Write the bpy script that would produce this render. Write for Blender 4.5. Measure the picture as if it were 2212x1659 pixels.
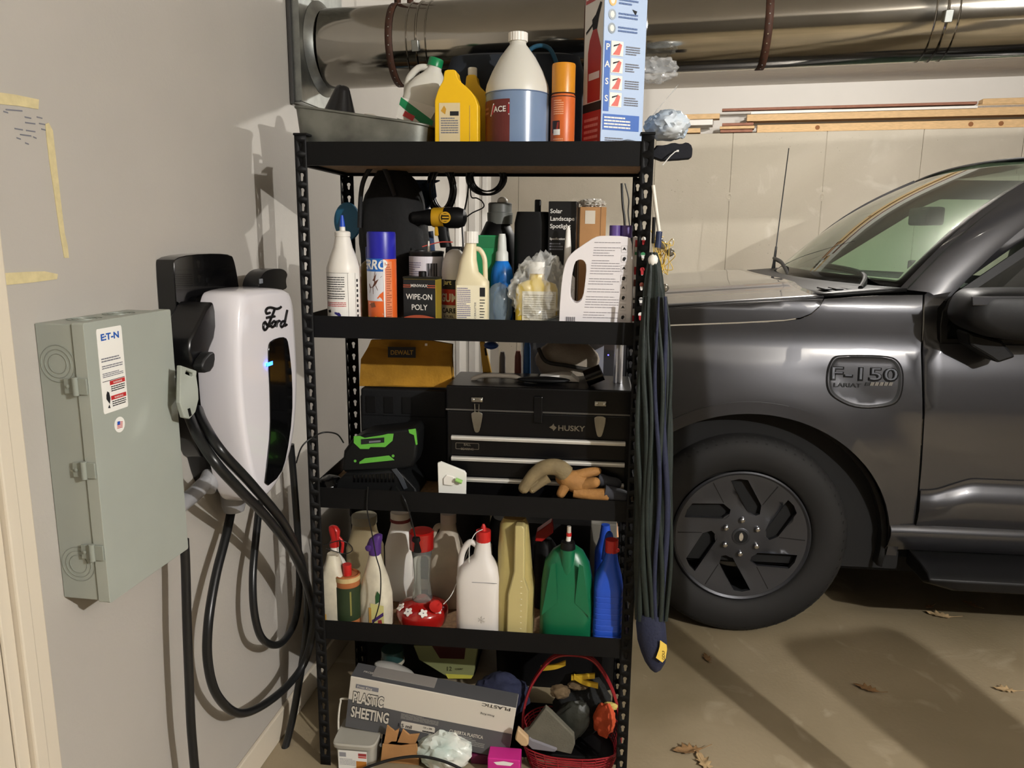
import bpy, bmesh, math, random
from mathutils import Vector, Matrix, noise
from mathutils.geometry import delaunay_2d_cdt
for o in list(bpy.data.objects): bpy.data.objects.remove(o)
SC = bpy.context.scene; COL = SC.collection
R = math.radians; PI = math.pi
# ---------------------------------------------------------------- camera
FPX = 1661.0; CAM = Vector((.7762, -1.9926, 1.584))
_y, _p, _r = R(5.9235), R(11.0954), R(.6087)
_f = Vector((-math.sin(_y), math.cos(_y), 0)); _rt = Vector((math.cos(_y), math.sin(_y), 0)); _up = Vector((0, 0, 1))
FW = _f*math.cos(_p) - _up*math.sin(_p); _u2 = _up*math.cos(_p) + _f*math.sin(_p)
RT = _rt*math.cos(_r) + _u2*math.sin(_r); UP = _u2*math.cos(_r) - _rt*math.sin(_r)
cd = bpy.data.cameras.new('camera'); cam = bpy.data.objects.new('camera', cd); COL.objects.link(cam)
cd.sensor_fit = 'HORIZONTAL'; cd.sensor_width = 36; cd.lens = FPX*36/2212; cd.clip_start = .02; cd.clip_end = 60
mm = Matrix((RT, UP, -FW)).transposed().to_4x4(); mm.translation = CAM; cam.matrix_world = mm
SC.camera = cam
# ---------------------------------------------------------------- world, lamps, exposure
wd = bpy.data.worlds.new('world'); SC.world = wd; wd.use_nodes = True
wd.node_tree.nodes['Background'].inputs[0].default_value = (1, .93, .82, 1)
wd.node_tree.nodes['Background'].inputs[1].default_value = .006
def bulb(name, loc, watt, rad, col):
    l = bpy.data.lights.new(name, 'POINT'); l.energy = watt; l.shadow_soft_size = rad; l.color = col
    o = bpy.data.objects.new(name, l); COL.objects.link(o); o.location = loc; return o
bulb('ceiling_bulb', (3.0, -2.42, 2.45), 300, .022, (1, .975, .94))
bulb('ceiling_bulb', (1.9, 1.9, 2.56), 100, .03, (1, .965, .915))
vs = SC.view_settings; vs.view_transform = 'Standard'; vs.look = 'None'; vs.gamma = 1; vs.exposure = 0.42; vs.use_curve_mapping = False
# ---------------------------------------------------------------- pixel helpers (photo frame 2212 x 1659 -> place)
def ray(x, y): return RT*((x-1106)/FPX) + UP*((829.5-y)/FPX) + FW
def P(x, y, Y): d = ray(x, y); return CAM + d*((Y-CAM.y)/d.y)
def PZ(x, y, Z): d = ray(x, y); return CAM + d*((Z-CAM.z)/d.z)
def PX(p): d = Vector(p)-CAM; z = d.dot(FW); return 1106+FPX*d.dot(RT)/z, 829.5-FPX*d.dot(UP)/z
TH = R(2.8); WO = Vector((-.183, 0, 0)); EX = Vector((math.sin(TH), math.cos(TH), 0)); EN = Vector((math.cos(TH), -math.sin(TH), 0))
def WF(a, b, h): return WO + EX*a + EN*b + Vector((0, 0, h))          # along, out of, up the left wall
def PW(x, y, b): d = ray(x, y); return CAM + d*((WO+EN*b-CAM).dot(EN)/d.dot(EN))
def AB(x, y, b): p = PW(x, y, b); return (p-WO).dot(EX), p.z
# ---------------------------------------------------------------- materials
_M = {}
def lin(h):
    h = h.lstrip('#'); c = [int(h[i:i+2], 16)/255 for i in (0, 2, 4)]
    return tuple(x/12.92 if x <= .04045 else ((x+.055)/1.055)**2.4 for x in c)
def mat(name, col='#808080', rough=.5, metal=0, nz=0, ns=20, bump=0, bs=60, trans=0, ior=1.45, alpha=1, coat=0, emit=None, es=0, col2=None, sss=0, aniso=None, spec=None):
    if name in _M: return _M[name]
    m = bpy.data.materials.new(name); m.use_nodes = True; nt = m.node_tree; b = nt.nodes['Principled BSDF']; I = b.inputs
    c = lin(col) if isinstance(col, str) else col
    I['Base Color'].default_value = (*c, 1); I['Roughness'].default_value = rough; I['Metallic'].default_value = metal
    I['Transmission Weight'].default_value = trans; I['IOR'].default_value = ior; I['Alpha'].default_value = alpha; I['Coat Weight'].default_value = coat
    if spec is not None: I['Specular IOR Level'].default_value = spec
    if coat: I['Coat Roughness'].default_value = .03
    if sss: I['Subsurface Weight'].default_value = sss; I['Subsurface Radius'].default_value = (.02, .02, .015)
    if emit: I['Emission Color'].default_value = (*lin(emit), 1); I['Emission Strength'].default_value = es
    tc = nt.nodes.new('ShaderNodeTexCoord')
    if nz or col2:
        n = nt.nodes.new('ShaderNodeTexNoise'); n.inputs['Scale'].default_value = ns; n.inputs['Detail'].default_value = 6
        if aniso:
            mp = nt.nodes.new('ShaderNodeMapping'); mp.inputs['Scale'].default_value = aniso
            nt.links.new(tc.outputs['Object'], mp.inputs[0]); nt.links.new(mp.outputs[0], n.inputs['Vector'])
        else: nt.links.new(tc.outputs['Object'], n.inputs['Vector'])
        r = nt.nodes.new('ShaderNodeValToRGB'); e = r.color_ramp.elements
        d = lin(col2) if col2 else tuple(max(0, x*(1-nz)) for x in c)
        e[0].position = .35; e[1].position = .65; e[0].color = (*d, 1); e[1].color = (*c, 1)
        nt.links.new(n.outputs['Fac'], r.inputs[0]); nt.links.new(r.outputs[0], I['Base Color'])
    if bump:
        n2 = nt.nodes.new('ShaderNodeTexNoise'); n2.inputs['Scale'].default_value = bs; n2.inputs['Detail'].default_value = 5
        nt.links.new(tc.outputs['Object'], n2.inputs['Vector'])
        bp = nt.nodes.new('ShaderNodeBump'); bp.inputs['Strength'].default_value = bump; bp.inputs['Distance'].default_value = .01
        nt.links.new(n2.outputs['Fac'], bp.inputs['Height']); nt.links.new(bp.outputs[0], I['Normal'])
    _M[name] = m; return m
def C(h, rough=.45, **k): return mat('c'+h+'_%g' % rough + ''.join('%s%s' % kv for kv in sorted(k.items())), h, rough, **k)
K = dict(
 rack=mat('rack_black', '#0a0a0b', .55, bump=.04, bs=300, spec=.22), board=mat('shelf_particle_board', '#8d6f4e', .8, nz=.35, ns=90),
 blk=mat('black_plastic', '#0a0a0b', .5, spec=.25), blk2=mat('black_gloss', '#060607', .2, spec=.35), rub=mat('black_rubber', '#141516', .5, nz=.2),
 wht=mat('white_plastic', '#e2dfd8', .4), paper=mat('paper_white', '#e4e2dc', .7), ink=mat('ink_black', '#16161a', .7), inkg=mat('ink_grey', '#6f7078', .7),
 inkr=mat('ink_red', '#b32626', .6), inkb=mat('ink_blue', '#1f4fae', .6), steel=mat('bright_steel', '#b9b9b4', .25, 1), zinc=mat('zinc', '#a9aaa4', .4, 1, nz=.3, ns=30))
# ---------------------------------------------------------------- mesh helpers
def ring(n, hx, hy, e=2, cx=0, cy=0, z=0, rot=0):
    o = []
    for i in range(n):
        a = 2*PI*(i+.5)/n + rot; c, s = math.cos(a), math.sin(a)
        o.append(Vector((cx+hx*math.copysign(abs(c)**(2/e), c), cy+hy*math.copysign(abs(s)**(2/e), s), z)))
    return o
def rrect(w, h, r, cx=0, cy=0, n=5):
    o = []
    for (sx, sy, a0) in ((1, 1, 0), (-1, 1, 90), (-1, -1, 180), (1, -1, 270)):
        for i in range(n+1):
            a = R(a0+90*i/n); o.append((cx+sx*(w/2-r)+r*math.cos(a), cy+sy*(h/2-r)+r*math.sin(a)))
    return o
def chaikin(p, k=2, closed=True):
    for _ in range(k):
        q = []; n = len(p)
        for i in range(n if closed else n-1):
            a, b = Vector(p[i]), Vector(p[(i+1) % n]); q += [a*.75+b*.25, a*.25+b*.75]
        if not closed: q = [Vector(p[0])]+q+[Vector(p[-1])]
        p = q
    return p
def spline(p, m=8, closed=False):
    p = [Vector(a) for a in p]; n = len(p); o = []
    for i in range(n if closed else n-1):
        g = (lambda j: p[j % n]) if closed else (lambda j: p[min(max(j, 0), n-1)])
        a, b, c, d = g(i-1), g(i), g(i+1), g(i+2)
        for k in range(m):
            t = k/m; o.append(.5*((2*b)+(c-a)*t+(2*a-5*b+4*c-d)*t*t+(3*b-a-3*c+d)*t**3))
    if not closed: o.append(p[-1])
    return o
def inside(x, y, poly):
    r = False; n = len(poly); j = n-1
    for i in range(n):
        xi, yi = poly[i][0], poly[i][1]; xj, yj = poly[j][0], poly[j][1]
        if (yi > y) != (yj > y) and x < (xj-xi)*(y-yi)/(yj-yi)+xi: r = not r
        j = i
    return r
def cdt(out, holes=(), step=None):
    loops = [out]+list(holes); vv = []; ee = []
    for l in loops:
        b = len(vv); vv += [Vector((q[0], q[1])) for q in l]; ee += [(b+i, b+(i+1) % len(l)) for i in range(len(l))]
    nb = len(vv)
    if step:
        xs = [q[0] for q in out]; ys = [q[1] for q in out]; y = min(ys)+step/2
        while y < max(ys):
            x = min(xs)+step/2
            while x < max(xs):
                if inside(x, y, out) and not any(inside(x, y, h) for h in holes) and min((Vector((x, y))-q).length for q in vv[:nb]) > step*.45: vv.append(Vector((x, y)))
                x += step
            y += step
    r = delaunay_2d_cdt(vv, ee, [], 0, 1e-7); V, F = r[0], r[2]; G_ = []
    for f in F:
        c = sum((V[i] for i in f), Vector((0, 0)))/len(f)
        if inside(c.x, c.y, out) and not any(inside(c.x, c.y, h) for h in holes): G_.append(tuple(f))
    return [tuple(v) for v in V], G_
class G:
    def __init__(s): s.v = []; s.f = []; s.m = []; s.ms = []
    def add(s, v, f, m):
        b = len(s.v); s.v += [Vector(a) for a in v]
        if m not in s.ms: s.ms.append(m)
        k = s.ms.index(m); s.f += [tuple(b+i for i in q) for q in f]; s.m += [k]*len(f); return s
    def box(s, a, b, m, T=None):
        (x0, y0, z0), (x1, y1, z1) = a, b
        v = [Vector(q) for q in ((x0, y0, z0), (x1, y0, z0), (x1, y1, z0), (x0, y1, z0), (x0, y0, z1), (x1, y0, z1), (x1, y1, z1), (x0, y1, z1))]
        if T: v = [T(*q) for q in v]
        return s.add(v, [(3, 2, 1, 0), (4, 5, 6, 7), (0, 1, 5, 4), (1, 2, 6, 5), (2, 3, 7, 6), (3, 0, 4, 7)], m)
    def cbox(s, c, d, m, T=None): return s.box((c[0]-d[0]/2, c[1]-d[1]/2, c[2]-d[2]/2), (c[0]+d[0]/2, c[1]+d[1]/2, c[2]+d[2]/2), m, T)
    def loft(s, rings, m, cap=(1, 1), closed=True):
        n = len(rings[0]); v = [q for r_ in rings for q in r_]; f = []
        for k in range(len(rings)-1):
            for i in range(n if closed else n-1): j = (i+1) % n; f.append((k*n+i, k*n+j, (k+1)*n+j, (k+1)*n+i))
        if cap[0]: f.append(tuple(range(n-1, -1, -1)))
        if cap[1]: f.append(tuple((len(rings)-1)*n+i for i in range(n)))
        return s.add(v, f, m)
    def lathe(s, prof, m, n=24, T=None, cap=(1, 1), c=(0, 0)):
        rs = [[Vector((c[0]+r_*math.cos(2*PI*i/n), c[1]+r_*math.sin(2*PI*i/n), z)) for i in range(n)] for r_, z in prof]
        if T: rs = [[T(*q) for q in r_] for r_ in rs]
        return s.loft(rs, m, cap)
    def tube(s, path, r, m, n=8, closed=False, cap=True):
        p = [Vector(a) for a in path]; L = len(p); rs = []; up = None
        for i in range(L):
            t = (p[(i+1) % L]-p[i-1]) if closed else (p[min(i+1, L-1)]-p[max(i-1, 0)])
            t = t.normalized() if t.length > 1e-9 else Vector((0, 0, 1))
            if up is None: up = t.orthogonal().normalized()
            up = (up-t*up.dot(t)); up = up.normalized() if up.length > 1e-6 else t.orthogonal().normalized()
            w = t.cross(up); rr = r[i] if isinstance(r, (list, tuple)) else r
            rs.append([p[i]+(up*math.cos(2*PI*k/n)+w*math.sin(2*PI*k/n))*rr for k in range(n)])
        if closed: rs.append(rs[0])
        return s.loft(rs, m, (cap and not closed, cap and not closed))
    def slab(s, out, t, mp, m, holes=(), step=None, t0=0, back=True):
        V, F = cdt(out, holes, step); n = len(V)
        s.add([mp(x, y, t) for x, y in V], F, m)
        if back: s.add([mp(x, y, t0) for x, y in V], [f[::-1] for f in F], m)
        for l in [out]+list(holes):
            k = len(l); s.add([mp(q[0], q[1], t) for q in l]+[mp(q[0], q[1], t0) for q in l], [(i, i+k, (i+1) % k+k, (i+1) % k) for i in range(k)], m)
        return s
    def sheet(s, nu, nv, fn, m, closed=False):
        v = [fn(i/(nu-(0 if closed else 1)), j/(nv-1)) for j in range(nv) for i in range(nu)]; f = []
        for j in range(nv-1):
            for i in range(nu if closed else nu-1): k = (i+1) % nu; f.append((j*nu+i, j*nu+k, (j+1)*nu+k, (j+1)*nu+i))
        return s.add(v, f, m)
    def text(s, body, size, mp, m, bold=0, al='CENTER', shear=0, sx=1):
        V, F = glyphs(body, size, bold, al, shear); return s.add([mp(x*sx, y) for x, y in V], F, m)
    def lines(s, u0, u1, v0, v1, n, mp, m, seed=1, fill=.5, chop=True):       # rows of fine print
        rnd = random.Random(seed); dv = (v1-v0)/n
        for k in range(n):
            v = v1-dv*(k+.5); e = u0+(u1-u0)*(rnd.uniform(.55, 1) if rnd.random() < .35 else 1); u = u0
            while u < e-1e-6:
                w = min(rnd.uniform(.06, .2)*(u1-u0) if chop else 9, e-u); h = dv*fill*.5
                s.add([mp(u, v-h), mp(u+w*.92, v-h), mp(u+w*.92, v+h), mp(u, v+h)], [(0, 1, 2, 3)], m); u += w
        return s
    def rect(s, u0, u1, v0, v1, mp, m, n=1):
        for i in range(n):
            a = u0+(u1-u0)*i/n; b = u0+(u1-u0)*(i+1)/n
            s.add([mp(a, v0), mp(b, v0), mp(b, v1), mp(a, v1)], [(0, 1, 2, 3)], m)
        return s
    def poly(s, pts, mp, m):
        V, F = cdt(pts); return s.add([mp(x, y) for x, y in V], F, m)
    def blob(s, c, d, m, seed=0, amp=.15, sc=3, sub=3, flat=None, T=None, crease=0):
        bm = bmesh.new(); bmesh.ops.create_icosphere(bm, subdivisions=sub, radius=1); v = []
        for q in bm.verts:
            p = q.co; k = 1+amp*noise.noise(p*sc+Vector((seed*7.3, seed*3.1, 0)))+amp*.5*noise.noise(p*sc*2.7+Vector((0, seed*5.1, 9)))-crease*abs(noise.noise(p*sc*1.6+Vector((seed*2.3, 4, seed))))-crease*.5*abs(noise.noise(p*sc*3.6+Vector((seed, 1, seed*2))))
            w = Vector((p.x*d[0]*k, p.y*d[1]*k, p.z*d[2]*k))
            if flat is not None: w.z = max(w.z, flat)
            v.append((T(*w) if T else w)+Vector(c))
        f = [tuple(x.index for x in q.verts) for q in bm.faces]; bm.free(); return s.add(v, f, m)
    def done(s, name, par=None, smooth=35, bevel=0, seg=2, sol=0, sub=0, world=False, kind=None, label=None, cat=None, group=None, rl=None):
        v = s.v; loc = None
        if par is not None and world: iv = MW[par.name].inverted(); v = [iv @ q for q in v]
        elif par is None:
            xs = [q.x for q in v]; ys = [q.y for q in v]; loc = Vector(((min(xs)+max(xs))/2, (min(ys)+max(ys))/2, min(q.z for q in v))); v = [q-loc for q in v]
        me = bpy.data.meshes.new(name); me.from_pydata([tuple(q) for q in v], [], s.f)
        for m in s.ms: me.materials.append(m)
        me.polygons.foreach_set('material_index', s.m); me.validate(); me.update()
        bm = bmesh.new(); bm.from_mesh(me); bmesh.ops.remove_doubles(bm, verts=bm.verts, dist=1e-6); bmesh.ops.recalc_face_normals(bm, faces=bm.faces) if rl is None else None; bm.to_mesh(me); bm.free()
        if smooth:
            me.polygons.foreach_set('use_smooth', [True]*len(me.polygons)); me.set_sharp_from_angle(angle=R(smooth))
        o = bpy.data.objects.new(name, me); COL.objects.link(o)
        if par is not None: o.parent = par; MW[o.name] = MW[par.name]
        else: o.location = loc; MW[o.name] = Matrix.Translation(loc)
        if bevel:
            b = o.modifiers.new('bevel', 'BEVEL'); b.width = bevel; b.segments = seg; b.limit_method = 'ANGLE'; b.angle_limit = R(40); b.harden_normals = False
        if sol: q = o.modifiers.new('thickness', 'SOLIDIFY'); q.thickness = sol; q.offset = 0
        if sub: q = o.modifiers.new('subdivision', 'SUBSURF'); q.levels = sub; q.render_levels = sub
        if kind: o['kind'] = kind
        if label: o['label'] = label
        if cat: o['category'] = cat
        if group: o['group'] = group
        return o
MW = {}
def thing(name, label, cat, loc=(0, 0, 0), rz=0, group=None):
    o = bpy.data.objects.new(name, None); COL.objects.link(o); o.location = loc; o.rotation_euler = (0, 0, rz); o.empty_display_size = .05
    o['label'] = label; o['category'] = cat
    if group: o['group'] = group
    MW[o.name] = Matrix.Translation(loc) @ Matrix.Rotation(rz, 4, 'Z'); return o
_TX = {}
def glyphs(body, size, bold=0, al='CENTER', shear=0):
    k = (body, bold, al, shear)
    if k not in _TX:
        c = bpy.data.curves.new('t', 'FONT'); c.body = body; c.size = 1; c.offset = bold; c.align_x = al; c.shear = shear; c.resolution_u = 3; c.fill_mode = 'BOTH'
        o = bpy.data.objects.new('t', c); me = bpy.data.meshes.new_from_object(o)
        _TX[k] = ([(v.co.x, v.co.y) for v in me.vertices], [tuple(p.vertices) for p in me.polygons])
        bpy.data.objects.remove(o); bpy.data.meshes.remove(me); bpy.data.curves.remove(c)
    V, F = _TX[k]; return [(x*size, y*size) for x, y in V], F
# ================================================================ the room
wallm = mat('painted_drywall', '#aca79f', .6, nz=.05, ns=3, bump=.05, bs=120)
ceilm = mat('ceiling_drywall', '#d9d4cc', .8, bump=.25, bs=14)
def concrete(name, c1, c2, c3, sc, pit=.5, rough=.8):
    m = bpy.data.materials.new(name); m.use_nodes = True; nt = m.node_tree; b = nt.nodes['Principled BSDF']; L = nt.links.new
    tc = nt.nodes.new('ShaderNodeTexCoord')
    def nzn(s, d=8, w=0):
        n = nt.nodes.new('ShaderNodeTexNoise'); n.inputs['Scale'].default_value = s; n.inputs['Detail'].default_value = d; n.inputs['Distortion'].default_value = w; L(tc.outputs['Object'], n.inputs['Vector']); return n
    n1 = nzn(sc, 9, .6); r1 = nt.nodes.new('ShaderNodeValToRGB'); e = r1.color_ramp.elements; e[0].position = .36; e[1].position = .64; e[0].color = (*lin(c1), 1); e[1].color = (*lin(c2), 1); L(n1.outputs['Fac'], r1.inputs[0])
    n2 = nzn(sc*3.3, 7, 1.2); r2 = nt.nodes.new('ShaderNodeValToRGB'); e = r2.color_ramp.elements; e[0].position = .60; e[1].position = .78; e[0].color = (0, 0, 0, 1); e[1].color = (1, 1, 1, 1); L(n2.outputs['Fac'], r2.inputs[0])
    mx = nt.nodes.new('ShaderNodeMixRGB'); mx.inputs[2].default_value = (*lin(c3), 1); L(r2.outputs[0], mx.inputs[0]); L(r1.outputs[0], mx.inputs[1])
    v = nt.nodes.new('ShaderNodeTexVoronoi'); v.inputs['Scale'].default_value = 26; L(tc.outputs['Object'], v.inputs['Vector'])
    r3 = nt.nodes.new('ShaderNodeValToRGB'); e = r3.color_ramp.elements; e[0].position = .05; e[1].position = .10; e[0].color = (1, 1, 1, 1); e[1].color = (0, 0, 0, 1); L(v.outputs['Distance'], r3.inputs[0])
    n3 = nzn(2.1, 3); r4 = nt.nodes.new('ShaderNodeValToRGB'); e = r4.color_ramp.elements; e[0].position = .52; e[1].position = .62; L(n3.outputs['Fac'], r4.inputs[0])
    mu = nt.nodes.new('ShaderNodeMixRGB'); mu.blend_type = 'MULTIPLY'; mu.inputs[0].default_value = 1; L(r3.outputs[0], mu.inputs[1]); L(r4.outputs[0], mu.inputs[2])
    m2 = nt.nodes.new('ShaderNodeMath'); m2.operation = 'MULTIPLY'; m2.inputs[1].default_value = pit; L(mu.outputs[0], m2.inputs[0])
    mx2 = nt.nodes.new('ShaderNodeMixRGB'); mx2.inputs[2].default_value = (*lin('#5d5448'), 1); L(m2.outputs[0], mx2.inputs[0]); L(mx.outputs[0], mx2.inputs[1]); L(mx2.outputs[0], b.inputs['Base Color'])
    n4 = nzn(70, 6); bp = nt.nodes.new('ShaderNodeBump'); bp.inputs['Strength'].default_value = .12; bp.inputs['Distance'].default_value = .01; L(n4.outputs['Fac'], bp.inputs['Height']); L(bp.outputs[0], b.inputs['Normal'])
    b.inputs['Roughness'].default_value = rough; return m
floorm = concrete('garage_floor_concrete', '#7d7056', '#978970', '#b3a68e', 1.3, .25, .62)
concm = concrete('poured_wall_concrete', '#b3aa99', '#c6bdad', '#d3ccbe', .9, .7)
FD = Vector((math.cos(R(8.53)), -math.sin(R(8.53)), 0)); FNm = Vector((-math.sin(R(8.53)), -math.cos(R(8.53)), 0)); FO = Vector((.02, 4.2, 0))
def FF(a, b, h): return FO + FD*a + FNm*b + Vector((0, 0, h))       # along, out of, up the far wall
g = G(); g.box((-3, -5, -.1), (9.5, 5, 0), floorm); g.done('floor', None, 0, kind='structure', label='stained brown grey concrete garage floor')
g = G(); g.box((-1.2, -5, 2.68), (9.5, 5, 2.8), ceilm); g.done('ceiling', None, 0, kind='structure', label='textured white ceiling above the duct')
g = G(); g.box((-4.6, -.12, 0), (4.42, 0, 2.68), wallm, lambda x, y, z: WF(x, y, z)); g.done('wall_left', None, 0, kind='structure', label='off-white painted wall behind the charger')
g = G(); g.box((-2, -.12, 0), (9.5, 0, 2.68), mat('low_bounce_wall', '#4d483f', .8), lambda x, y, z: Vector((x, -4.6+y, z))); g.done('wall_rear', None, 0, kind='structure')  # unseen rear and right walls, coloured dark to cut bounce and deepen shadows
g = G(); g.box((9.0, -5, 0), (9.12, 4.2, 2.68), mat('low_bounce_wall')); g.done('wall_right', None, 0, kind='structure')
g = G(); g.box((-.3, -.30, 0), (9.4, -.008, 2.305), concm, FF); wb = g.done('wall_back', None, 0, kind='structure', label='poured concrete foundation wall behind the truck')
def FA(x, y): d = ray(x, y); p = CAM+d*((FO-CAM).dot(FNm)/d.dot(FNm)); return (p-FO).dot(FD), p.z
J3 = [FA(x, 430)[0] for x in (1575, 1775, 1981)]
JO = [-.25, .15, J3[0]-.55]+J3+[J3[2]+.61, J3[2]+1.22, J3[2]+1.83, J3[2]+2.44, J3[2]+3.05, J3[2]+3.66, J3[2]+4.27, J3[2]+4.88]
for a, b in zip(JO, JO[1:]):
    g = G(); hs = []
    for ax in (.0,):
        for zz in (1.93, 1.2, .5):
            pass
    g.box((a+.0009, -.008, 0), (b-.0009, 0, 2.31), concm, FF); g.done('concrete_panel', wb, 0, bevel=.003, seg=1, world=True)
for a in J3[:2]+[J3[2]+.61]:
    g = G(); q = FF(a, 0, FA(1575, 425)[1]); g.lathe([(.004, -.006), (.018, -.004), (.021, .0015), (.012, .003), (.004, -.002)], concm, 9, lambda x, y, z: q+FD*x*1.1+Vector((0, 0, y*1.6))+FNm*z)
    g.done('tie_hole', wb, 0, world=True)
g = G(); g.box((-.6, -.42, 2.0), (9.4, -.28, 2.68), mat('white_drywall', '#d8d3cb', .6, nz=.04, ns=3), FF); g.done('wall_back_upper', None, 0, kind='structure', label='white drywall above the concrete ledge')
# door casing at the far left
trimm = mat('painted_trim', '#cfc5b3', .45)
g = G(); w = lambda x, y, z: WF(x, y, z)
g.box((-.848, 0, 0), (-.818, .020, 2.1), trimm, w); g.box((-.818, 0, 0), (-.782, .013, 2.1), trimm, w); g.done('trim_1', None, 0, bevel=.004, kind='structure', label='painted door casing at the left edge')
g = G(); g.box((-.876, 0, 0), (-.8485, .008, 2.1), trimm, w); g.done('trim_2', None, 0, bevel=.003, kind='structure')
g = G(); g.box((-1.7, -.004, .01), (-.8765, .003, 2.08), trimm, w); g.done('door_1', None, 0, bevel=.002, kind='structure')
g = G(); g.box((-.781, 0, 0), (4.38, .012, .09), trimm, w); g.done('baseboard_left', None, 0, bevel=.003, kind='structure')
# unseen column and block added to the right to cast the floor shadows
g = G(); g.lathe([(.04, 0), (.04, 2.68)], mat('column_paint', '#7d7a74', .5), 24, c=(1.92, -.50)); g.done('shadow_column', None, 40, kind='structure', label='round steel support column')
g = G(); g.box((-.125, -.06, 0), (.125, .06, 1.38), wallm, lambda x, y, z: Matrix.Translation((2.475, -.96, 0)) @ Matrix.Rotation(R(20), 4, 'Z') @ Vector((x+(.05*(z-1.1) if z > 1.2 else 0), y, z))); g.done('shadow_block', None, 0, bevel=.03, kind='structure', label='low masonry pier')
# masking tape and pencil notes on the wall
tapem = mat('masking_tape', '#cdbf92', .7, nz=.15, ns=60)
def tape(pts, label):
    g = G(); ab = [AB(x, y, 0) for x, y in pts]; g.slab(ab, .0012, lambda u, v, t: WF(u, t, v), tapem, t0=.0002); g.done('masking_tape', None, 0, label=label, cat='tape', group='tape strips on the wall')
tape([(-30, 196), (30, 204), (83, 215), (82, 236), (40, 229), (-30, 222)], 'upper short strip of yellowed masking tape on the left wall')
tape([(97, 268), (104, 265), (113, 282), (122, 360), (131, 440), (139, 505), (145, 530), (148, 557), (138, 557), (128, 500), (118, 430), (106, 350), (100, 300)], 'long upright strip of yellowed masking tape on the left wall')
tape([(-30, 592), (60, 587), (95, 586), (124, 592), (122, 603), (70, 610), (-30, 620)], 'lower level strip of yellowed masking tape on the left wall')
g = G(); rnd = random.Random(4)
for (x, y, l) in [(60, 255, 14), (65, 267, 22), (40, 280, 18), (66, 284, 20), (55, 293, 24), (58, 311, 8), (92, 269, 16), (95, 281, 12), (40, 300, 9), (75, 298, 7), (12, 243, 10), (85, 255, 12), (30, 239, 36)]:
    a, h = AB(x-l/2, y-1, 0); a2, h2 = AB(x+l/2, y+2, 0)
    g.add([WF(a, .0006, h), WF(a2, .0006, h2), WF(a2, .0006, h2+.0022), WF(a, .0006, h+.0022)], [(0, 1, 2, 3)], K['inkg'])
g.done('pencil_notes', None, 0, sol=.0003, label='faint pencil scribbles under the upper tape on the wall', cat='writing')
# ================================================================ steel shelving rack
RW, RD, RH = .914, .39, 1.829
SZ = [1.8097, 1.3612, .8782, .4741]                                  # beam tops
ZB = [z-.038 for z in SZ]                                            # board tops
rk = thing('shelving_rack', 'black steel boltless shelving rack crammed with bottles and tools', 'shelving', (RW/2, RD/2, 0))
def keyhole(cx, cz):
    p = [(cx+.0058*math.cos(R(a)), cz+.004+.0058*math.sin(R(a))) for a in range(-50, 231, 35)]
    return p+[(cx-.0032, cz-.008), (cx-.0018, cz-.0108), (cx+.0018, cz-.0108), (cx+.0032, cz-.008)]
FLW, PIT = .031, .0381
CV, CF = cdt([(0, -PIT/2), (FLW, -PIT/2), (FLW, PIT/2), (0, PIT/2)], [keyhole(FLW/2, 0)])
for sx in (0, 1):
    for sy in (0, 1):
        g = G(); dx = 1 if sx == 0 else -1; dy = 1 if sy == 0 else -1; X0 = RW*sx; Y0 = RD*sy
        for k in range(48):
            zc = 1.798-PIT*k
            if zc < .02: break
            g.add([(X0+dx*u, Y0, zc+v) for u, v in CV], CF, K['rack']); g.add([(X0, Y0+dy*u, zc+v) for u, v in CV], CF, K['rack'])
        zt = 1.798+PIT/2; zb_ = zc+PIT/2
        g.add([(X0, Y0, zt), (X0+dx*FLW, Y0, zt), (X0+dx*FLW, Y0, RH), (X0, Y0, RH)], [(0, 1, 2, 3)], K['rack']); g.add([(X0, Y0, zt), (X0, Y0+dy*FLW, zt), (X0, Y0+dy*FLW, RH), (X0, Y0, RH)], [(0, 1, 2, 3)], K['rack'])
        g.add([(X0, Y0, 0), (X0+dx*FLW, Y0, 0), (X0+dx*FLW, Y0, zb_), (X0, Y0, zb_)], [(0, 1, 2, 3)], K['rack']); g.add([(X0, Y0, 0), (X0, Y0+dy*FLW, 0), (X0, Y0+dy*FLW, zb_), (X0, Y0, zb_)], [(0, 1, 2, 3)], K['rack'])
        g.done('post', rk, 20, sol=.0018, world=True)
        g = G(); g.box((min(X0-dx*.003, X0+dx*.034), min(Y0-dy*.003, Y0+dy*.034), RH-.004), (max(X0-dx*.003, X0+dx*.034), max(Y0-dy*.003, Y0+dy*.034), RH+.002), K['blk'])
        g.done('post_cap', rk, 0, bevel=.0015, world=True)
def beam(x0, x1, y0, y1, z, name):
    # folded channel: tall web and a ledge that carries the board
    g = G(); bh = .0588
    if x1-x0 > y1-y0:
        f = 1 if y0 < RD/2 else -1; ya = y0 if f > 0 else y1
        pr = [(0, 0), (0, -bh), (.014, -bh), (.014, -bh+.002), (.002, -bh+.002), (.002, -.052), (.016, -.052), (.016, -.050), (.002, -.050), (.002, 0)]
        rs = [[Vector((x, ya+f*p, z+q)) for p, q in pr] for x in (x0, x1)]
    else:
        f = 1 if x0 < RW/2 else -1; xa = x0 if f > 0 else x1
        pr = [(0, 0), (0, -bh), (.014, -bh), (.014, -bh+.002), (.002, -bh+.002), (.002, -.052), (.016, -.052), (.016, -.050), (.002, -.050), (.002, 0)]
        rs = [[Vector((xa+f*p, y, z+q)) for p, q in pr] for y in (y0, y1)]
    g.loft(rs, K['rack']); return g.done(name, rk, 20, world=True)
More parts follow.
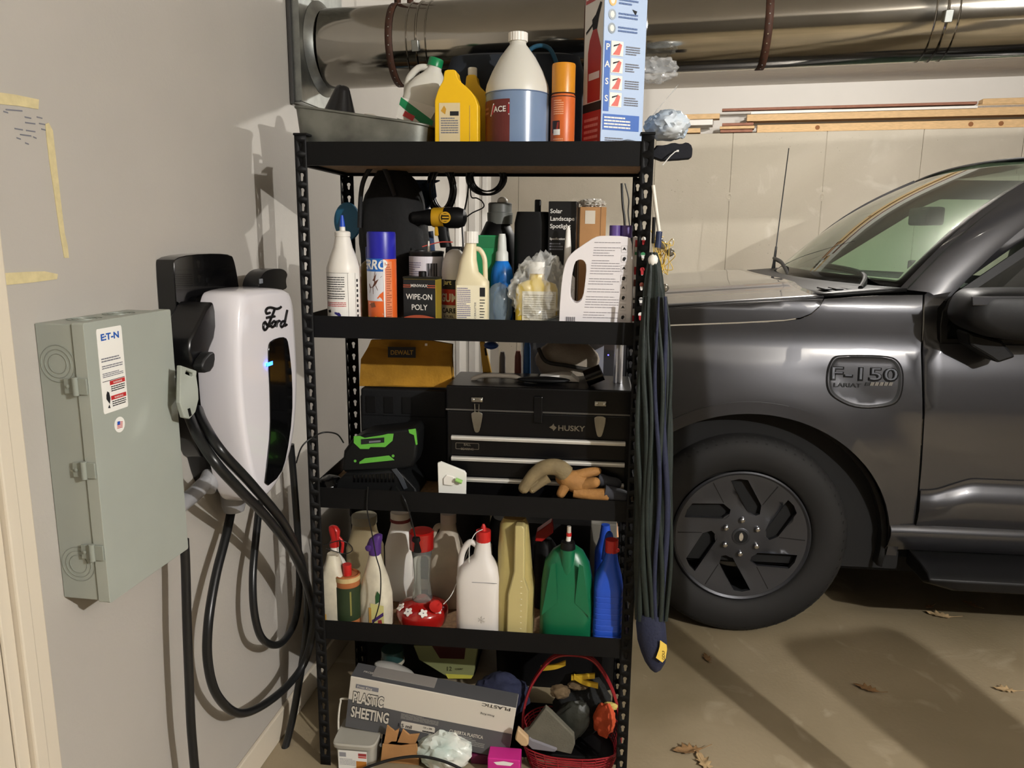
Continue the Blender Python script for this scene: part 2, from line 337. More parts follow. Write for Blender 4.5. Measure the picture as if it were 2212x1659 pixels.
for i, z in enumerate(SZ):
    beam(.0015, RW-.0015, .0015, .02, z, 'front_beam'); beam(.0015, RW-.0015, RD-.02, RD-.0015, z, 'rear_beam')
    beam(.0015, .02, .004, RD-.004, z, 'side_beam'); beam(RW-.02, RW-.0015, .004, RD-.004, z, 'side_beam')
    g = G(); g.box((.005, .005, z-.050), (RW-.005, RD-.005, z-.038), K['board']); g.done('shelf_board', rk, 0, bevel=.001, seg=1, world=True)
    if False: g = G(); g.box((.02, RD*.62, z-.062), (RW-.02, RD*.62+.016, z-.050), K['rack']); g.done('cross_bar', rk, 0, bevel=.002, world=True)
# ================================================================ duct, straps, lumber on the ledge
galv = mat('galvanised_duct', '#a29e96', .11, 1, nz=.08, ns=4, bump=.05, bs=5)
galv2 = mat('galvanised_sheet', '#a7aaa6', .38, 1, nz=.25, ns=25)
rust = mat('rusty_strap', '#4a2c1d', .7, nz=.4, ns=40)
DA = Vector((-.135, .585, 2.16)); DB = Vector((3.6, .393, 2.257)); DD = (DB-DA).normalized(); DN = Vector((-DD.y, DD.x, 0)); DR = .121
def DF(a, ang, r): return DA + DD*a + (DN*math.cos(ang)+Vector((0, 0, 1))*math.sin(ang))*r
du = thing('air_duct', 'long shiny galvanised round duct running under the ceiling', 'duct', DA+Vector((1.2, -.2, -.12)))
for a0, a1 in ((0, .36), (.36, 1.02), (1.02, 1.86), (1.86, 2.8), (2.8, 3.7)):
    g = G(); n = 40; rs = []
    for k in range(13):
        t = k/12; a = a0+(a1-a0)*t
        rs.append([DF(a, 2*PI*i/n, DR*(1+.004*noise.noise(Vector((a*6, math.cos(2*PI*i/n)*2, math.sin(2*PI*i/n)*2))))) for i in range(n)])
    g.loft(rs, galv, (0, 0)); g.done('duct_section', du, 40, world=True)
for a in (.36, 1.02, 1.86, 2.8):
    for d in (-.03, .0, .03):
        g = G(); g.tube([DF(a+d, 2*PI*i/36, DR+.001) for i in range(36)], .0022 if d else .0035, galv, 6, True); g.done('clamp_band', du, 40, world=True)
    g = G(); g.cbox((0, 0, 0), (.022, .012, .03), galv2, lambda x, y, z: DF(a+x, PI+.25+z/DR, DR+.006+y)); g.done('clamp_screw', du, 30, bevel=.002, world=True)
for a in (.275, .88, 1.39, 2.3):
    g = G(); hs = []; L0 = PI*.52; n = 40; tot = 0
    prof = []
    for i in range(n+1):
        an = PI/2+.15+(PI+.0)*i/n; prof.append(DF(0, an, DR+.002)-DA)
    top = [Vector((prof[0].x, prof[0].y, 2.68-DA.z))]+prof+[Vector((prof[-1].x, prof[-1].y, prof[-1].z))]
    back = [DF(0, -PI/2+.2*i, DR+.002)-DA for i in range(1, 9)]
    path = spline(top+back+[Vector((back[-1].x, back[-1].y, 2.68-DA.z))], 1)
    w = .011
    for p, q in zip(path, path[1:]):
        ln = (q-p).length; m_ = max(1, round(ln/.03)); 
        for j in range(m_):
            A_ = p.lerp(q, j/m_)+DA+DD*a; B_ = p.lerp(q, (j+1)/m_)+DA+DD*a
            if ln < .012 and False: pass
            g.add([A_-DD*w, A_+DD*w, B_+DD*w, B_-DD*w], [(0, 1, 2, 3)], rust)
    s_ = g.done('hanger_strap', None, 30, sol=.0014, label={.275: 'rusty perforated hanger strap on the duct above the yellow bottle', .88: 'rusty hanger strap on the duct right of the fire extinguisher box', 1.39: 'rusty hanger strap on the duct above the truck antenna', 2.3: 'rusty hanger strap on the duct near the right edge'}[a], cat='strap', group='duct straps')
    g = G()
    for k in range(14):
        an = PI/2+.3+k*.21; c = DF(a, an, DR+.0035); t = DF(a, an+.01, DR+.0035)-c; t.normalize()
        g.add([c+DD*.0022*math.cos(u)+t*.0022*math.sin(u) for u in [PI/3*i for i in range(6)]], [tuple(range(6))], K['steel'])
    g.done('strap_holes', s_, 0, sol=.0005, world=True, kind='stuff')
# plenum box at the wall
pl = thing('duct_plenum', 'dull galvanised sheet metal collar where the duct meets the wall', 'duct', WF(.585, .02, 1.965))
g = G(); o_ = rrect(.36, .60, .004, .585, 2.275, 2)
hole = [(.585+.135*math.cos(2*PI*i/32), 2.16+.122*math.sin(2*PI*i/32)) for i in range(32)]
g.slab(o_, .036, lambda u, v, t: WF(u, t, v), galv2, [hole], t0=.03); g.done('face_plate', pl, 0, world=True)
g = G(); g.box((.405, .002, 1.972), (.765, .006, 2.58), galv2, WF); g.box((.405, .006, 1.972), (.409, .03, 2.58), galv2, WF); g.box((.761, .006, 1.972), (.765, .03, 2.58), galv2, WF); g.box((.405, .006, 1.972), (.765, .03, 1.976), galv2, WF); g.done('collar', pl, 0, world=True)
g = G()
rs = [[WF(.585+(.135+d)*math.cos(2*PI*i/40), .037+e, 2.16+(.122+d)*math.sin(2*PI*i/40)) for i in range(40)] for d, e in ((.022, 0), (.012, .006), (.0, .016), (-.004, .02))]
g.loft(rs, galv2, (0, 0)); g.done('flared_ring', pl, 50, world=True)
g = G(); g.box((.392, .002, 1.965), (.405, .012, 2.6), mat('dark_caulk', '#3c3a38', .8), WF); g.done('flange_strip', pl, 0, bevel=.002, world=True)
# lumber lying on top of the concrete wall
pine = mat('pine_lumber', '#d9b483', .7, nz=.18, ns=12, aniso=(1, 14, 14)); redw = mat('cedar_lumber', '#9b6a55', .75, nz=.25, ns=12, aniso=(1, 14, 14)); wpan = mat('white_trim_board', '#e6e2da', .5)
knot = mat('pine_knot', '#8a5a34', .8)
def board(x0, x1, y0, y1, d0, d1, m, label, kn=()):
    """pixel span on the ledge; d0..d1 depth behind the wall face"""
    a0 = (x0, y0); b = -d0
    def A(x, y):
        d = ray(x, y); o = FO+FNm*b; t = (o-CAM).dot(FNm)/d.dot(FNm); p = CAM+d*t; return (p-FO).dot(FD), p.z
    (al, zt2), zb2, ar = A(x0, y0), A(x0, y1)[1], A(x1, y0)[0]
    g = G(); g.box((al, -d1, zb2), (ar, -d0, max(zt2, zb2+.008)), m, FF); o = g.done('lumber_board', None, 0, bevel=.002, seg=1, label=label, cat='board', group='boards on the concrete ledge')
    for kx in kn:
        ak = A(kx, y1)[0]; g = G(); g.lathe([(.004, .0015), (.016, .0008), (.017, -.004)], knot, 10, lambda x, y, z: FF(ak+x, -d0+z, (max(zt2, zb2+.008)+zb2)/2+y)); g.done('knot', o, 0, world=True)
board(1636, 2700, 270, 286.5, .02, .14, pine, 'bottom long pine board on the ledge with knots', (1765, 2095, 2160))
board(1614, 2700, 247.5, 262, .04, .15, pine, 'second long pine board stacked on the bottom board')
board(1622, 2700, 241, 246.5, .05, .16, wpan, 'long white trim board between the pine boards')
board(1560, 2110, 234.5, 240, .04, .09, redw, 'thin reddish cedar board on top of the white trim board')
board(1800, 2105, 230, 236, .10, .17, pine, 'thin light strip of pine behind the cedar board')
board(2112, 2700, 226, 238, .05, .15, pine, 'upper right pine board stacked highest, lower layer')
board(2124, 2700, 213, 225.5, .05, .15, pine, 'topmost pine board at the right end of the ledge')
board(1440, 1555, 248, 259, .03, .12, pine, 'short pine offcut beside the blue plastic pack')
board(1440, 1540, 260, 272, .05, .2, wpan, 'short white offcut under the pine offcut')
board(1440, 1513, 278, 288, .02, .12, pine, 'small pine block low on the ledge behind the plastic pack')
board(1560, 1628, 266, 272, .03, .12, redw, 'upper short brown offcut left of the long boards')
board(1555, 1630, 273, 279, .02, .12, pine, 'middle short brown offcut left of the long boards')
board(1556, 1626, 280.5, 286.5, .03, .12, redw, 'lowest short brown offcut left of the long boards')
# ================================================================ pickup truck
paint = mat('dark_grey_car_paint', '#343437', .35, .6, coat=1, nz=.03, ns=900)
trimb = mat('truck_black_trim', '#0c0c0d', .5, bump=.05, bs=400, spec=.3); tyre = mat('tyre_rubber', '#161514', .75, nz=.3, ns=6); rimm = mat('dark_alloy', '#47484c', .34, .7); rimd = mat('wheel_black', '#040404', .8)
glassm = mat('window_glass', '#cfe6d6', .0, trans=1, ior=1.3, spec=.3); chrome = mat('chrome', '#d8d8d8', .08, 1); seatm = mat('cab_dark', '#1c1c1e', .7)
TY = .90
tk = thing('pickup_truck', 'dark grey electric pickup truck parked behind the shelving rack', 'truck', (2.6, 1.9, 0))
def Q(x, y, Y=TY): p = P(x, y, Y); return (p.x, p.z)
AX, AZ = 1.386, .418                                                 # front axle
def side_y(X, z):
    """outer surface depth of the body side: shoulder, crease, tumblehome, wheel lip"""
    pts = [(.36, .955), (.44, .940), (.50, .930), (.56, .925), (.62, .918), (.80, .903), (.95, .900), (1.05, .905), (1.12, .913), (1.155, .919), (1.17, .928), (1.195, .936), (1.30, .937), (1.345, .941), (1.37, .955), (1.45, 1.0)]
    y = pts[-1][1]
    for (a, ya), (b, yb) in zip(pts, pts[1:]):
        if z <= b: y = ya+(yb-ya)*max(0, (z-a)/(b-a)); break
    d = math.hypot(X-AX, z-AZ)
    if d < .72: y -= .018*max(0, min(1, (.72-d)/.16))                # flared lip round the wheel
    if X < .95: y += .35*(.95-X)**2
    return y
arch = [(AX+.545*math.cos(R(a))*1.0, AZ+.515*math.sin(R(a))) for a in range(0, 181, 5)]
seam = .004
FT = [Q(1435, 668), Q(1600, 656), Q(1786, 647), Q(1900, 641), Q(2008, 637)]
# hood side panel cut line, fender, door
hoodcut = [Q(1787, 650), Q(1776, 665), Q(1758, 681), Q(1735, 690), Q(1700, 695), Q(1600, 700), Q(1435, 706)]
front_x = .50
dl = [Q(2011, 640), Q(2005, 665), Q(2003, 700), Q(1999, 760), Q(1995, 900), Q(1990, 1010), Q(1985, 1100), Q(1982, 1168)]
body = lambda u, v, t: Vector((u, side_y(u, v)+(.012-t), v))
fen = [(front_x, hoodcut[-1][1]-.03)]+[(x, z-.003) for x, z in hoodcut[::-1]]+[(FT[2][0]+.006, FT[2][1]-.002), FT[3], (dl[0][0]-seam, dl[0][1])]+[(x-seam, z) for x, z in dl[1:]]
lowz = .465
fen = fen[:-1]+[(dl[-1][0]-seam, lowz)]+[(AX+.545, lowz)]+arch+[(AX-.545, .42), (front_x, .5)]
g = G(); g.slab(fen, .012, body, paint, step=.035); g.done('fender', tk, 50, world=True)
# F-150 charge/badge panel on the fender: recessed rounded plate
bp_ = [Q(1786, 800), Q(1800, 772), Q(1822, 768), Q(1925, 769), Q(1948, 782), Q(1956, 812), Q(1948, 862), Q(1925, 880), Q(1850, 884), Q(1800, 862), Q(1783, 840)]
bo = chaikin(bp_, 2); cc = sum((Vector(q) for q in bo), Vector((0, 0)))/len(bo)
sc_ = lambda k: [tuple(cc+(Vector(q)-cc)*k) for q in bo]
g = G(); yb = side_y(cc.x, cc.y)
def bpm(u, v, t): return Vector((u, side_y(u, v)-t, v))
for k0, k1, t0_, t1_, m_ in ((1.0, .955, .0005, .004, trimb), (.955, .93, .004, .004, paint), (.93, .865, .004, .0012, trimb)):
    a_, b_ = sc_(k0), sc_(k1); n = len(a_); g.add([bpm(u, v, t0_) for u, v in a_]+[bpm(u, v, t1_) for u, v in b_], [(i, (i+1) % n, (i+1) % n+n, i+n) for i in range(n)], m_)
V_, F_ = cdt(sc_(.865), (), .02); g.add([bpm(u, v, .0012) for u, v in V_], F_, paint); bd = g.done('badge_panel', tk, 40, world=True)
tm = lambda cx, cz: (lambda u, v: bpm(cx+u, cz+v, .0045))
g = G(); c0 = Q(1866, 821); g.text('F-150', .068, tm(c0[0], c0[1]-.002), K['blk2'], .03, sx=1.55); o_ = g.done('badge_lettering', bd, 0, sol=.003, world=True)
g = G(); c0 = Q(1866, 820); g.text('F-150', .063, lambda u, v: bpm(c0[0]+u, c0[1]+v, .0066), rimm, -.012, sx=1.68); g.done('badge_lettering', bd, 0, sol=.001, world=True)
g = G(); c0 = Q(1800, 835); g.text('LARIAT', .021, lambda u, v: bpm(c0[0]+u, c0[1]+v, .0045), trimb, .012, 'LEFT', sx=1.45)
for i in range(6):
    c1 = Q(1874+10*i, 831); g.rect(-.007, .006, -.004, .009, lambda u, v: bpm(c1[0]+u+v*.3, c1[1]+v, .0045), chrome if i else trimb)
g.done('badge_lettering', bd, 0, sol=.002, world=True)
# hood
def hoodz(X, v):
    e = Vector(FT[0]).lerp(Vector(FT[2]), (X-FT[0][0])/(FT[2][0]-FT[0][0])).y
    s = min(v, 1-v)*2; z = e+.004+.028*math.sin(min(1, s*1.6)*PI/2)
    if X < 1.05: z -= .55*(1.05-X)**2
    z += .012*max(0, min(1, (s-.28)/.06))
    return z
g = G()
def hs(u, v):
    X1 = FT[2][0]+.0; X = .58+(1.622-.05*math.sin(PI*v)-.58)*u; Y = side_y(X, 1.345)+.012+v*(2.83-.95)
    return Vector((X, Y, hoodz(X, v)))
g.sheet(30, 41, hs, paint); g.done('hood', tk, 40, sol=.008, world=True)
g = G(); hp = [(x, z+.003) for x, z in hoodcut][::-1]; hp = [(front_x+.02, hoodcut[-1][1]-.02)]+hp+[(FT[2][0], FT[2][1]-.001), FT[1], FT[0], (.75, FT[0][1]-.06), (front_x+.02, FT[0][1]-.16)]
g.slab(hp, .012, body, paint, step=.035); g.done('hood_side', tk, 50, world=True)
# front end (mostly behind the rack)
g = G()
g.loft([[Vector((.46+.10*abs(2*t-1)**3+dx, .99+(2.81-.99)*t, z)) for t in [i/12 for i in range(13)]] for dx, z in ((.10, 1.27), (.03, 1.2), (0, 1.0), (0, .72), (-.06, .70), (-.06, .46), (.05, .40))], paint, (0, 0), False)
g.done('front_fascia', tk, 40, sol=.01, world=True)
g = G(); g.box((.60, .99, .30), (2.0, 1.02, 1.20), rimd); g.box((.6, .99, .3), (.62, 2.8, 1.2), rimd); g.box((.62, 1.02, .28), (5.2, 2.78, .34), rimd); g.done('underbody', tk, 0, world=True)
g = G(); g.loft([[Vector((AX+r_*math.cos(R(a)), y_, AZ+r_*.95*math.sin(R(a)))) for a in range(-10, 191, 8)] for r_, y_ in ((.545, .935), (.53, .945), (.525, 1.3))], rimd, (0, 0), False)
g.done('wheel_well', tk, 40, sol=.004, world=True)  # near-black colour stands in for the fender's shade in the arch
g = G(); a0 = [(AX+.545*math.cos(R(a)), AZ+.515*math.sin(R(a))) for a in range(-4, 185, 4)]; a1 = [(AX+(.585)*math.cos(R(a)), AZ+.560*math.sin(R(a))) for a in range(-4, 185, 4)]
g.loft([[Vector((x, side_y(x, z)+.004, z)) for x, z in a0], [Vector((x, side_y(x, z)-.006, z)) for x, z in a0], [Vector((x, side_y(x, z)-.0035, z)) for x, z in a1], [Vector((x, side_y(x, z)+.001, z)) for x, z in a1]], paint, (0, 0), False)
g.done('wheel_arch_lip', tk, 50, world=True)
# door
dr = [(x+seam, z) for x, z in dl]; dtop = [(2.02, 1.39), (2.10, 1.40)]
sill = [Q(1987+4, 1055), Q(2030, 1052), Q(2060, 1040), Q(2095, 1029), Q(2140, 1025), Q(2400, 1030)]
door = [(x, z) for x, z in dr[:-2]]+[(3.2, lowz+.06)]+[(3.2, 1.21), Q(2037, 748), Q(2033, 700), Q(2036, 668), Q(2050, 640), Q(2075, 612), Q(2098, 594), Q(2082, 590), Q(2045, 610)]
door = dr[:6]+[(dr[6][0], .55), (3.2, .55), (3.2, 1.205), (Q(2040, 747)[0], 1.205), Q(2034, 735), Q(2033, 700), Q(2036, 668), Q(2048, 642, .95), Q(2066, 622, .97), Q(2300, 463, 1.04), Q(2290, 430, 1.05), Q(2150, 527, 1.03), Q(2060, 592, .99), Q(2030, 618, .96)]
def doorf(u, v, t): return Vector((u, side_y(u, v)+(.012-t)+.45*max(0, v-1.36)*.45, v))
g = G(); g.slab(door, .012, doorf, paint, step=.05); dro = g.done('front_door', tk, 50, world=True)
# sculpted rocker line on the lower door
g = G(); n = 24
def rocker(u, v):
    X = sill[0][0]+u*(3.2-sill[0][0]); zt = .655+.052*max(0, min(1, (X-2.07)/.12)); z0 = .505
    z = z0+(zt-z0)*v; out = -.006-.03*math.sin(PI*min(1, v*1.15))**.7*(.35+.65*min(1, max(0, (X-2.02)/.1)))
    return Vector((X, side_y(X, z)+out, z))
g.sheet(40, 14, rocker, paint); g.done('door_sill_panel', dro, 60, world=True)
g = G(); g.loft([[Vector((x, side_y(x, .5)-.002+dy, z)) for dy, z in ((0, .515), (-.018, .50), (-.02, .475), (.0, .43), (.03, .40))] for x in (1.925, 2.0, 3.2)], paint, (0, 0), False); g.done('rocker_panel', tk, 60, world=True)
# running board
g = G(); rb = [Q(1968, 1180), Q(1975, 1235), Q(2055, 1266), Q(2400, 1275), Q(2400, 1190)]
g.loft([[Vector((x, y_, z)) for y_, z in ((.99, .395), (.80, .375), (.775, .355), (.785, .315), (.83, .295), (.99, .30))] for x in (2.03, 2.05, 2.14, 3.4)], trimb)
for v in g.v:
    if v.x < 2.13: v.z += (2.14-v.x)*.25*(1 if v.z < .34 else 0)
g.done('running_board', tk, 40, bevel=.006, world=True)
# wheel
wh = thing('tmp', 'x', 'x'); bpy.data.objects.remove(wh)
def wm(r_, a, y_): return Vector((AX+r_*math.cos(a), y_, AZ+r_*math.sin(a)))
WYF = .945
g = G(); n = 72
pr = [(.262, .985), (.272, .955), (.285, .943), (.33, .932), (.37, .936), (.395, .948), (.408, .965), (.413, .99), (.413, 1.19), (.40, 1.21), (.30, 1.22)]
g.loft([[wm(r_, 2*PI*i/n, y_) for i in range(n)] for r_, y_ in pr], tyre, (0, 0)); wo = g.done('tyre', tk, 40, world=True)
g = G()
for i in range(64):
    a = 2*PI*i/64
    for (r0, r1, da) in ((.387, .407, .02), ):
        v = [wm(r0, a, .9415), wm(r0, a+da, .9415), wm(r1, a+da+.02, .962), wm(r1, a+.02, .962), wm(r0, a, .95), wm(r0, a+da, .95), wm(r1, a+da+.02, .972), wm(r1, a+.02, .972)]
        g.add(v, [(0, 1, 2, 3), (0, 4, 5, 1), (1, 5, 6, 2), (2, 6, 7, 3), (3, 7, 4, 0)], tyre)
g.done('tread_blocks', wo, 0, world=True, kind='stuff')
g = G(); g.loft([[wm(r_, 2*PI*i/n, y_) for i in range(n)] for r_, y_ in ((.268, .950), (.262, .946), (.254, .952), (.248, .99), (.24, 1.18))], rimm, (0, 0)); rim = g.done('rim', tk, 40, world=True)
g = G(); g.lathe([(.17, 0), (.17, .02)], mat('brake_disc', '#55534f', .4, .9), 40, lambda x, y, z: Vector((AX+x, 1.05+z, AZ+y))); g.done('brake_disc', tk, 30, world=True)
g = G(); g.lathe([(.245, 0), (.245, .01)], rimd, 40, lambda x, y, z: Vector((AX+x, 1.10+z, AZ+y))); g.done('backing_plate', tk, 30, world=True)
pol = lambda r_, a: (AX+r_*math.cos(R(a)), AZ+r_*math.sin(R(a)))
def face_y(x, z):
    d = math.hypot(x-AX, z-AZ); return .953+.016*max(0, 1-abs(d-.15)/.1)-.0*d
wins = [[pol(*q) for q in ((.232, 103+60*k), (.236, 95+60*k), (.232, 87+60*k), (.146, 60+60*k), (.114, 53+60*k), (.094, 62+60*k), (.092, 72+60*k))] for k in range(6)]
g = G(); g.slab([pol(.2545, a) for a in range(0, 360, 6)], .018, lambda u, v, t: Vector((u, face_y(u, v)+.018-t, v)), rimm, wins, step=.022); wf_ = g.done('wheel_face', tk, 35, bevel=.0025, seg=1, world=True)
for k in range(6):
    g = G(); a_ = 59+60*k
    g.loft([[Vector((x, face_y(x, z)-.0004, z)) for x, z in (pol(r_, a_-w), pol(r_, a_+w))] for r_, w in ((.150, .5), (.20, .45), (.246, .4))], rimd, (0, 0), False); g.done('blade_groove', wf_, 0, sol=.0015, world=True)
    g = G(); an = R(90+60*k); cx, cz = AX+.070*math.cos(an), AZ+.070*math.sin(an)
    g.lathe([(.0105, 0), (.0105, -.012), (.009, -.018), (.004, -.021), (.001, -.0215)], chrome, 12, lambda x, y, z: Vector((cx+x, .958+z, cz+y))); g.done('lug_nut', tk, 40, world=True)
g = G(); g.lathe([(.10, .02), (.10, 0), (.06, -.004), (.036, -.006), (.035, -.012), (.03, -.014), (.001, -.0145)], rimm, 36, lambda x, y, z: Vector((AX+x, .963+z, AZ+y))); hb = g.done('hub', tk, 30, world=True)
g = G(); g.lathe([(.026, 0), (.026, -.002)], rimd, 24, lambda x, y, z: Vector((AX+x, .949+z, AZ+y))); g.lathe([(.018, -.0022), (.016, -.004)], chrome, 20, lambda x, y, z: Vector((AX+x*.5, .949+z, AZ+y))); g.done('centre_cap', hb, 30, world=True)
for a, b in ((1.05, 2.75),): pass
# far wheel and rear wheel just for support
for (x_, y_) in ((AX, 2.62), (AX+3.7, 2.62), (AX+3.7, .945)):
    g = G(); g.lathe([(.2, 0), (.39, 0), (.413, .03), (.413, .23), (.39, .26), (.2, .26)], tyre, 36, lambda x, y, z: Vector((x_+x, y_+z, AZ+y))); g.done('tyre', tk, 40, world=True)
# cab: cowl, windshield, pillars, roof
def wb_(v): return Vector((1.70+.215*abs(2*v-1)**2.2, .985+1.84*v, 1.385))            # windshield base, near to far
def wt_(v): return Vector((2.50+.06*abs(2*v-1)**2, 1.13+1.55*v, 1.885+.025*math.sin(PI*v)))
def wsf(u, v, off=0):
    p = wb_(u).lerp(wt_(u), v); p.z += .05*math.sin(PI*v); p.x -= .02*math.sin(PI*v); return p
g = G(); g.sheet(25, 15, wsf, glassm); g.done('windshield', tk, 60, sol=.004, world=True)
def pillar(u, w0, w1, name, dy):
    g = G(); rs = []
    for k in range(13):
        v = k/12; p = wsf(u, v); w = w0+(w1-w0)*v; s = 1 if dy > 0 else -1
        rs.append([p+Vector((-.015, .012*s, .012)), p+Vector((w*.55, -.022*s, .004)), p+Vector((w, -.018*s, -.03)), p+Vector((w*.9, .05*s, -.05)), p+Vector((0, .06*s, -.012))])
    g.loft(rs, paint); return g.done(name, tk, 50, world=True)
pillar(0, .14, .15, 'a_pillar', 1); pillar(1, .105, .085, 'a_pillar', -1)
g = G()
def roof(u, v): 
    p = wt_(u); q = Vector((4.6, p.y, 1.93)); r_ = p.lerp(q, v); r_.z += .06*math.sin(PI*min(1, v*1.6)*.5); return r_
g.sheet(17, 17, roof, paint); g.done('roof', tk, 60, sol=.01, world=True)
g = G(); g.tube([wsf(i/24, 1)+Vector((0, 0, .006)) for i in range(25)], .006, trimb, 6); g.done('windshield_seal', tk, 60, world=True)
# cowl and wipers
g = G()
def cowl(u, v): a = wb_(u); b = Vector((1.60+.14*math.sin(PI*u), a.y, 1.372)); p = b.lerp(a, v); p.z += .004+.01*math.sin(v*PI); return p
g.sheet(25, 6, lambda u, v: Vector((1.612-.05*math.sin(PI*u)+(wb_(u).x-1.612+.05*math.sin(PI*u))*v, wb_(u).y-.02, 1.368+.028*v)), trimb); g.done('cowl', tk, 40, sol=.012, world=True)
for k in range(6):
    x_ = 1.66+.045*k; g = G(); g.cbox((x_, 1.09+.01*k, 1.388), (.03, .10, .006), trimb); g.done('cowl_vent', tk, 0, bevel=.002, world=True)
for pp in ([(1.78, 1.05, 1.395), (1.86, 1.3, 1.44), (1.80, 1.75, 1.46)], [(1.72, 1.9, 1.395), (1.75, 2.2, 1.45), (1.80, 2.6, 1.46)]):
    g = G(); g.tube(spline(pp, 8), .009, trimb, 8); g.tube(spline([Vector(q)+Vector((.005, 0, -.012)) for q in pp], 8), .005, rimd, 6); g.done('wiper', tk, 40, world=True)
# antenna on the far fender
ab_, at_ = P(1670, 585, 2.72), P(1704, 320, 2.72)
g = G(); L_ = at_-ab_; g.tube([ab_+L_*t for t in (0, .02, .06, .2, .205, 1)], [.012, .012, .009, .006, .0035, .003], trimb, 8); g.done('antenna', tk, 40, world=True)
# cab interior: dash, screen, mirror, seats, far door with window opening
g = G(); g.loft([[Vector((x, 1.06+1.7*t, z+.01*math.sin(PI*t))) for t in [i/10 for i in range(11)]] for x, z in ((1.80, 1.37), (2.0, 1.40), (2.35, 1.385), (2.42, 1.30), (2.45, 1.0))], seatm, (0, 0), False); g.done('dashboard', tk, 40, sol=.01, world=True)
a_, b_ = P(1962, 562, 1.85), P(2002, 592, 1.85)
g = G(); g.box((a_.x, 1.83, b_.z-.02), (b_.x, 1.86, a_.z), seatm); g.done('dash_display', tk, 0, bevel=.008, world=True)
a_, b_ = P(1985, 448, 1.9), P(2020, 487, 1.9)
g = G(); g.box((a_.x, 1.80, b_.z), (b_.x, 2.02, a_.z), seatm); g.done('rear_view_mirror', tk, 0, bevel=.012, world=True)
a_, b_ = P(1887, 604, 1.45), P(1924, 622, 1.45)
g = G(); g.box((a_.x, 1.40, b_.z), (b_.x, 1.41, a_.z), C('#9fb0a8')); g.done('dash_card', tk, 0, world=True)
for y_ in (1.35, 2.3):
    g = G(); g.loft([ring(16, .09, .22, 3, 3.0+.10*t, y_, z) for t, z in ((-.5, .95), (0, 1.15), (.8, 1.55), (1, 1.6))], seatm); g.loft([ring(14, .06, .12, 3, 3.12, y_, z) for z in (1.6, 1.65, 1.80, 1.84)], seatm); g.done('seat', tk, 40, bevel=.01, world=True)
g = G(); wheelp = [Vector((2.50+.10*math.sin(a)*.5, 1.42+.19*math.cos(a), 1.33+.17*math.sin(a))) for a in [2*PI*i/30 for i in range(30)]]; g.tube(wheelp, .014, seatm, 8, True); g.tube([Vector((2.47, 1.24, 1.33)), Vector((2.45, 1.42, 1.31)), Vector((2.47, 1.60, 1.33))], .02, seatm, 8); g.done('steering_wheel', tk, 40, world=True)
fd = [(2.02, .5), (4.6, .5), (4.6, 1.9), (2.62, 1.9), (2.0, 1.38)]; fw_ = [(2.13, 1.40), (3.3, 1.36), (3.25, 1.80), (2.70, 1.80), (2.62, 1.76)]
g = G(); g.slab(fd, .03, lambda u, v, t: Vector((u, 2.80+t-.3*max(0, v-1.36), v)), seatm, [fw_]); g.done('far_door', tk, 0, world=True)
g = G(); g.slab(fw_, .004, lambda u, v, t: Vector((u, 2.815+t-.3*max(0, v-1.36), v)), glassm); g.done('far_window', tk, 0, world=True)
g = G(); g.box((4.55, .98, .5), (4.6, 2.8, 1.9), seatm); g.box((3.4, .94, .5), (4.6, .97, 1.22), paint); g.done('rear_cab_panel', tk, 0, world=True)
# near window and its black frame
nw = [Q(2037, 744, .93), Q(2034, 705, .94), Q(2038, 672, .95), Q(2050, 648, .96), Q(2070, 628, .98), Q(2310, 465, 1.04), (3.25, 1.80), (3.25, 1.215)]
nw2 = [tuple(q) for q in nw]
def nwf(u, v, t): return Vector((u, side_y(u, min(v, 1.36))+.016-t+.45*max(0, v-1.30)*.45, v))
inn = [Q(2050, 734, .93), Q(2047, 705, .94), Q(2051, 680, .95), Q(2062, 658, .96), Q(2082, 640, .98), Q(2318, 482, 1.04), (3.2, 1.76), (3.2, 1.235)]
g = G(); g.slab(nw2, .008, nwf, trimb, [inn]); g.done('window_frame', tk, 0, world=True)
g = G(); g.slab(inn, .003, lambda u, v, t: nwf(u, v, t)+Vector((0, .008, 0)), mat('tinted_glass', '#3a3f3d', .02, trans=.85)); g.done('side_window', tk, 0, world=True)
# door mirror
mo = thing('x', 'x', 'x'); bpy.data.objects.remove(mo)
g = G(); YM = .74
mp_ = [Q(2075, 660, YM), Q(2092, 632, YM), Q(2125, 622, YM), Q(2420, 625, YM), Q(2420, 735, YM), Q(2160, 738, YM), Q(2090, 712, YM), Q(2070, 690, YM)]
ml = chaikin(mp_, 2); cm = sum((Vector(q) for q in ml), Vector((0, 0)))/len(ml)
rs = []
for k, y_ in ((.80, YM+.14), (.97, YM+.10), (1.0, YM+.03), (.97, YM-.02), (.86, YM-.05), (.6, YM-.062)): rs.append([Vector((cm.x+(q[0]-cm.x)*k, y_, cm.y+(q[1]-cm.y)*k)) for q in ml])
g.loft(rs, trimb); g.done('door_mirror', tk, 50, world=True)
c0 = [Q(2098, 640, YM-.055), Q(2420, 640, YM-.055), Q(2420, 662, YM-.055), Q(2100, 660, YM-.055)]
g = G(); g.slab([(u, v) for u, v in c0], .006, lambda u, v, t: Vector((u, YM-.052-t, v)), paint); g.done('mirror_cap', tk, 0, bevel=.003, world=True)
g = G(); ma = [Q(2085, 715, .82), Q(2160, 735, .82), Q(2190, 770, .82), Q(2150, 783, .82), Q(2135, 772, .82), Q(2090, 745, .82)]
g.slab(ma, .10, lambda u, v, t: Vector((u, .90-t, v)), trimb); g.done('mirror_arm', tk, 0, bevel=.01, world=True)
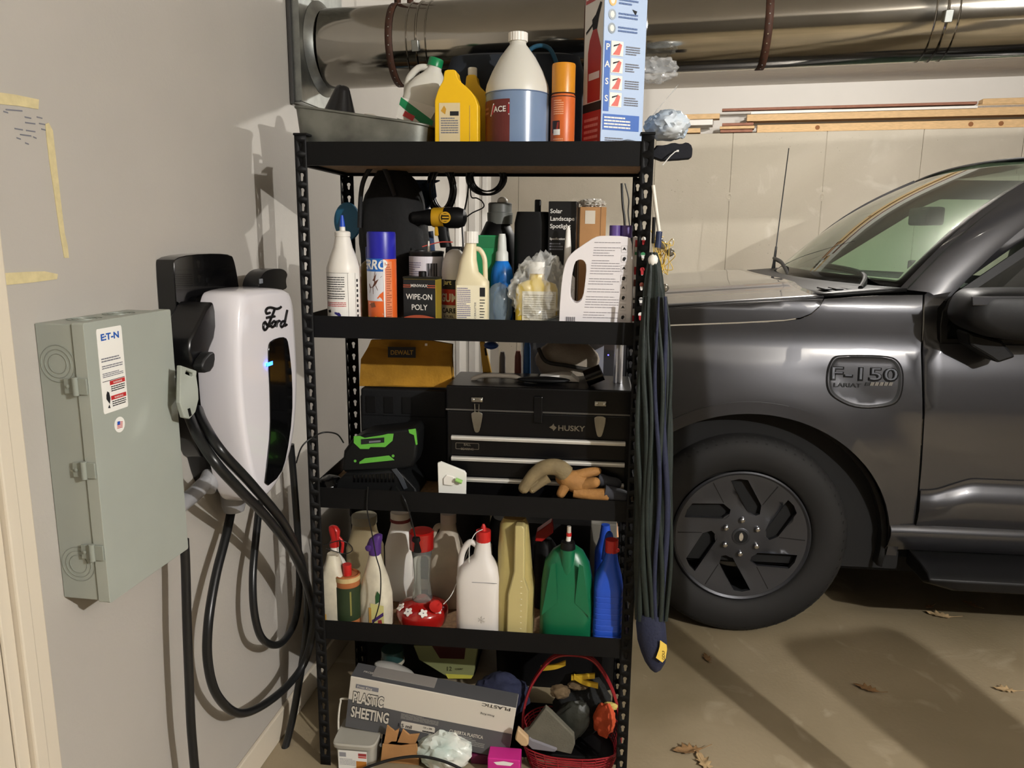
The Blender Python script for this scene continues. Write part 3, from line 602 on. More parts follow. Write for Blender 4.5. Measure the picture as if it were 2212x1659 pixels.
# ================================================================ safety switch box on the left wall
boxm = mat('grey_enclosure_paint', '#9a9f96', .42, nz=.04, ns=8); boxd = mat('grey_enclosure_edge', '#868b82', .45)
BX0, BX1, BZ0, BZ1, BD = -.722, -.457, .885, 1.420, .100
sw = thing('safety_switch_box', 'grey metal electrical disconnect box with white sticker on the left wall', 'electrical box', WF(-.59, .05, BZ0))
g = G(); g.box((BX0+.003, .0005, BZ0+.003), (BX1-.003, .074, BZ1-.003), boxm, WF); bo_ = g.done('body', sw, 0, bevel=.002, world=True)
g = G(); g.slab(rrect(BX1-BX0, BZ1-BZ0, .004, (BX0+BX1)/2, (BZ0+BZ1)/2, 2), BD, lambda u, v, t: WF(u, t, v), boxm, t0=.076); cv = g.done('cover', sw, 0, bevel=.003, world=True)
for (x, y) in ((185, 829), (205, 1006), (226, 1178)):
    h = AB(x, y, .075)[1]
    g = G(); g.tube([WF(BX0-.004, .076, h-.017), WF(BX0-.004, .076, h+.017)], .0055, boxd, 10); g.box((BX0-.003, .052, h-.014), (BX0-.0005, .074, h+.014), boxd, WF); g.box((BX0-.004, .078, h-.015), (BX0, .098, h+.015), boxd, WF)
    hi = g.done('hinge', sw, 40, bevel=.001, world=True)
    g = G(); g.lathe([(.0035, 0), (.0035, .002), (.001, .003)], boxd, 8, lambda a, b, c: WF(BX0-.003-c, .060+a, h+b)); g.done('hinge_rivet', hi, 40, world=True)
for h in (BZ1-.075, BZ0+.075):
    for r_ in (.034, .026, .018):
        g = G(); g.tube([WF(BX0+.0025, .04+r_*math.cos(2*PI*i/28), h+r_*math.sin(2*PI*i/28)) for i in range(28)], .0009, boxd, 5, True); g.done('knockout', sw, 40, world=True)
for a_ in (-.64, -.54):
    for r_ in (.030, .021, .012):
        g = G(); g.tube([WF(a_+r_*math.cos(2*PI*i/28), .04+r_*math.sin(2*PI*i/28), BZ1-.0025) for i in range(28)], .0009, boxd, 5, True); g.done('knockout', sw, 40, world=True)
# sticker
c4 = [AB(*q, BD) for q in ((207, 714), (261, 700), (278, 878), (229, 893))]
s0, s1 = c4[0][0], c4[1][0]; z1_, z0_ = (c4[0][1]+c4[1][1])/2, (c4[2][1]+c4[3][1])/2; sw_, sh_ = s1-s0, z1_-z0_
def stk(t): return lambda u, v: WF(s0+u*sw_, BD+t, z0_+v*sh_)
g = G(); g.slab([(q[0], q[1]) for q in rrect(1, 1, .04, .5, .5, 3)], .0007, lambda u, v, t: WF(s0+u*sw_, BD+t, z0_+v*sh_), K['paper'], t0=.0001)
blue = mat('eaton_blue', '#1552a8', .6)
g.text('E:T-N', .24, lambda u, v: WF(s0+(.13+u)*sw_, BD+.001, z0_+(.86+v/sh_*sw_)*sh_), blue, .035, 'LEFT', sx=1.28)
g.lines(.08, .85, .60, .66, 2, stk(.001), K['inkg'], 1); g.lines(.08, .92, .52, .57, 2, stk(.001), K['inkg'], 2); g.lines(.08, .92, .42, .48, 3, stk(.001), K['inkg'], 3)
for v0 in (.32, .14):
    g.rect(.33, .95, v0, v0+.05, stk(.001), K['inkr']); g.text('WARNING', .075, lambda u, v: WF(s0+(.64+u)*sw_, BD+.0014, z0_+(v0+.012+v/sh_*sw_)*sh_), K['paper'], .01); g.lines(.36, .93, v0-.085, v0-.01, 3, stk(.001), K['ink'], 5)
g.rect(.05, .95, .375, .382, stk(.001), K['ink']); g.poly([(.14, .17), (.26, .10), (.30, .17), (.27, .24), (.20, .26), (.15, .22)], stk(.001), K['ink']); g.poly([(.17, .06), (.27, .05), (.24, .1)], stk(.001), K['ink'])
g.done('sticker', cv, 0, world=True)
fa, fz = AB(258, 917, BD); g = G(); g.lathe([(.015, .0001), (.015, .0007)], K['paper'], 24, lambda x, y, z: WF(fa+x, BD+z, fz+y))
fm = lambda u, v: WF(fa+u*.011+v*.002, BD+.001, fz+v*.011-u*.001)
for i in range(5): g.rect(-.7, .75, -.6+.24*i, -.48+.24*i, fm, K['inkr'])
g.rect(-.7, 0, .02, .6, lambda u, v: fm(u, v)+EN*.0003, K['inkb']); g.done('flag_sticker', cv, 0, world=True)
# operating handle on the right flank
hp = [AB(*q, .135) for q in ((386, 789), (421, 801), (420, 812), (424, 840), (425, 862), (418, 890), (405, 905), (393, 902), (384, 870))]
hs_ = [AB(*q, .135) for q in ((398, 800), (412, 806), (413, 812), (409, 813), (396, 807))]
g = G(); g.slab(hp, .010, lambda u, v, t: WF(u, .13+t, v), boxm, [hs_]); hd = g.done('handle', sw, 0, bevel=.002, world=True)
g = G(); sl = [AB(*q, .135) for q in ((400, 883), (405, 881), (409, 897), (404, 900))]; g.slab(sl, .0005, lambda u, v, t: WF(u, .1405+t, v), K['blk']); g.done('handle_slot', hd, 0, world=True)
g = G(); ha, hh0 = AB(404, 850, .13); g.box((BX1-.003, .03, hh0-.02), (BX1+.012, .07, hh0+.02), boxm, WF); g.box((BX1+.004, .06, hh0-.012), (ha+.004, .1295, hh0+.012), boxm, WF); g.done('handle_hub', sw, 0, bevel=.004, world=True)
# conduit elbow from the box to the charger
pvc = mat('grey_pvc', '#8d8d8f', .4)
p0, p1 = AB(412, 1072, .05), AB(462, 1012, .05)
cu = thing('conduit_elbow', 'grey PVC conduit nipple between the disconnect box and the charger', 'conduit', WF(p0[0], .05, p0[1]))
g = G(); g.tube([WF(BX1+.0005, .05, p0[1]-.012), WF(p0[0]+.012, .05, p0[1]), WF(p1[0]-.02, .05, p1[1]-.02), WF(p1[0], .052, p1[1])], .019, pvc, 18); g.done('pipe', cu, 50, world=True)
g = G(); d_ = Vector((p1[0]-p0[0], 0, p1[1]-p0[1])).normalized()
g.tube([WF(p1[0]-.045, .051, p1[1]-.04), WF(p1[0]-.01, .052, p1[1]-.008)], .0235, pvc, 18); g.done('coupling', cu, 50, bevel=.002, world=True)
# ================================================================ EV charger
cw = mat('charger_white', '#dedbe0', .22, coat=.6); cb = mat('charger_black', '#0d0d0f', .28); cg = mat('charger_gloss_black', '#060607', .16, coat=.4)
ch = thing('ev_charger', 'white and black wall-mounted car charging station with a blue status light', 'charger', WF(-.14, .08, .93))
FB = .166
lft = [(533, 634), (522, 652), (517, 700), (516, 800), (523, 900), (538, 1000), (553, 1060)]; rgt = [(568, 1082), (600, 1045), (627, 988), (640, 905), (643, 810), (637, 700), (633, 645), (622, 627)]
ol = [AB(*q, FB) for q in lft+rgt]; ol = [tuple(q) for q in chaikin(ol, 2)]; oc = sum((Vector(q) for q in ol), Vector((0, 0)))/len(ol)
def rg(k, b, dz=0): return [WF(oc.x+(q[0]-oc.x)*k, b, oc.y+(q[1]-oc.y)*k+dz) for q in ol]
g = G(); g.loft([rg(1.03, .066), rg(1.04, .075), rg(1.035, .13), rg(1.025, .152), rg(1.0, .162), rg(.97, FB), rg(.9, FB+.0006)], cw); fc = g.done('front_cover', ch, 50, world=True)
g = G(); g.loft([rg(.95, .0008), rg(.97, .01), rg(.98, .06), rg(.975, .0655)], cb); g.done('back_housing', ch, 50, world=True)
ip = [AB(*q, FB) for q in ((577, 748), (583, 735), (607, 727), (618, 731), (623, 760), (629, 820), (629, 900), (617, 985), (603, 1028), (568, 1056), (574, 1005), (582, 930), (581, 850), (578, 790))]
ip = chaikin(ip, 1); g = G(); g.slab([tuple(q) for q in ip], .0045, lambda u, v, t: WF(u, FB+t, v), cg, t0=.0006); ins = g.done('front_panel', ch, 30, bevel=.002, world=True)
l0, l1 = AB(577, 792, FB+.005), AB(600, 775, FB+.005)
g = G(); g.box((l0[0], FB+.0046, l0[1]), (l0[0]+.030, FB+.0056, l0[1]+.009), mat('blue_led', '#1448ff', .4, emit='#1c50ff', es=14), WF); g.done('status_light', ins, 0, world=True)
zs = lambda x, y: AB(330+x/6.32, 500+y/6.32, FB+.003)
strokes = [[(1600, 1110), (1560, 1120), (1545, 1085), (1570, 1048), (1620, 1038), (1690, 1056), (1735, 1045), (1752, 1030)],
 [(1668, 1058), (1640, 1130), (1605, 1215), (1565, 1310), (1535, 1345), (1513, 1320), (1515, 1260), (1540, 1235)], [(1555, 1180), (1600, 1168), (1665, 1160)],
 [(1655, 1225), (1622, 1265), (1628, 1305), (1655, 1295), (1680, 1250), (1660, 1224)], [(1702, 1220), (1695, 1262), (1690, 1305)], [(1696, 1255), (1715, 1225), (1735, 1222)],
 [(1800, 1222), (1765, 1235), (1748, 1280), (1765, 1305), (1795, 1275), (1808, 1225)], [(1838, 1075), (1822, 1150), (1806, 1240), (1806, 1285), (1830, 1272)], [(1535, 1240), (1580, 1290), (1620, 1290)]]
for st in strokes:
    g = G(); pts = [zs(x, y) for x, y in st]; pp = spline([WF(a, FB+.0025, h) for a, h in pts], 5); g.tube(pp, .0034, cb, 8); g.done('script_lettering', fc, 50, world=True)
# cable hanger plate above and left, plug in its holster
pp = [AB(*q, .045) for q in ((359, 560), (371, 541), (478, 534), (497, 545), (512, 632))]
g = G(); g.slab(chaikin([(-.345, 1.02), (-.350, 1.50), (-.338, 1.528), (-.10, 1.528), (-.075, 1.508), (-.055, 1.40), (-.08, 1.02)], 2), .045, lambda u, v, t: WF(u, t, v), cg, t0=.0008)
hg = thing('cable_hanger', 'glossy black cable hanger plate on the wall behind the charger', 'cable hanger', WF(-.2, .02, 1.02)); g.done('plate', hg, 40, bevel=.012, seg=3, world=True)
ch_pl = thing('charging_plug', 'black charging plug handle standing on top of the white charger', 'plug', WF(-.03, .09, 1.42))
pg = chaikin([AB(*q, .095) for q in ((541, 628), (546, 600), (560, 584), (576, 580), (598, 580), (608, 592), (602, 606), (608, 628))], 2)
g = G(); g.slab([tuple(q) for q in pg], .115, lambda u, v, t: WF(u, t, v), cb, t0=.07); g.done('plug_body', ch_pl, 40, bevel=.010, seg=3, world=True)
b0 = AB(561, 606, .118); g = G(); g.box((b0[0], .1155, b0[1]-.008), (b0[0]+.016, .119, b0[1]+.004), C('#777a80', .4), WF); g.done('latch_button', ch_pl, 0, bevel=.001, world=True)
hk = thing('cable_holster', 'black cable holster hook beside the charger', 'holster', WF(-.34, .1, 1.12))
g = G(); hh = chaikin([AB(*q, .11) for q in ((392, 745), (415, 700), (440, 650), (452, 655), (455, 720), (436, 765), (428, 805), (405, 800))], 1); g.slab([tuple(q) for q in hh], .125, lambda u, v, t: WF(u, t, v), cb, t0=.048); g.done('hook', hk, 40, bevel=.006, world=True)
g = G(); hh = chaikin([AB(*q, .12) for q in ((408, 782), (432, 755), (440, 768), (434, 800), (412, 806))], 1); g.slab([tuple(q) for q in hh], .15, lambda u, v, t: WF(u, t, v), K['rub'], t0=.1255); g.done('strap', hk, 40, bevel=.004, world=True)
# cables
cabm = mat('cable_black', '#161718', .32)
def cable(name, pts, r, label, cat='cable', m=cabm, seg=9, group=None):
    g = G(); g.tube(spline([PW(x, y, b) for x, y, b in pts], seg), r, m, 12); return g.done(name, None, 60, label=label, cat=cat, group=group)
cable('charging_cable', [(405, 885, .06), (411, 905, .10), (432, 950, .150), (470, 1005, .195), (520, 1060, .205), (580, 1122, .19), (636, 1200, .17), (668, 1280, .15), (677, 1345, .14), (660, 1425, .12), (622, 1480, .10), (565, 1525, .085), (512, 1540, .075), (468, 1500, .07), (449, 1430, .07), (450, 1345, .07), (466, 1245, .06), (490, 1150, .05), (505, 1075, .03)], .0115, 'thick black charging cable hanging in the longest loop below the charger')
cable('charging_cable', [(428, 885, .07), (440, 915, .13), (478, 975, .198), (545, 1048, .21), (612, 1130, .19), (650, 1210, .16), (664, 1290, .13), (660, 1380, .10), (645, 1480, .07), (628, 1570, .05), (603, 1659, .035), (580, 1730, .035)], .0115, 'thick black charging cable crossing the charger front and running down to the floor')
cable('charging_cable', [(628, 960, .06), (638, 1080, .06), (645, 1190, .06), (646, 1280, .065), (636, 1345, .07), (612, 1385, .075), (588, 1393, .08), (563, 1374, .08), (549, 1320, .075), (546, 1245, .065), (553, 1160, .05), (562, 1075, .03)], .0105, 'thick black charging cable in the short inner loop below the charger')
cable('power_cable', [(398, 1165, .085), (401, 1230, .085), (404, 1350, .088), (409, 1480, .088), (413, 1570, .085), (421, 1665, .08), (430, 1760, .075)], .0105, 'straight black power cable dropping from the bottom of the disconnect box')
hc = AB(503, 1060, .045); g = G(); q0 = WF(hc[0], .045, hc[1]+.03)
cp = thing('cable_gland', 'round grey plastic cable gland under the charger', 'cable gland', WF(hc[0], .045, hc[1]-.05))
g.lathe([(.026, -.085), (.030, -.07), (.032, -.02), (.032, .0)], pvc, 24, lambda x, y, z: q0+Vector((x, y, z))); g.done('cap_body', cp, 40, world=True)
g = G(); g.lathe([(.036, -.028), (.036, -.012)], pvc, 24, lambda x, y, z: q0+Vector((x, y, z))); g.done('cap_ring', cp, 40, bevel=.002, world=True)
# ================================================================ helpers for things on shelves
def fit(pl, pr, pt, Y, zb):
    """photo span -> centre x, width, height for a thing standing at depth Y on height zb"""
    xm = P((pl+pr)/2, pt, Y); yb = PX((xm.x, Y, zb))[1]; ym = (pt+yb)/2
    a, b = P(pl, ym, Y), P(pr, ym, Y); return (a.x+b.x)/2, b.x-a.x, P((pl+pr)/2, pt, Y).z-zb
def cyl(r, off=.0009): return lambda u, v: Vector(((r+off)*math.sin(u/r), -(r+off)*math.cos(u/r), v))
def flat(y): return lambda u, v: Vector((u, y, v))
def shift(mp, du, dv): return lambda u, v: mp(u+du, v+dv)
def secs(g, S, m, n=28, cap=(1, 1)): g.loft([ring(n, hx, hy, e, cx, cy, z) for z, hx, hy, e, cx, cy in [(tuple(s)+(2, 0, 0)[len(s)-3:]) for s in S]], m, cap); return g
def body(th, S, m, n=28, name='body', **k): g = G(); secs(g, S, m, n); return g.done(name, th, k.pop('smooth', 50), **k)
def capl(th, r, z0, z1, m, cx=0, cy=0, name='cap', ribs=0):
    g = G(); n = 24
    if ribs: g.loft([[Vector((cx+(r*(1-.05*(i % 2)))*math.cos(2*PI*i/ribs), cy+r*(1-.05*(i % 2))*math.sin(2*PI*i/ribs), z)) for i in range(ribs)] for z in (z0, z1)], m)
    else: g.lathe([(r, z0), (r, z1-.002), (r-.0015, z1)], m, n, c=(cx, cy))
    return g.done(name, th, 40)
def rot(ax, deg, piv): 
    Mx = Matrix.Translation(piv) @ Matrix.Rotation(R(deg), 4, ax) @ Matrix.Translation(-Vector(piv)); return lambda x, y, z: Mx @ Vector((x, y, z))
milky = mat('translucent_hdpe', '#cfcdc4', .35, sss=.4); whp = mat('white_hdpe', '#e4e0d8', .38); yel = mat('yellow_hdpe', '#e3b417', .35)
Z1, Z2, Z3, Z4 = ZB
# ================================================================ top shelf
# galvanised tub with slanted rim
X, W, H = fit(650, 936, 240, .10, Z1)
rl, rr_ = P(641, 224, -.0+.01).z-Z1, P(943, 268, .02).z-Z1
tb = thing('metal_tub', 'weathered galvanised metal pan at the left end of the top shelf', 'tub', (X, .165, Z1))
tubm = mat('weathered_galvanised', '#8d8f88', .5, .85, nz=.45, ns=14, bump=.05, bs=30)
def tring(k, f, ins=0):
    o = []
    for q in ring(32, W/2*k-ins, .135*k-ins, 7): t = (q.x/(W/2)+1)/2; o.append(Vector((q.x, q.y, .0008+(rl+(rr_-rl)*t-.0008)*f)))
    return o
g = G(); g.loft([tring(.93, 0), tring(1.0, 1), tring(1.0, 1, .003), tring(.93, .03, .003)], tubm); g.done('pan', tb, 40)
g = G(); g.tube(tring(1.005, 1), .0035, tubm, 8, True); g.done('rolled_rim', tb, 50)
# black funnel lying in the tub
fx = P(731, 250, .09); ft = P(741, 183, .09); fn = thing('funnel', 'black plastic funnel tipped over in the galvanised pan', 'funnel', (fx.x, .09, fx.z-.01))
Tm = Matrix.Translation((fx.x, .10, fx.z)) @ Matrix.Rotation(R(12), 4, 'Y') @ Matrix.Rotation(R(10), 4, 'X'); fh = ft.z-fx.z
g = G(); g.lathe([(.043, -.004), (.0455, -.004), (.0455, .002), (.043, .006), (.020, fh*.86), (.016, fh*.96), (.010, fh), (.009, fh*.96), (.040, .002)], mat('black_funnel', '#101012', .22), 32, lambda x, y, z: Tm @ Vector((x, y, z))); g.done('cone', fn, 40, world=True)
sx_ = P(795, 235, .16); g = G(); g.blob((sx_.x, .17, Z1+.085), (.045, .05, .045), C('#b9b3a6', .5), 3, .1, 2); g.done('scoop', None, 60, label='pale translucent plastic scoop behind the funnel in the pan', cat='scoop')
# leaning jug with a green cap
jb0 = P(893, 312, .19); jt0 = P(942, 126, .19); JH = (jt0-jb0).length; jb = thing('water_jug', 'translucent white jug with a green cap leaning in the galvanised pan', 'jug', (jb0.x, .19, Z1+.02))
MJ = Matrix.Translation(jb0) @ Matrix.Rotation(math.atan2(jt0.x-jb0.x, jt0.z-jb0.z), 4, 'Y'); Tj = lambda x, y, z: MJ @ Vector((x, y, z))
def tj(S, m, name, n=28, cap=(1, 1)):
    g = G(); g.loft([[Tj(q.x, q.y, max(q.z, 0)) for q in ring(n, hx, hy, e, cx, cy, z)] for z, hx, hy, e, cx, cy in S], m, cap); return g.done(name, jb, 50, world=True)
tj([(.0, .055, .048, 4, 0, 0), (JH*.45, .057, .05, 4, 0, 0), (JH*.60, .055, .048, 3.4, 0, 0), (JH*.72, .045, .04, 2.8, .004, 0), (JH*.82, .028, .027, 2.2, .006, 0), (JH*.88, .019, .019, 2, .004, 0), (JH*.93, .018, .018, 2, .002, 0)], milky, 'body')
tj([(JH*.905, .0205, .0205, 2, .002, 0), (JH*.99, .020, .020, 2, .002, 0), (JH, .018, .018, 2, .002, 0)], C('#0b7a48', .35), 'cap')
g = G(); g.tube([Tj(q.x, 0, q.y) for q in spline([Vector((-.012, JH*.88)), Vector((-.040, JH*.84)), Vector((-.058, JH*.70)), Vector((-.055, JH*.55)), Vector((-.048, JH*.48))], 6)], .009, milky, 10); g.done('handle', jb, 50, world=True)
g = G(); lm = lambda u, v: Tj(u, -.0512, v); k_ = JH*.22
g.poly([(-.052, k_), (.035, k_), (.05, k_+.055), (-.052, k_+.055)], lm, C('#d8d4cb', .6)); g.poly([(-.052, k_+.035), (.03, k_), (.05, k_), (.05, k_+.02), (-.052, k_+.055)], lambda u, v: lm(u, v)+Vector((0, -.0006, 0)), C('#0b7a48', .5)); g.poly([(-.035, k_+.010), (-.005, k_+.004), (-.002, k_+.018), (-.032, k_+.024)], lambda u, v: lm(u, v)+Vector((0, -.0012, 0)), C('#c23a3a', .5)); g.done('label_wrap', jb, 0, world=True)
# yellow oil bottle in front
def oilbottle(Y, px0, px1, pt, label, dep, capm=None):
    X, W, H = fit(px0, px1, pt, Y, Z1); t = thing('oil_bottle', label, 'bottle', (X, Y, Z1))
    hw = W/2; pr = [(-hw, .0), (-hw*.98, H*.66), (-hw*.80, H*.80), (-hw*.58, H*.88), (-hw*.56, H*.955), (-hw*.5, H), (0, H), (hw*.02, H*.94), (hw*.12, H*.88), (hw*.6, H*.78), (hw*.86, H*.70), (hw, H*.60), (hw, 0)]
    g = G(); g.slab([tuple(q) for q in chaikin(pr[1:-1], 1, False)][::1]+[(hw, 0), (-hw, 0)], dep/2, lambda u, v, q: Vector((u, -q, v+.0003)), yel, t0=-dep/2); g.done('body', t, 40, bevel=.011, seg=4); return t, hw, H, dep
t, hw, H, dep = oilbottle(.065, 943, 1036, 155, 'yellow plastic motor oil bottle in front on the top shelf', .055)
mp = flat(-.0285); g = G(); g.rect(-hw*.78, hw*.18, H*.05, H*.63, mp, C('#cdbd97', .6)); mp2 = flat(-.0288)
g.lines(-hw*.7, hw*.1, H*.28, H*.47, 7, mp2, K['inkg'], 3); g.lines(-hw*.7, hw*.0, H*.08, H*.2, 5, mp2, K['inkg'], 4); g.rect(-hw*.28, hw*.12, H*.485, H*.535, mp2, K['ink']); g.poly([(-hw*.7, H*.54), (-hw*.5, H*.50), (-hw*.45, H*.56), (-hw*.55, H*.6)], mp2, C('#b98b2a', .6)); g.done('label_front', t, 0)
g = G(); g.tube([Vector((hw*.62, -.0278, H*.02)), Vector((hw*.62, -.0278, H*.6))], .0008, C('#9a7710', .5), 5); g.done('sight_seam', t, 40)
t, hw, H, dep = oilbottle(.20, 992, 1072, 165, 'yellow plastic oil bottle with a white cap behind the big blue jug', .05)
capl(t, .0125, H*.985, H+.022, C('#d8d2c2', .4), -hw*.28)
# gallon of washer fluid
Y = .10; X, W, H = fit(1050, 1186, 72, Y, Z1); r = W/2; t = thing('gallon_jug', 'big translucent gallon jug half full of blue fluid with a dark red label', 'jug', (X, Y, Z1))
g = G(); g.lathe([(r*.93, .0004), (r, .006), (r, H*.52)], mat('blue_fluid', '#7387a4', .22, sss=.3), 40, cap=(1, 0)); g.done('fluid', t, 40)
g = G(); g.lathe([(r*1.002, H*.515), (r, H*.56), (r*.965, H*.60), (r*.80, H*.70), (r*.56, H*.81), (r*.34, H*.885), (r*.26, H*.91), (r*.255, H*.945)], milky, 40, cap=(0, 1)); g.done('upper_body', t, 50)
g = G(); g.tube([Vector((r*1.003*math.cos(a), r*1.003*math.sin(a), H*.52)) for a in [2*PI*i/40 for i in range(40)]], .0016, C('#5b6f8f', .3), 6, True); g.done('waist_ring', t, 50)
capl(t, r*.305, H*.935, H, K['wht'], ribs=44)
g = G(); cm_ = cyl(r); g.rect(-r*1.45, -r*.13, H*.02, H*.455, cm_, C('#5e2320', .5), 16); c2 = cyl(r, .0016)
g.poly([(-r*.85, H*.33), (-r*.14, H*.33), (-r*.14, H*.425), (-r*.72, H*.425)], c2, K['paper']); g.poly([(-r*.79, H*.342), (-r*.14, H*.342), (-r*.14, H*.413), (-r*.70, H*.413)], cyl(r, .002), C('#a3242b', .5)); g.text('ACE', .019, shift(cyl(r, .0024), -r*.46, H*.358), K['paper'], .02)
g.lines(-r*1.4, -r*.95, H*.34, H*.41, 2, c2, C('#8a5a50', .6), 2); g.rect(-r*1.2, -r*.14, H*.02, H*.075, c2, K['ink'], 12); g.text('WINDSHIELD WASH', .009, shift(cyl(r, .002), -r*.5, H*.035), K['paper'], .01); g.done('label_wrap', t, 0)
# orange spray can
Y = .075; X, W, H = fit(1190, 1242, 139, Y, Z1); r = W/2; t = thing('spray_can', 'orange spray can with an amber cap beside the big blue jug', 'spray can', (X, Y, Z1))
g = G(); g.lathe([(r*.96, .0004), (r, .004), (r, H*.665), (r*.95, H*.68), (r*.9, H*.69)], C('#c4602a', .38), 32); g.done('can', t, 40)
g = G(); g.lathe([(r*.96, H*.69), (r*.97, H*.985), (r*.93, H)], C('#c78420', .35), 32); g.done('cap', t, 40)
g = G(); 
for z in (.655, .69): g.tube([Vector((r*.985*math.cos(a), r*.985*math.sin(a), H*z)) for a in [2*PI*i/32 for i in range(32)]], .0012, K['ink'], 6, True)
g.done('seam_ring', t, 50, kind='stuff')
g = G(); cm_ = cyl(r); g.lines(-r*.8, r*.1, H*.46, H*.62, 7, cm_, C('#e0a17c', .5), 3); g.rect(-r*.9, -r*.2, H*.27, H*.40, cm_, C('#2c2020', .5), 5); g.rect(-r*.75, -r*.15, H*.25, H*.31, cyl(r, .0014), K['paper'], 4); g.poly([(-r*.5, H*.31), (-r*.3, H*.31), (-r*.25, H*.39), (-r*.4, H*.38)], cyl(r, .0016), C('#8c2b25', .5)); g.lines(-r*.8, r*.1, H*.05, H*.22, 7, cm_, C('#e0a17c', .5), 5); g.done('label_wrap', t, 0)
# fire extinguisher box
Y = .085; rz = R(29); bl = P(1297, 300, .03); wdt, dpt = .122, .098; ht = P(1320, -45, .05).z-Z1
t = thing('extinguisher_box', 'tall pale blue and white fire extinguisher carton with PASS printed down its side', 'box', (bl.x, .03, Z1), rz)
fb = mat('carton_blue', '#a9bdda', .45); fwh = mat('carton_white', '#dcd9d6', .45)
g = G(); g.box((0, 0, .0004), (wdt, dpt, ht), fb); g.done('carton', t, 0, bevel=.0015)
g = G(); f = flat(-.0008); f2 = flat(-.0013); f3 = flat(-.0018)
g.rect(.004, .020, ht*.27, ht*.66, f, mat('carton_navy', '#2f5fae', .5))
for i, c_ in enumerate('PASS'):
    v = ht*(.62-.095*i); g.text(c_, .021, shift(f2, .0122, v-.004), K['paper'], .02); g.rect(.022, .056, v-.016, v+.018, f2, K['paper'])
    g.poly([(.026, v-.014), (.046, v-.014), (.052, v+.010), (.044, v+.014), (.036, v-.002)], f3, C('#d06a60', .6)); g.poly([(.028, v+.004), (.044, v+.010), (.046, v+.013), (.028, v+.008)], f3, K['ink'])
    g.lines(.064, .105, v-.012, v+.010, 4, f2, K['inkg'], i)
for i, c_ in enumerate(('#d58b80', '#d9b06a', '#9aa4ad', '#8d979f')):
    v = ht*(.955-.075*i); g.poly([(.022+.0105*math.cos(a), v+.0125*math.sin(a)) for a in [PI/8*j for j in range(16)]], f2, C(c_, .5)); g.poly([(.022+.006*math.cos(a), v+.008*math.sin(a)) for a in [PI/4*j for j in range(8)]], f3, K['paper']); g.lines(.040, .095, v-.008, v+.008, 2, f2, C('#4d6796', .5), i+9)
g.rect(.004, .11, ht*.165, ht*.255, f, mat('carton_navy', '#2f5fae', .5)); g.lines(.008, .085, ht*.172, ht*.245, 4, f2, K['paper'], 3); g.lines(.012, .10, ht*.10, ht*.125, 2, f2, K['inkg'], 4); g.text('Manufactured', .008, shift(f2, .06, ht*.03), C('#3b4660', .5), .01); g.poly([(.078, ht*.845), (.092, ht*.838), (.088, ht*.815)], f2, K['ink'])
g.done('printed_front', t, 0)
g = G(); s_ = lambda u, v: Vector((-.0008, dpt-u, v)); s2 = lambda u, v: Vector((-.0013, dpt-u, v))
g.rect(.001, dpt-.001, .001, ht-.001, s_, fwh); red = C('#a02a2c', .45)
g.rect(.001, dpt-.001, ht*.06, ht*.28, s2, red); g.rect(.001, dpt-.001, ht*.28, ht*.33, s2, K['ink']); s3 = lambda u, v: Vector((-.0018, dpt-u, v))
g.poly([(.025, ht*.335), (.09, ht*.335), (.09, ht*.62), (.075, ht*.69), (.065, ht*.74), (.045, ht*.74), (.03, ht*.69), (.022, ht*.62)], s2, red); g.poly([(.045, ht*.74), (.066, ht*.74), (.074, ht*.80), (.088, ht*.87), (.08, ht*.88), (.058, ht*.82), (.04, ht*.80)], s3, K['ink']); g.poly([(.01, ht*.73), (.05, ht*.77), (.05, ht*.785), (.01, ht*.745)], s3, K['ink']); g.rect(.03, .085, ht*.46, ht*.50, s3, C('#c9c4d0', .5)); g.rect(.004, .09, ht*.9, ht*.97, s2, C('#b0484a', .5)); g.lines(.008, .08, ht*.915, ht*.955, 2, s3, K['paper'], 8); g.lines(.012, .085, ht*.08, ht*.25, 5, s3, C('#c98080', .5), 6); g.done('printed_side', t, 0)
# crumpled plastic pack and loose film at the right end
p0 = P(1440, 272, .22); filmm = mat('silver_blue_film', '#d3d9de', .14, bump=.3, bs=30, col2='#a8bdd2', ns=7)
g = G(); g.blob((p0.x, .20, p0.z-.004), (.064, .078, .045), filmm, 5, .12, 2.0, 4, flat=-.034, crease=.28)
zmin = min(v.z for v in g.v); dz = Z1+.012-zmin
for v in g.v: v.z += max(0, dz)
g.done('plastic_pack', None, 50, label='crumpled silver and blue plastic pack on the right end of the top shelf', cat='plastic bag')
clear = mat('clear_film', '#e6e8e8', .08, trans=.0, alpha=.32, spec=.8)
g = G(); A_, B_, C_ = P(1398, 268, .17), P(1425, 230, .18), P(1463, 187, .19)
g.sheet(4, 12, lambda u, v: (A_.lerp(B_, v*2) if v < .5 else B_.lerp(C_, v*2-1))+Vector((.016*(u-.5)*(1-v*.6), .012*math.sin(u*5+v*7), .012*(u-.5))), clear); g.done('film_scrap', None, 60, sol=.0006, label='thin twisted scrap of clear film sticking up from the plastic pack', cat='plastic film')
p0 = P(1425, 125, .30); g = G(); g.blob((p0.x-.0, .40, p0.z-.012), (.06, .05, .034), clear, 8, .3, 3, 4); g.done('clear_bag', None, 50, label='clear crumpled plastic bag beside the rusty strap behind the carton', cat='plastic bag')
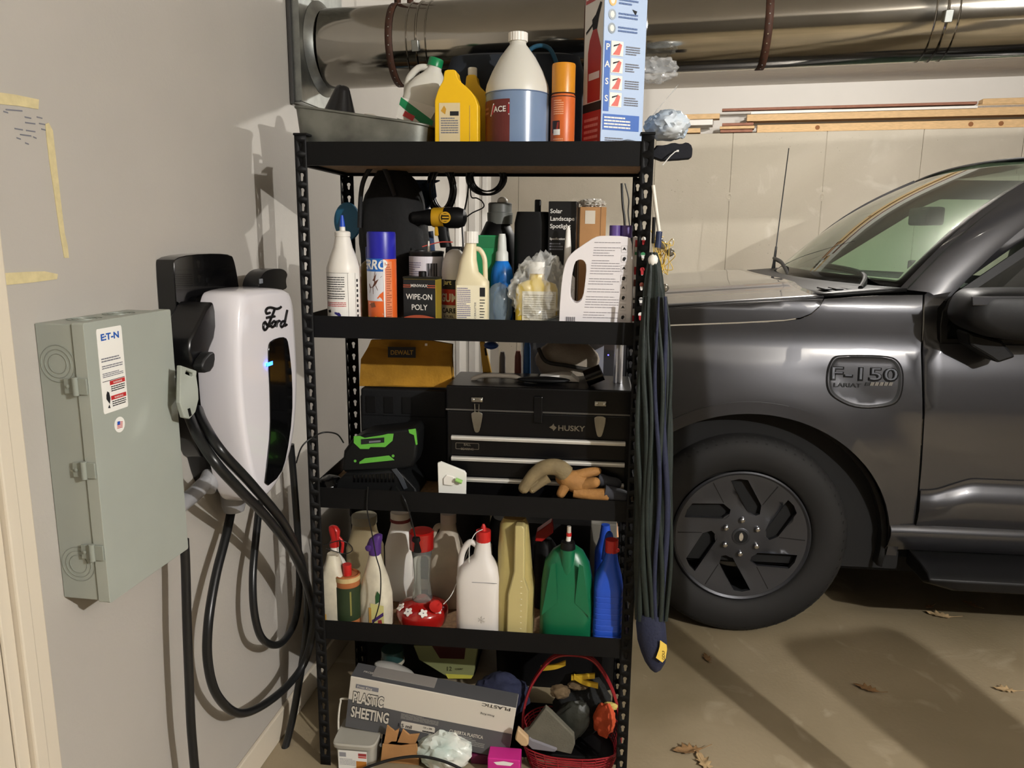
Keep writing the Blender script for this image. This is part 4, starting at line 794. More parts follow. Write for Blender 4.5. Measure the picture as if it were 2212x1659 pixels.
# dark tote filling the back of the shelf
X, W, H = fit(965, 1262, 120, .29, Z1); t = thing('storage_tote', 'dark navy fabric tote at the back of the top shelf under the duct', 'tote', (X, .30, Z1))
g = G(); secs(g, [(.0005, W/2*.94, .075, 6), (.02, W/2, .08, 6), (H*.8, W/2*1.0, .08, 5), (H*.97, W/2*.92, .07, 4), (H, W/2*.8, .05, 3)], mat('navy_fabric', '#1b222c', .8, nz=.4, ns=20)); g.done('bag', t, 50)
g = G(); g.tube(spline([Vector((.02, -.082, H*.8)), Vector((.05, -.086, H*1.0)), Vector((.10, -.086, H*1.0)), Vector((.13, -.082, H*.78))], 6), .006, C('#174a63', .7), 8); g.done('strap', t, 50)
# black block and zip tie behind the right post
a_, b_ = P(1410, 309, .34), P(1491, 350, .34)
t = thing('foam_block', 'black foam block wedged behind the right post under the plastic pack', 'block', ((a_.x+b_.x)/2, .33, b_.z)); w2 = (b_.x-a_.x)/2; h2 = a_.z-b_.z
g = G(); g.slab(chaikin([(-w2, .0), (w2*.9, h2*.12), (w2, h2*.2), (w2, h2*.75), (w2*.7, h2*.98), (w2*.4, h2*.85), (0, h2*.95), (-w2*.4, h2*.8), (-w2, h2*.8)], 1), .05, lambda u, v, q: Vector((u, .02-q, v)), mat('black_foam', '#0f1018', .8, bump=.2, bs=40)); g.done('block', t, 30, bevel=.003)
g = G(); g.tube([P(1431, 357, .27), P(1448, 337, .275), P(1458, 328, .28), P(1466, 325, .285)], .0016, K['wht'], 6); g.cbox(P(1464, 326, .285), (.006, .005, .005), K['wht']); g.done('zip_tie', None, 30, label='white zip tie sticking out of the black foam block', cat='zip tie')
# ================================================================ second shelf
# white squeeze bottle with a blue tip
Y = .065; X, W, H = fit(707, 778, 465, Y, Z2); r = W/2; t = thing('squeeze_bottle', 'white squeeze bottle with a blue pointed tip at the left end of the second shelf', 'bottle', (X, Y, Z2))
g = G(); g.lathe([(r*.9, .0004), (r, .005), (r, H*.52), (r*.985, H*.545), (r*.80, H*.63), (r*.56, H*.72), (r*.45, H*.80), (r*.43, H*.81)], whp, 36); g.done('body', t, 40)
g = G(); g.lathe([(r*.43, H*.81), (r*.46, H*.815), (r*.46, H*.85), (r*.40, H*.86), (r*.17, H*.865), (r*.155, H*.92)], whp, 28); g.done('cap', t, 30)
g = G(); g.lathe([(r*.175, H*.90), (r*.14, H*.94), (r*.08, H), (r*.05, H)], C('#1f49b8', .4), 20); g.done('tip', t, 40)
g = G(); cm_ = cyl(r); g.rect(-r*1.1, r*1.3, H*.015, H*.50, cm_, K['paper'], 22); c2 = cyl(r, .0014)
for u0, u1, v0, v1 in ((-r*1.0, r*.6, H*.498, H*.5), (r*.52, r*.535, H*.02, H*.5), (r*.98, r*.995, H*.02, H*.5)): g.rect(u0, u1, v0, v1, c2, K['ink'], 6)
g.lines(-r*.9, r*.35, H*.33, H*.47, 7, c2, K['ink'], 2, .35); g.lines(-r*.9, r*.35, H*.265, H*.325, 3, c2, K['ink'], 5, .35); g.lines(-r*.9, r*.4, H*.20, H*.245, 3, c2, K['inkr'], 6, .4)
ib = C('#2b2470', .6); g.poly([(-r*.3, H*.155), (r*.0, H*.15), (r*.1, H*.13), (r*.06, H*.105), (r*.22, H*.095), (r*.2, H*.085), (-r*.05, H*.09), (-r*.08, H*.12), (-r*.3, H*.14)], c2, ib); g.poly([(-r*.85, H*.165), (-r*.6, H*.175), (-r*.55, H*.15), (-r*.8, H*.145)], c2, K['ink']); g.poly([(-r*.75, H*.07), (-r*.4, H*.065), (-r*.1, H*.05), (-r*.4, H*.035), (-r*.75, H*.025)], c2, ib)
for k in range(9): g.rect(r*1.07, r*1.2, H*(.06+.045*k), H*(.085+.045*k), c2, K['ink'])
g.done('label_wrap', t, 0)
# ant and roach spray can
Y = .06; X, W, H = fit(795, 856, 500, Y, Z2); r = W/2; t = thing('insect_spray', 'insect spray can with a dark blue cap and orange label', 'spray can', (X, Y, Z2))
g = G(); g.lathe([(r*.97, .0004), (r, .004), (r, H*.72), (r*.94, H*.735)], C('#d8622a', .35), 36); g.done('can', t, 40)
g = G(); g.lathe([(r*.985, H*.72), (r*.99, H*.97), (r*.95, H*.995), (r*.8, H)], C('#20209a', .35), 36); g.done('cap', t, 40)
g = G(); cm_ = cyl(r); c2 = cyl(r, .0014); c3 = cyl(r, .002)
g.rect(-r*1.5, r*.35, H*.60, H*.73, cm_, C('#1f62b4', .4), 14); g.text('TERRO', .034, shift(c2, -r*.62, H*.625), K['paper'], .03, shear=.2, sx=.9); g.rect(-r*1.5, r*.35, H*.30, H*.60, cm_, C('#cfd0d6', .4), 14); g.poly([(-r*1.4, H*.30), (r*.34, H*.30), (r*.34, H*.40), (r*.1, H*.37), (-r*.1, H*.33), (-r*.6, H*.36), (-r*1.4, H*.35)], c2, C('#d8622a', .4))
br = C('#5a3424', .6); g.poly([(-r*.75, H*.47), (-r*.35, H*.52), (-r*.1, H*.585), (-r*.22, H*.50), (r*.05, H*.525), (-r*.15, H*.47), (-r*.35, H*.44), (-r*.65, H*.43)], c2, br)
for a, b in (((-.6, .44), (-.7, .38)), ((-.4, .44), (-.38, .37)), ((-.2, .46), (-.05, .41)), ((-.15, .5), (.25, .555)), ((-.3, .53), (-.2, .6))): g.poly([(r*a[0], H*a[1]), (r*a[0]+.0018, H*a[1]), (r*b[0]+.0012, H*b[1]), (r*b[0], H*b[1])], c2, br)
g.poly([(-r*.7, H*.27), (-r*.3, H*.29), (-r*.2, H*.24), (-r*.55, H*.23)], c2, C('#7c4a30', .6)); g.poly([(-r*.75, H*.27), (r*.32, H*.155), (r*.32, H*.17), (-r*.75, H*.285)], c2, C('#e9b08c', .5))
g.poly([(q[0]*r-r*.58, q[1]*H+H*.085) for q in rrect(.86, .12, .03)], c2, C('#ddc52d', .5)); g.lines(-r*.95, -r*.25, H*.04, H*.13, 4, c3, K['ink'], 3, .6, False)
g.rect(r*.36, r*.46, H*.01, H*.72, c2, K['paper']); g.rect(r*.52, r*.98, H*.01, H*.70, cm_, C('#d58258', .45), 5); g.lines(r*.55, r*.92, H*.06, H*.68, 26, c2, C('#a5512a', .5), 7); g.rect(r*.55, r*.9, H*.015, H*.05, c3, K['paper'], 3); g.done('label_wrap', t, 0)
# brass coloured can behind
Y = .16; X, W, H = fit(778, 826, 533, Y, Z2); r = W/2; t = thing('lubricant_can', 'dull brass spray can with a small blue cap behind the insect spray', 'spray can', (X, Y, Z2))
g = G(); g.lathe([(r, .0004), (r, H*.68), (r*.8, H*.78), (r*.5, H*.82)], mat('brass_can', '#7a6118', .4, .4, nz=.4, ns=9), 28); g.done('can', t, 40); capl(t, r*.42, H*.80, H, C('#1d2f86', .4))
# wipe-on poly tin
Y = .065; X, W, H = fit(875, 952, 597, Y, Z2); t = thing('finish_tin', 'flat black and gold tin of wipe-on poly wood finish', 'tin', (X, Y, Z2), R(-9))
hw, hd = W*.47, .024; g = G(); g.box((-hw, -hd, .0004), (hw, hd, H*.97), mat('gold_tin', '#b9a23f', .3, .5)); g.done('tin', t, 0, bevel=.003); g = G(); g.box((-hw-.001, -hd-.001, H*.955), (hw+.001, hd+.001, H), C('#2a2a24', .35, metal=.6)); g.done('top_rim', t, 0, bevel=.001)
capl(t, .0105, H, H+.014, K['blk'], 0, 0)
f = flat(-hd-.0008); f2 = flat(-hd-.0014); f3 = flat(-hd-.002); g = G(); g.rect(-hw*.99, hw*.99, .003, H*.95, f, mat('tin_black', '#14161a', .35)); g.rect(-hw*.99, hw*.99, H*.80, H*.85, f2, C('#b5563a', .5)); g.rect(-hw*.99, hw*.99, H*.815, H*.835, f3, C('#14161a', .5))
g.poly([(q[0]*hw, q[1]*H+H*.835) for q in rrect(1.0, .12, .055)], f3, K['ink']); g.text('MINWAX', .0115, lambda u, v: Vector((u, -hd-.0026, v+H*.81)), K['paper'], .01); g.text('WIPE-ON', .021, lambda u, v: Vector((u*.85, -hd-.002, v+H*.58)), K['paper'], .012); g.text('POLY', .021, lambda u, v: Vector((u*.9, -hd-.002, v+H*.385)), K['paper'], .012)
arc = lambda k, h: [(-hw*.97, H*(.02))]+[(-hw*.97+i*hw*.194, H*(k+h*math.sin(PI*(.25+.5*i/10)))) for i in range(11)]+[(hw*.97, H*.02)]
g.poly(arc(.12, .17), f2, C('#b5563a', .5)); g.poly(arc(.08, .14), f3, C('#a88a34', .45)); g.done('label_front', t, 0)
# paint can behind with red straw nozzle lying on it
Y = .20; X, W, H = fit(886, 958, 542, Y, Z2); r = W/2; t = thing('paint_can', 'small paint can with a white printed label behind the wood finish tin', 'can', (X, Y, Z2))
g = G(); g.lathe([(r*.98, .0004), (r, .004), (r, H*.96), (r*1.03, H*.97), (r*1.03, H*.995), (r*.92, H), (r*.9, H*.97), (r*.3, H*.97)], C('#3a3a3c', .35, metal=.7), 36); g.done('can', t, 40)
g = G(); cm_ = cyl(r); c2 = cyl(r, .0014); g.rect(-r*1.45, r*1.45, H*.02, H*.93, cm_, C('#ddd9e0', .6), 22); g.lines(-r*1.2, -r*.1, H*.45, H*.86, 14, c2, C('#8a86a0', .6), 5, .4)
for k in range(12): g.rect(r*(.2+.055*k), r*(.225+.055*k+(.02 if k % 3 else 0)), H*.66, H*.84, c2, K['ink'])
g.poly([(r*.2, H*.42), (r*.55, H*.48), (r*.85, H*.42), (r*.6, H*.34)], c2, C('#b5b5bd', .6)); g.done('label_wrap', t, 0)
g = G(); g.tube(spline([P(912, 533, .17), P(930, 528, .18), P(952, 523, .19), P(978, 523, .2)], 6), .0016, C('#b5453a', .4), 6); st_ = g.done('straw_nozzle', None, 50, label='thin red plastic straw with a white nozzle over the small paint can', cat='straw')
g = G(); q0 = P(926, 530, .175); g.tube([q0+Vector((0, 0, -.027)), q0+Vector((0, 0, -.012)), q0+Vector((0, 0, .012))], [.004, .004, .002], K['wht'], 8); g.done('nozzle', st_, 50, world=True)
# carb cleaner bottle
Y = .13; X, W, H = fit(955, 1012, 538, Y, Z2); r = W/2; t = thing('additive_bottle', 'grey white round-shouldered additive bottle with a red and black label', 'bottle', (X, Y, Z2))
g = G(); g.lathe([(r*.96, .0004), (r, .005), (r, H*.72), (r*.93, H*.84), (r*.72, H*.94), (r*.4, H*.985), (r*.2, H)], C('#cfccc6', .4), 30); g.done('body', t, 50)
g = G(); cm_ = cyl(r); c2 = cyl(r, .0014); g.rect(-r*1.2, r*1.2, H*.46, H*.62, cm_, K['ink'], 14); g.text('Jart', .018, shift(c2, -r*.45, H*.56), C('#d7cf8c', .5), .02); g.rect(-r*1.2, r*1.2, H*.30, H*.50, cyl(r, .0012), C('#a8281e', .5), 14); g.text('GUM', .031, shift(cyl(r, .0018), -r*.35, H*.345), C('#cfc9c0', .5), .03, sx=.8); g.text('CARB', .019, shift(c2, -r*.35, H*.20), K['ink'], .02); g.text('& FUEL', .010, shift(c2, -r*.35, H*.14), K['ink'], .01); g.rect(-r*1.2, r*1.2, .004, H*.09, cm_, K['ink'], 14); g.done('label_wrap', t, 0)
# cream cleaner bottle with loop handle
Y = .06; X, W, H = fit(985, 1056, 500, Y, Z2); hw = W/2; t = thing('cleaner_bottle', 'cream cleaner bottle with a moulded loop handle and white cap', 'bottle', (X, Y, Z2)); crm = mat('cream_hdpe', '#d9cfae', .4)
body(t, [(.0004, hw*.95, .026, 4), (.005, hw, .029, 4), (H*.50, hw, .029, 4), (H*.525, hw*.93, .027, 3.5, -hw*.02, 0), (H*.60, hw*.62, .024, 2.6, -hw*.24, 0), (H*.72, hw*.50, .021, 2.2, -hw*.24, 0), (H*.82, hw*.38, .016, 2, -hw*.14, 0), (H*.9, hw*.32, .013, 2, -hw*.08, 0)], crm)
g = G(); g.tube(spline([Vector((hw*.12, 0, H*.83)), Vector((hw*.45, 0, H*.82)), Vector((hw*.72, 0, H*.74)), Vector((hw*.78, 0, H*.62)), Vector((hw*.80, 0, H*.50))], 7), .0065, crm, 10); g.done('handle', t, 50); capl(t, hw*.42, H*.885, H, K['wht'], -hw*.06, ribs=36)
f = flat(-.0298); f2 = flat(-.0304); g = G(); g.rect(-hw*.85, hw*.88, H*.02, H*.47, f, C('#e6dfc4', .6)); g.lines(-hw*.82, hw*.0, H*.06, H*.45, 20, f2, C('#6f6a92', .6), 3, .4); g.rect(hw*.55, hw*.87, H*.36, H*.45, f2, K['ink']); g.lines(hw*.55, hw*.86, H*.08, H*.34, 9, f2, K['ink'], 8, .3); g.text('CERASTEE', .0065, lambda u, v: Vector((hw*.33-v, -.0306, H*.22+u)), K['inkg'], .0, sx=1.5)
for k in range(10): g.rect(hw*(-.3+.03*k), hw*(-.285+.03*k), H*.0, H*.05, f2, K['ink'])
g.done('label_front', t, 0)
# green carton
Y = .215; X, W, H = fit(1028, 1085, 508, Y, Z2); t = thing('green_carton', 'plain green carton behind the cream cleaner bottle', 'box', (X, Y, Z2), R(6))
g = G(); g.box((-W/2, -.02, .0004), (W/2, .02, H), mat('green_card', '#16804a', .5)); g.done('carton', t, 0, bevel=.002); g = G(); g.box((-W/2+.002, -.021, H*.86), (W/2-.002, -.0202, H*.985), C('#0f6a3c', .5)); g.done('carton_flap', t, 0)
# blue spray bottle
Y = .19; X, W, H = fit(1060, 1108, 505, Y, Z2); r = W/2; t = thing('spray_bottle', 'small blue bottle with a frosted pointed nozzle on the second shelf', 'bottle', (X, Y, Z2))
g = G(); g.lathe([(r*.95, .0004), (r, .005), (r, H*.55), (r*.9, H*.63), (r*.6, H*.70), (r*.5, H*.72)], mat('blue_bottle', '#1d6fc4', .25), 28); g.done('body', t, 50)
g = G(); g.lathe([(r*.58, H*.71), (r*.55, H*.80), (r*.42, H*.82), (r*.36, H*.95), (r*.28, H)], C('#cfd2cd', .4), 24); g.done('nozzle', t, 40)
# bluish film bag
Y = .14; p0 = P(1078, 640, Y); g = G(); g.blob((p0.x, Y, Z2+.062), (.040, .032, .068), mat('blue_tint_film', '#a3b6c0', .15, alpha=.42, spec=.8), 11, .06, 1.5, 4, flat=-.0615, crease=.1); g.done('parts_bag', None, 40, label='hazy blue plastic bag of small parts beside the cream bottle', cat='plastic bag')
# bag with a yellow bottle
Y = .10; X, W, H = fit(1112, 1207, 565, Y, Z2); hw = W/2; t = thing('yellow_bottle', 'yellow bottle with a white cap and label inside a clear plastic bag', 'bottle', (X, Y, Z2)); yb = C('#d9bb3f', .35)
body(t, [(.0004, hw*.9, .02, 4), (.004, hw*.95, .022, 4), (H*.60, hw*.95, .022, 4), (H*.68, hw*.85, .021, 3), (H*.74, hw*.36, .013, 2), (H*.84, hw*.33, .0125, 2)], yb); capl(t, hw*.36, H*.83, H, K['wht'])
f = flat(-.0228); f2 = flat(-.0234); g = G(); g.rect(-hw*.62, hw*.9, H*.04, H*.58, f, C('#dcd6c0', .6)); g.lines(-hw*.55, hw*.84, H*.08, H*.54, 14, f2, C('#9a917a', .6), 2, .4); g.done('label_front', t, 0)
g = G(); p0 = P(1168, 600, .11); bagm = mat('clear_bag', '#e9ebe8', .05, alpha=.26, spec=1.0, bump=.5, bs=22); g.blob((p0.x+.002, .105, Z2+.105), (.090, .062, .115), bagm, 21, .14, 1.9, 5, flat=-.1045, crease=.42); g.done('clear_bag', None, 40, label='clear crinkled plastic bag around the yellow bottle on the second shelf', cat='plastic bag')
g = G(); p0 = P(1190, 668, .045); g.loft([ring(20, .02*k, .02*k, 2, 0, 0, z) for z, k in ((0, .55), (.045, 1), (.05, 1.0))], mat('dark_lens', '#23282a', .1, coat=1))
g.v = [Matrix.Translation((p0.x-.018, .05, Z2+.022)) @ Matrix.Rotation(R(78), 4, 'Y') @ v for v in g.v]; g.done('headlamp_lens', None, 40, label='small dark glossy cone lying in the clear bag below the yellow bottle', cat='lens')
g = G(); p0 = P(1125, 672, .045); g.cbox((0, 0, 0), (.04, .012, .022), C('#cfc8dd', .5)); g.box((-.016, -.0065, -.003), (.010, -.006, 0), K['ink']); g.box((-.016, -.0065, -.008), (.006, -.006, -.0055), K['ink']); g.v = [Matrix.Translation((p0.x, .045, Z2+.012)) @ Matrix.Rotation(R(-6), 4, 'Y') @ v for v in g.v]; g.done('glue_packet', None, 0, bevel=.001, label='little lilac and white packet under the yellow bottle', cat='packet')
# white nozzle
Y = .16; X, W, H = fit(1217, 1233, 488, Y, Z2); t = thing('sealant_tube', 'white tapered sealant nozzle pointing up behind the big white jug', 'nozzle', (X, Y, Z2)); g = G(); g.lathe([(.022, .0004), (.022, H*.5), (.012, H*.54), (W*.5, H*.62), (W*.45, H*.8), (W*.3, H*.96), (W*.1, H)], K['wht'], 20); g.done('tube', t, 40)
# big white concentrate jug with purple caps
Y = .055; zb = Z2; jq = [(1207, 697), (1209, 660), (1212, 620), (1216, 588), (1223, 562), (1236, 545), (1262, 527), (1285, 512), (1300, 509), (1352, 510), (1365, 517), (1366, 560), (1366, 640), (1362, 697)]
hq = [(1241, 566), (1252, 560), (1262, 563), (1267, 575), (1264, 610), (1259, 645), (1248, 656), (1237, 652), (1231, 640), (1234, 600)]
o0 = P(1290, 697, Y); t = thing('concentrate_jug', 'big white flat jug with a handle slot, purple caps and dense printed text', 'jug', (o0.x, Y, Z2))
lc = lambda q: (P(*q, Y-.03).x-o0.x, max(.0003, P(*q, Y-.03).z-Z2)); jo = [lc(q) for q in jq]; jo[0] = (jo[0][0], .0003); jo[-1] = (jo[-1][0], .0003); jh = [tuple(q) for q in chaikin([lc(q) for q in hq], 1)]
jm = mat('jug_white', '#dcd8da', .36); g = G(); g.slab([jo[0]]+[tuple(q) for q in chaikin(jo[1:-1], 1, False)]+[jo[-1]], .03, lambda u, v, q: Vector((u, -q, v)), jm, [jh], t0=-.03); g.done('body', t, 40, bevel=.010, seg=4)
for (x0, x1) in ((1316, 1342), (1340, 1366)):
    a_, b_ = P(x0, 500, Y), P(x1, 500, Y); capl(t, (b_.x-a_.x)/2*.98, P(1340, 510, Y).z-Z2-.004, P(1340, 487, Y).z-Z2, C('#54407f', .4), (a_.x+b_.x)/2-o0.x, ribs=30)
f = flat(-.0308); f2 = flat(-.0313); L2 = lambda x, y: lc((x, y)); g = G()
q = [L2(1283, 520), L2(1345, 522), L2(1342, 694), L2(1250, 694)]
n_ = 30
for k in range(n_):
    v = L2(1300, 524+5.6*k)[1]
    if k in (1, 6, 13, 17, 20, 26): continue
    xl = L2(1284-.9*max(0, k-1), 524+5.6*k)[0]; xr = L2(1340-(14 if k in (5, 12, 16, 25) else 0), 560)[0]; g.lines(xl, xr, v-.0012, v+.0012, 1, f, C('#6f6a70', .6), k, .55)
for k in range(8):
    cx, cz = L2(1349-.6*k, 538+21*k); sq = rrect(.0155, .017, .0015, cx, cz); g.slab(sq, .0310, lambda u, v, q_: Vector((u, -q_, v)), C('#a9a5a8', .6), [[tuple(Vector((cx, cz))+(Vector(p_)-Vector((cx, cz)))*.93) for p_ in sq]], t0=.0306)
    g.poly([(cx-.004, cz-.004), (cx+.001, cz-.006), (cx+.005, cz+.001), (cx+.002, cz+.005), (cx-.003, cz+.003)] if k % 2 else [(cx-.005, cz-.003), (cx, cz+.005), (cx+.005, cz-.003), (cx, cz-.001)], f2, K['ink'])
for k in range(11): a_ = L2(1222+2*k, 688); g.rect(a_[0], a_[0]+(.0012 if k % 2 else .0006), L2(1222, 697)[1], L2(1222, 684)[1], f2, C('#55525c', .6))
g.done('printed_label', t, 0)
# red and white carton by the right post
Y = .10; X, W, H = fit(1366, 1394, 512, Y, Z2); t = thing('red_white_carton', 'narrow white carton with red print squeezed beside the right post', 'box', (X, Y, Z2)); g = G(); g.box((-W/2, -.04, .0004), (W/2-.004, .06, H), K['paper']); g.done('carton', t, 0, bevel=.001)
f = flat(-.0408); g = G()
for v0, v1, c_ in ((.90, .97, '#b02a30'), (.82, .85, '#3c8a5a'), (.62, .70, '#b02a30'), (.50, .57, '#6a2f22'), (.36, .38, '#555555'), (.27, .33, '#3a3436'), (.14, .20, '#b02a30'), (.02, .06, '#b02a30')): g.rect(-W/2+.001, W*.36, H*v0, H*v1, f, C(c_, .5))
g.done('printed_front', t, 0)
# rear row: black tool with dome, charger case, light box, brown box
Y = .325; X, W, H = fit(1034, 1115, 455, Y, Z2); r = W/2; t = thing('sander_tool', 'black power tool with a domed body and grey top knob', 'power tool', (X, Y, Z2)); g = G(); g.lathe([(r*.9, .0004), (r, .01), (r, H*.62), (r*.92, H*.78), (r*.6, H*.9), (r*.3, H*.93)], K['blk'], 30); g.done('housing', t, 50)
g = G(); g.lathe([(r*.66, H*.88), (r*.68, H*.98), (r*.62, H*.985), (r*.62, H*1.06), (r*.56, H*1.07)], C('#5a5c58', .4), 26, c=(r*.12, 0)); g.done('knob', t, 40); g = G(); g.blob((r*.25, 0, H*1.08), (.016, .016, .014), K['wht'], 2, .02); g.done('bulb_cap', t, 50)
g = G(); g.lathe([(r*.3, .001), (r*.32, .0)], C('#3c3e3c', .4), 16, lambda x, y, z: Vector((x+r*.2, -r*.98, H*.6+y))); g.done('vent_disc', t, 40, sol=.004)
Y = .27; X, W, H = fit(1110, 1190, 458, Y, Z2); t = thing('battery_charger', 'matte black battery charger with an upright tab on the second shelf', 'charger', (X, Y, Z2)); body(t, [(.0004, W*.48, .045, 6), (H*.9, W*.48, .045, 5), (H, W*.42, .04, 4)], K['blk']); g = G(); g.box((.006, -.03, H*.95), (.024, -.012, P(1160, 432, Y).z-Z2), K['blk2']); g.done('tab', t, 0, bevel=.003)
Y = .235; X, W, H = fit(1186, 1245, 436, Y, Z2); t = thing('spotlight_box', 'black carton lettered Solar Landscape Spotlight at the back of the second shelf', 'box', (X, Y, Z2), R(-4)); g = G(); g.box((-W/2, -.035, .0004), (W/2, .035, H), mat('carton_black', '#101012', .4)); g.done('carton', t, 0, bevel=.0015)
f = flat(-.0358); g = G()
for i, w_ in enumerate(('Solar', 'Landscape', 'Spotlight')): g.text(w_, .0165, lambda u, v: Vector((-W*.44+u, -.0358, H-.032-.0205*i+v)), K['paper'], .012, 'LEFT')
g.text('Specification', .0085, lambda u, v: Vector((-W*.44+u, -.0358, H-.105+v)), K['paper'], .01, 'LEFT'); g.lines(-W*.44, W*.05, H-.135, H-.112, 3, f, K['inkg'], 3); g.done('lettering', t, 0)
Y = .30; X, W, H = fit(1246, 1302, 448, Y, Z2); t = thing('cardboard_box', 'brown cardboard box wrapped in clear film beside the spotlight carton', 'box', (X, Y, Z2), R(8)); g = G(); g.box((-W/2, -.04, .0004), (W/2, .04, H), mat('kraft_card', '#a97c4d', .75, nz=.12)); g.done('carton', t, 0, bevel=.0015); g = G(); g.rect(-W*.3, W*.08, H*.86, H*.97, flat(-.0408), C('#c9bfae', .5)); g.rect(W*.28, W*.3, .001, H, flat(-.0405), C('#6d4c2c', .7)); g.done('tape', t, 0)
p0 = P(1280, 440, .28); g = G(); g.blob((p0.x, .285, p0.z+.002), (.042, .035, .014), mat('white_film', '#d9d3c8', .25, alpha=.8), 31, .25, 2.5, 4, crease=.5); g.done('film_wad', None, 30, label='wad of whitish plastic film on top of the brown cardboard box', cat='plastic film')
p0 = P(1335, 480, .33); g = G(); g.blob((p0.x, .33, Z2+.085), (.035, .03, .085), C('#3b372e', .8), 41, .2, 2, 3, flat=-.0845); g.done('cloth_bundle', None, 50, label='dark brown bundle behind the purple caps of the white jug', cat='bundle')
# black bag with blue cloth, drill
Y = .30; X, W, H = fit(782, 925, 425, Y, Z2); t = thing('tool_bag', 'soft black tool bag filling the back left of the second shelf', 'bag', (X, Y, Z2)); g = G(); g.blob((0, 0, H*.62), (W*.52, .078, H*.62), mat('black_canvas', '#131314', .85, bump=.15, bs=80), 51, .10, 1.6, 4, flat=-H*.619); g.done('bag_body', t, 60)
g = G(); g.tube(spline([Vector((-W*.45, -.05, H*.75)), Vector((-W*.36, -.065, H*1.1)), Vector((-W*.1, -.07, H*1.25)), Vector((W*.1, -.065, H*1.0))], 8), .007, C('#1b1b1d', .7), 8); g.done('handle', t, 50)
blu = mat('denim_blue_cloth', '#3a4a68', .85, nz=.35, ns=14, bump=.2, bs=120)
def cloth(pts, Y, d, label, m, amp=.010, cat='cloth', seed=0, name='hanging_cloth'):
    o = [(P(x, y, Y).x, P(x, y, Y).z) for x, y in pts]; g = G(); V, F = cdt(o, (), .012)
    f_ = lambda x, z: Vector((x, Y-amp*(1.5*noise.noise(Vector((x*28+seed, z*9, seed)))+.7*math.sin(x*90+z*30+seed)), z))
    g.add([f_(*q) for q in V], F, m); return g.done(name, None, 80, sol=d, label=label, cat=cat)
cloth([(800, 398), (838, 396), (868, 425), (905, 452), (912, 463), (945, 425), (940, 396), (950, 390), (842, 388), (800, 390)], .345, .006, 'folded blue cloth hanging at the top back of the second shelf', blu, .012)
cloth([(838, 402), (860, 425), (868, 470), (848, 468), (840, 452)], .26, .006, 'small blue cloth fold in front of the black tool bag', blu, .008, seed=3)
cloth([(890, 505), (935, 500), (940, 545), (925, 580), (890, 585)], .335, .006, 'blue cloth fold below the drill', blu, .01, seed=5)
dc = P(950, 470, .24); dr_ = thing('cordless_drill', 'black and yellow cordless drill lying on the second shelf pile', 'drill', (dc.x, .24, Z2)); dy_ = mat('drill_yellow', '#c99a1e', .4)
TD = lambda z: Vector((0, 0, z)); XT = lambda x, y, z: Vector((dc.x+z, .24+x, dc.z+y))
q = lambda px_: P(px_, 470, .24).x-dc.x
g = G(); g.lathe([(.010, q(888)), (.016, q(892)), (.018, q(905)), (.021, q(918)), (.024, q(925)), (.024, q(935))], K['blk'], 24, XT); g.done('chuck', dr_, 40, world=True)
g = G(); g.lathe([(.026, q(934)), (.028, q(938)), (.029, q(958)), (.030, q(960))], dy_, 28, XT); g.done('gear_case', dr_, 40, world=True); g = G(); g.lathe([(.0285, q(958)), (.030, q(965)), (.030, q(990)), (.024, q(1003)), (.01, q(1008))], K['blk'], 28, XT); g.done('motor_housing', dr_, 40, world=True)
g = G(); g.lathe([(.016, 0), (.016, .002)], dy_, 22, lambda x, y, z: Vector((dc.x+q(966)+x, .21-z, dc.z+y))); g.lathe([(.012, .002), (.012, .003)], K['blk'], 20, lambda x, y, z: Vector((dc.x+q(966)+x, .21-z, dc.z+y)))
for k in range(3): g.box((dc.x+q(960), .2062, dc.z-.010+.008*k), (dc.x+q(974), .207, dc.z-.006+.008*k), dy_)
g.done('vent_badge', dr_, 40, world=True)
g = G(); g.loft([[Vector((dc.x+q(955)+hx+sx_, .24+sy_, dc.z+z)) for sx_, sy_ in [(v.x, v.y) for v in ring(14, .017, .015, 2.5)]] for hx, z in ((0, -.02), (.004, -.05), (.012, -.085))], K['blk']); g.done('grip', dr_, 50, world=True); g = G(); g.box((dc.x+q(940), .228, dc.z-.052), (dc.x+q(950), .25, dc.z-.026), dy_); g.done('trigger', dr_, 0, bevel=.003, world=True)
g = G(); g.box((dc.x+q(964), .22, Z2+.001), (dc.x+q(1000), .285, dc.z-.082), K['blk']); g.done('battery', dr_, 0, bevel=.006, world=True)
# teal disc edge at the left
p0 = P(772, 470, .34); g = G(); g.lathe([(.055, 0), (.058, .006), (.056, .014), (.05, .016)], mat('teal_plastic', '#1c5f80', .3), 36, lambda x, y, z: Vector((p0.x-.035+x*.8, .345+z-x*.2, p0.z-.012+y))); g.done('flying_disc', None, 40, label='blue round plastic disc edge beside the rear left post', cat='disc')
# cords hanging from the shelf above
def cord(name, pts, r, label, m=None, Y=.345, cat='cord', seg=8, group=None):
    g = G(); g.tube(spline([P(*q) if len(q) == 3 else P(q[0], q[1], Y) for q in pts], seg), r, m or cabm, 8); return g.done(name, None, 60, label=label, cat=cat, group=group)
def coil(cx, cy, rx, ry, n, Y, label, r=.0022, seed=0):
    rnd = random.Random(seed); pts = []
    for k in range(n):
        for i in range(10):
            a = 2*PI*i/10; j = 1+.14*math.sin(k*2.1+i*.3); p = P(cx+rx*j*math.cos(a)+k*.9, cy+ry*j*math.sin(a), Y+.012*math.sin(a*1+k)); pts.append(p)
    g = G(); g.tube(spline(pts, 3), r, cabm, 6); return g.done('coiled_cord', None, 60, label=label, cat='cord', group='coiled cords under the top shelf')
coil(950, 408, 24, 50, 12, .345, 'bundle of black coiled cord hanging above the drill', seed=1)
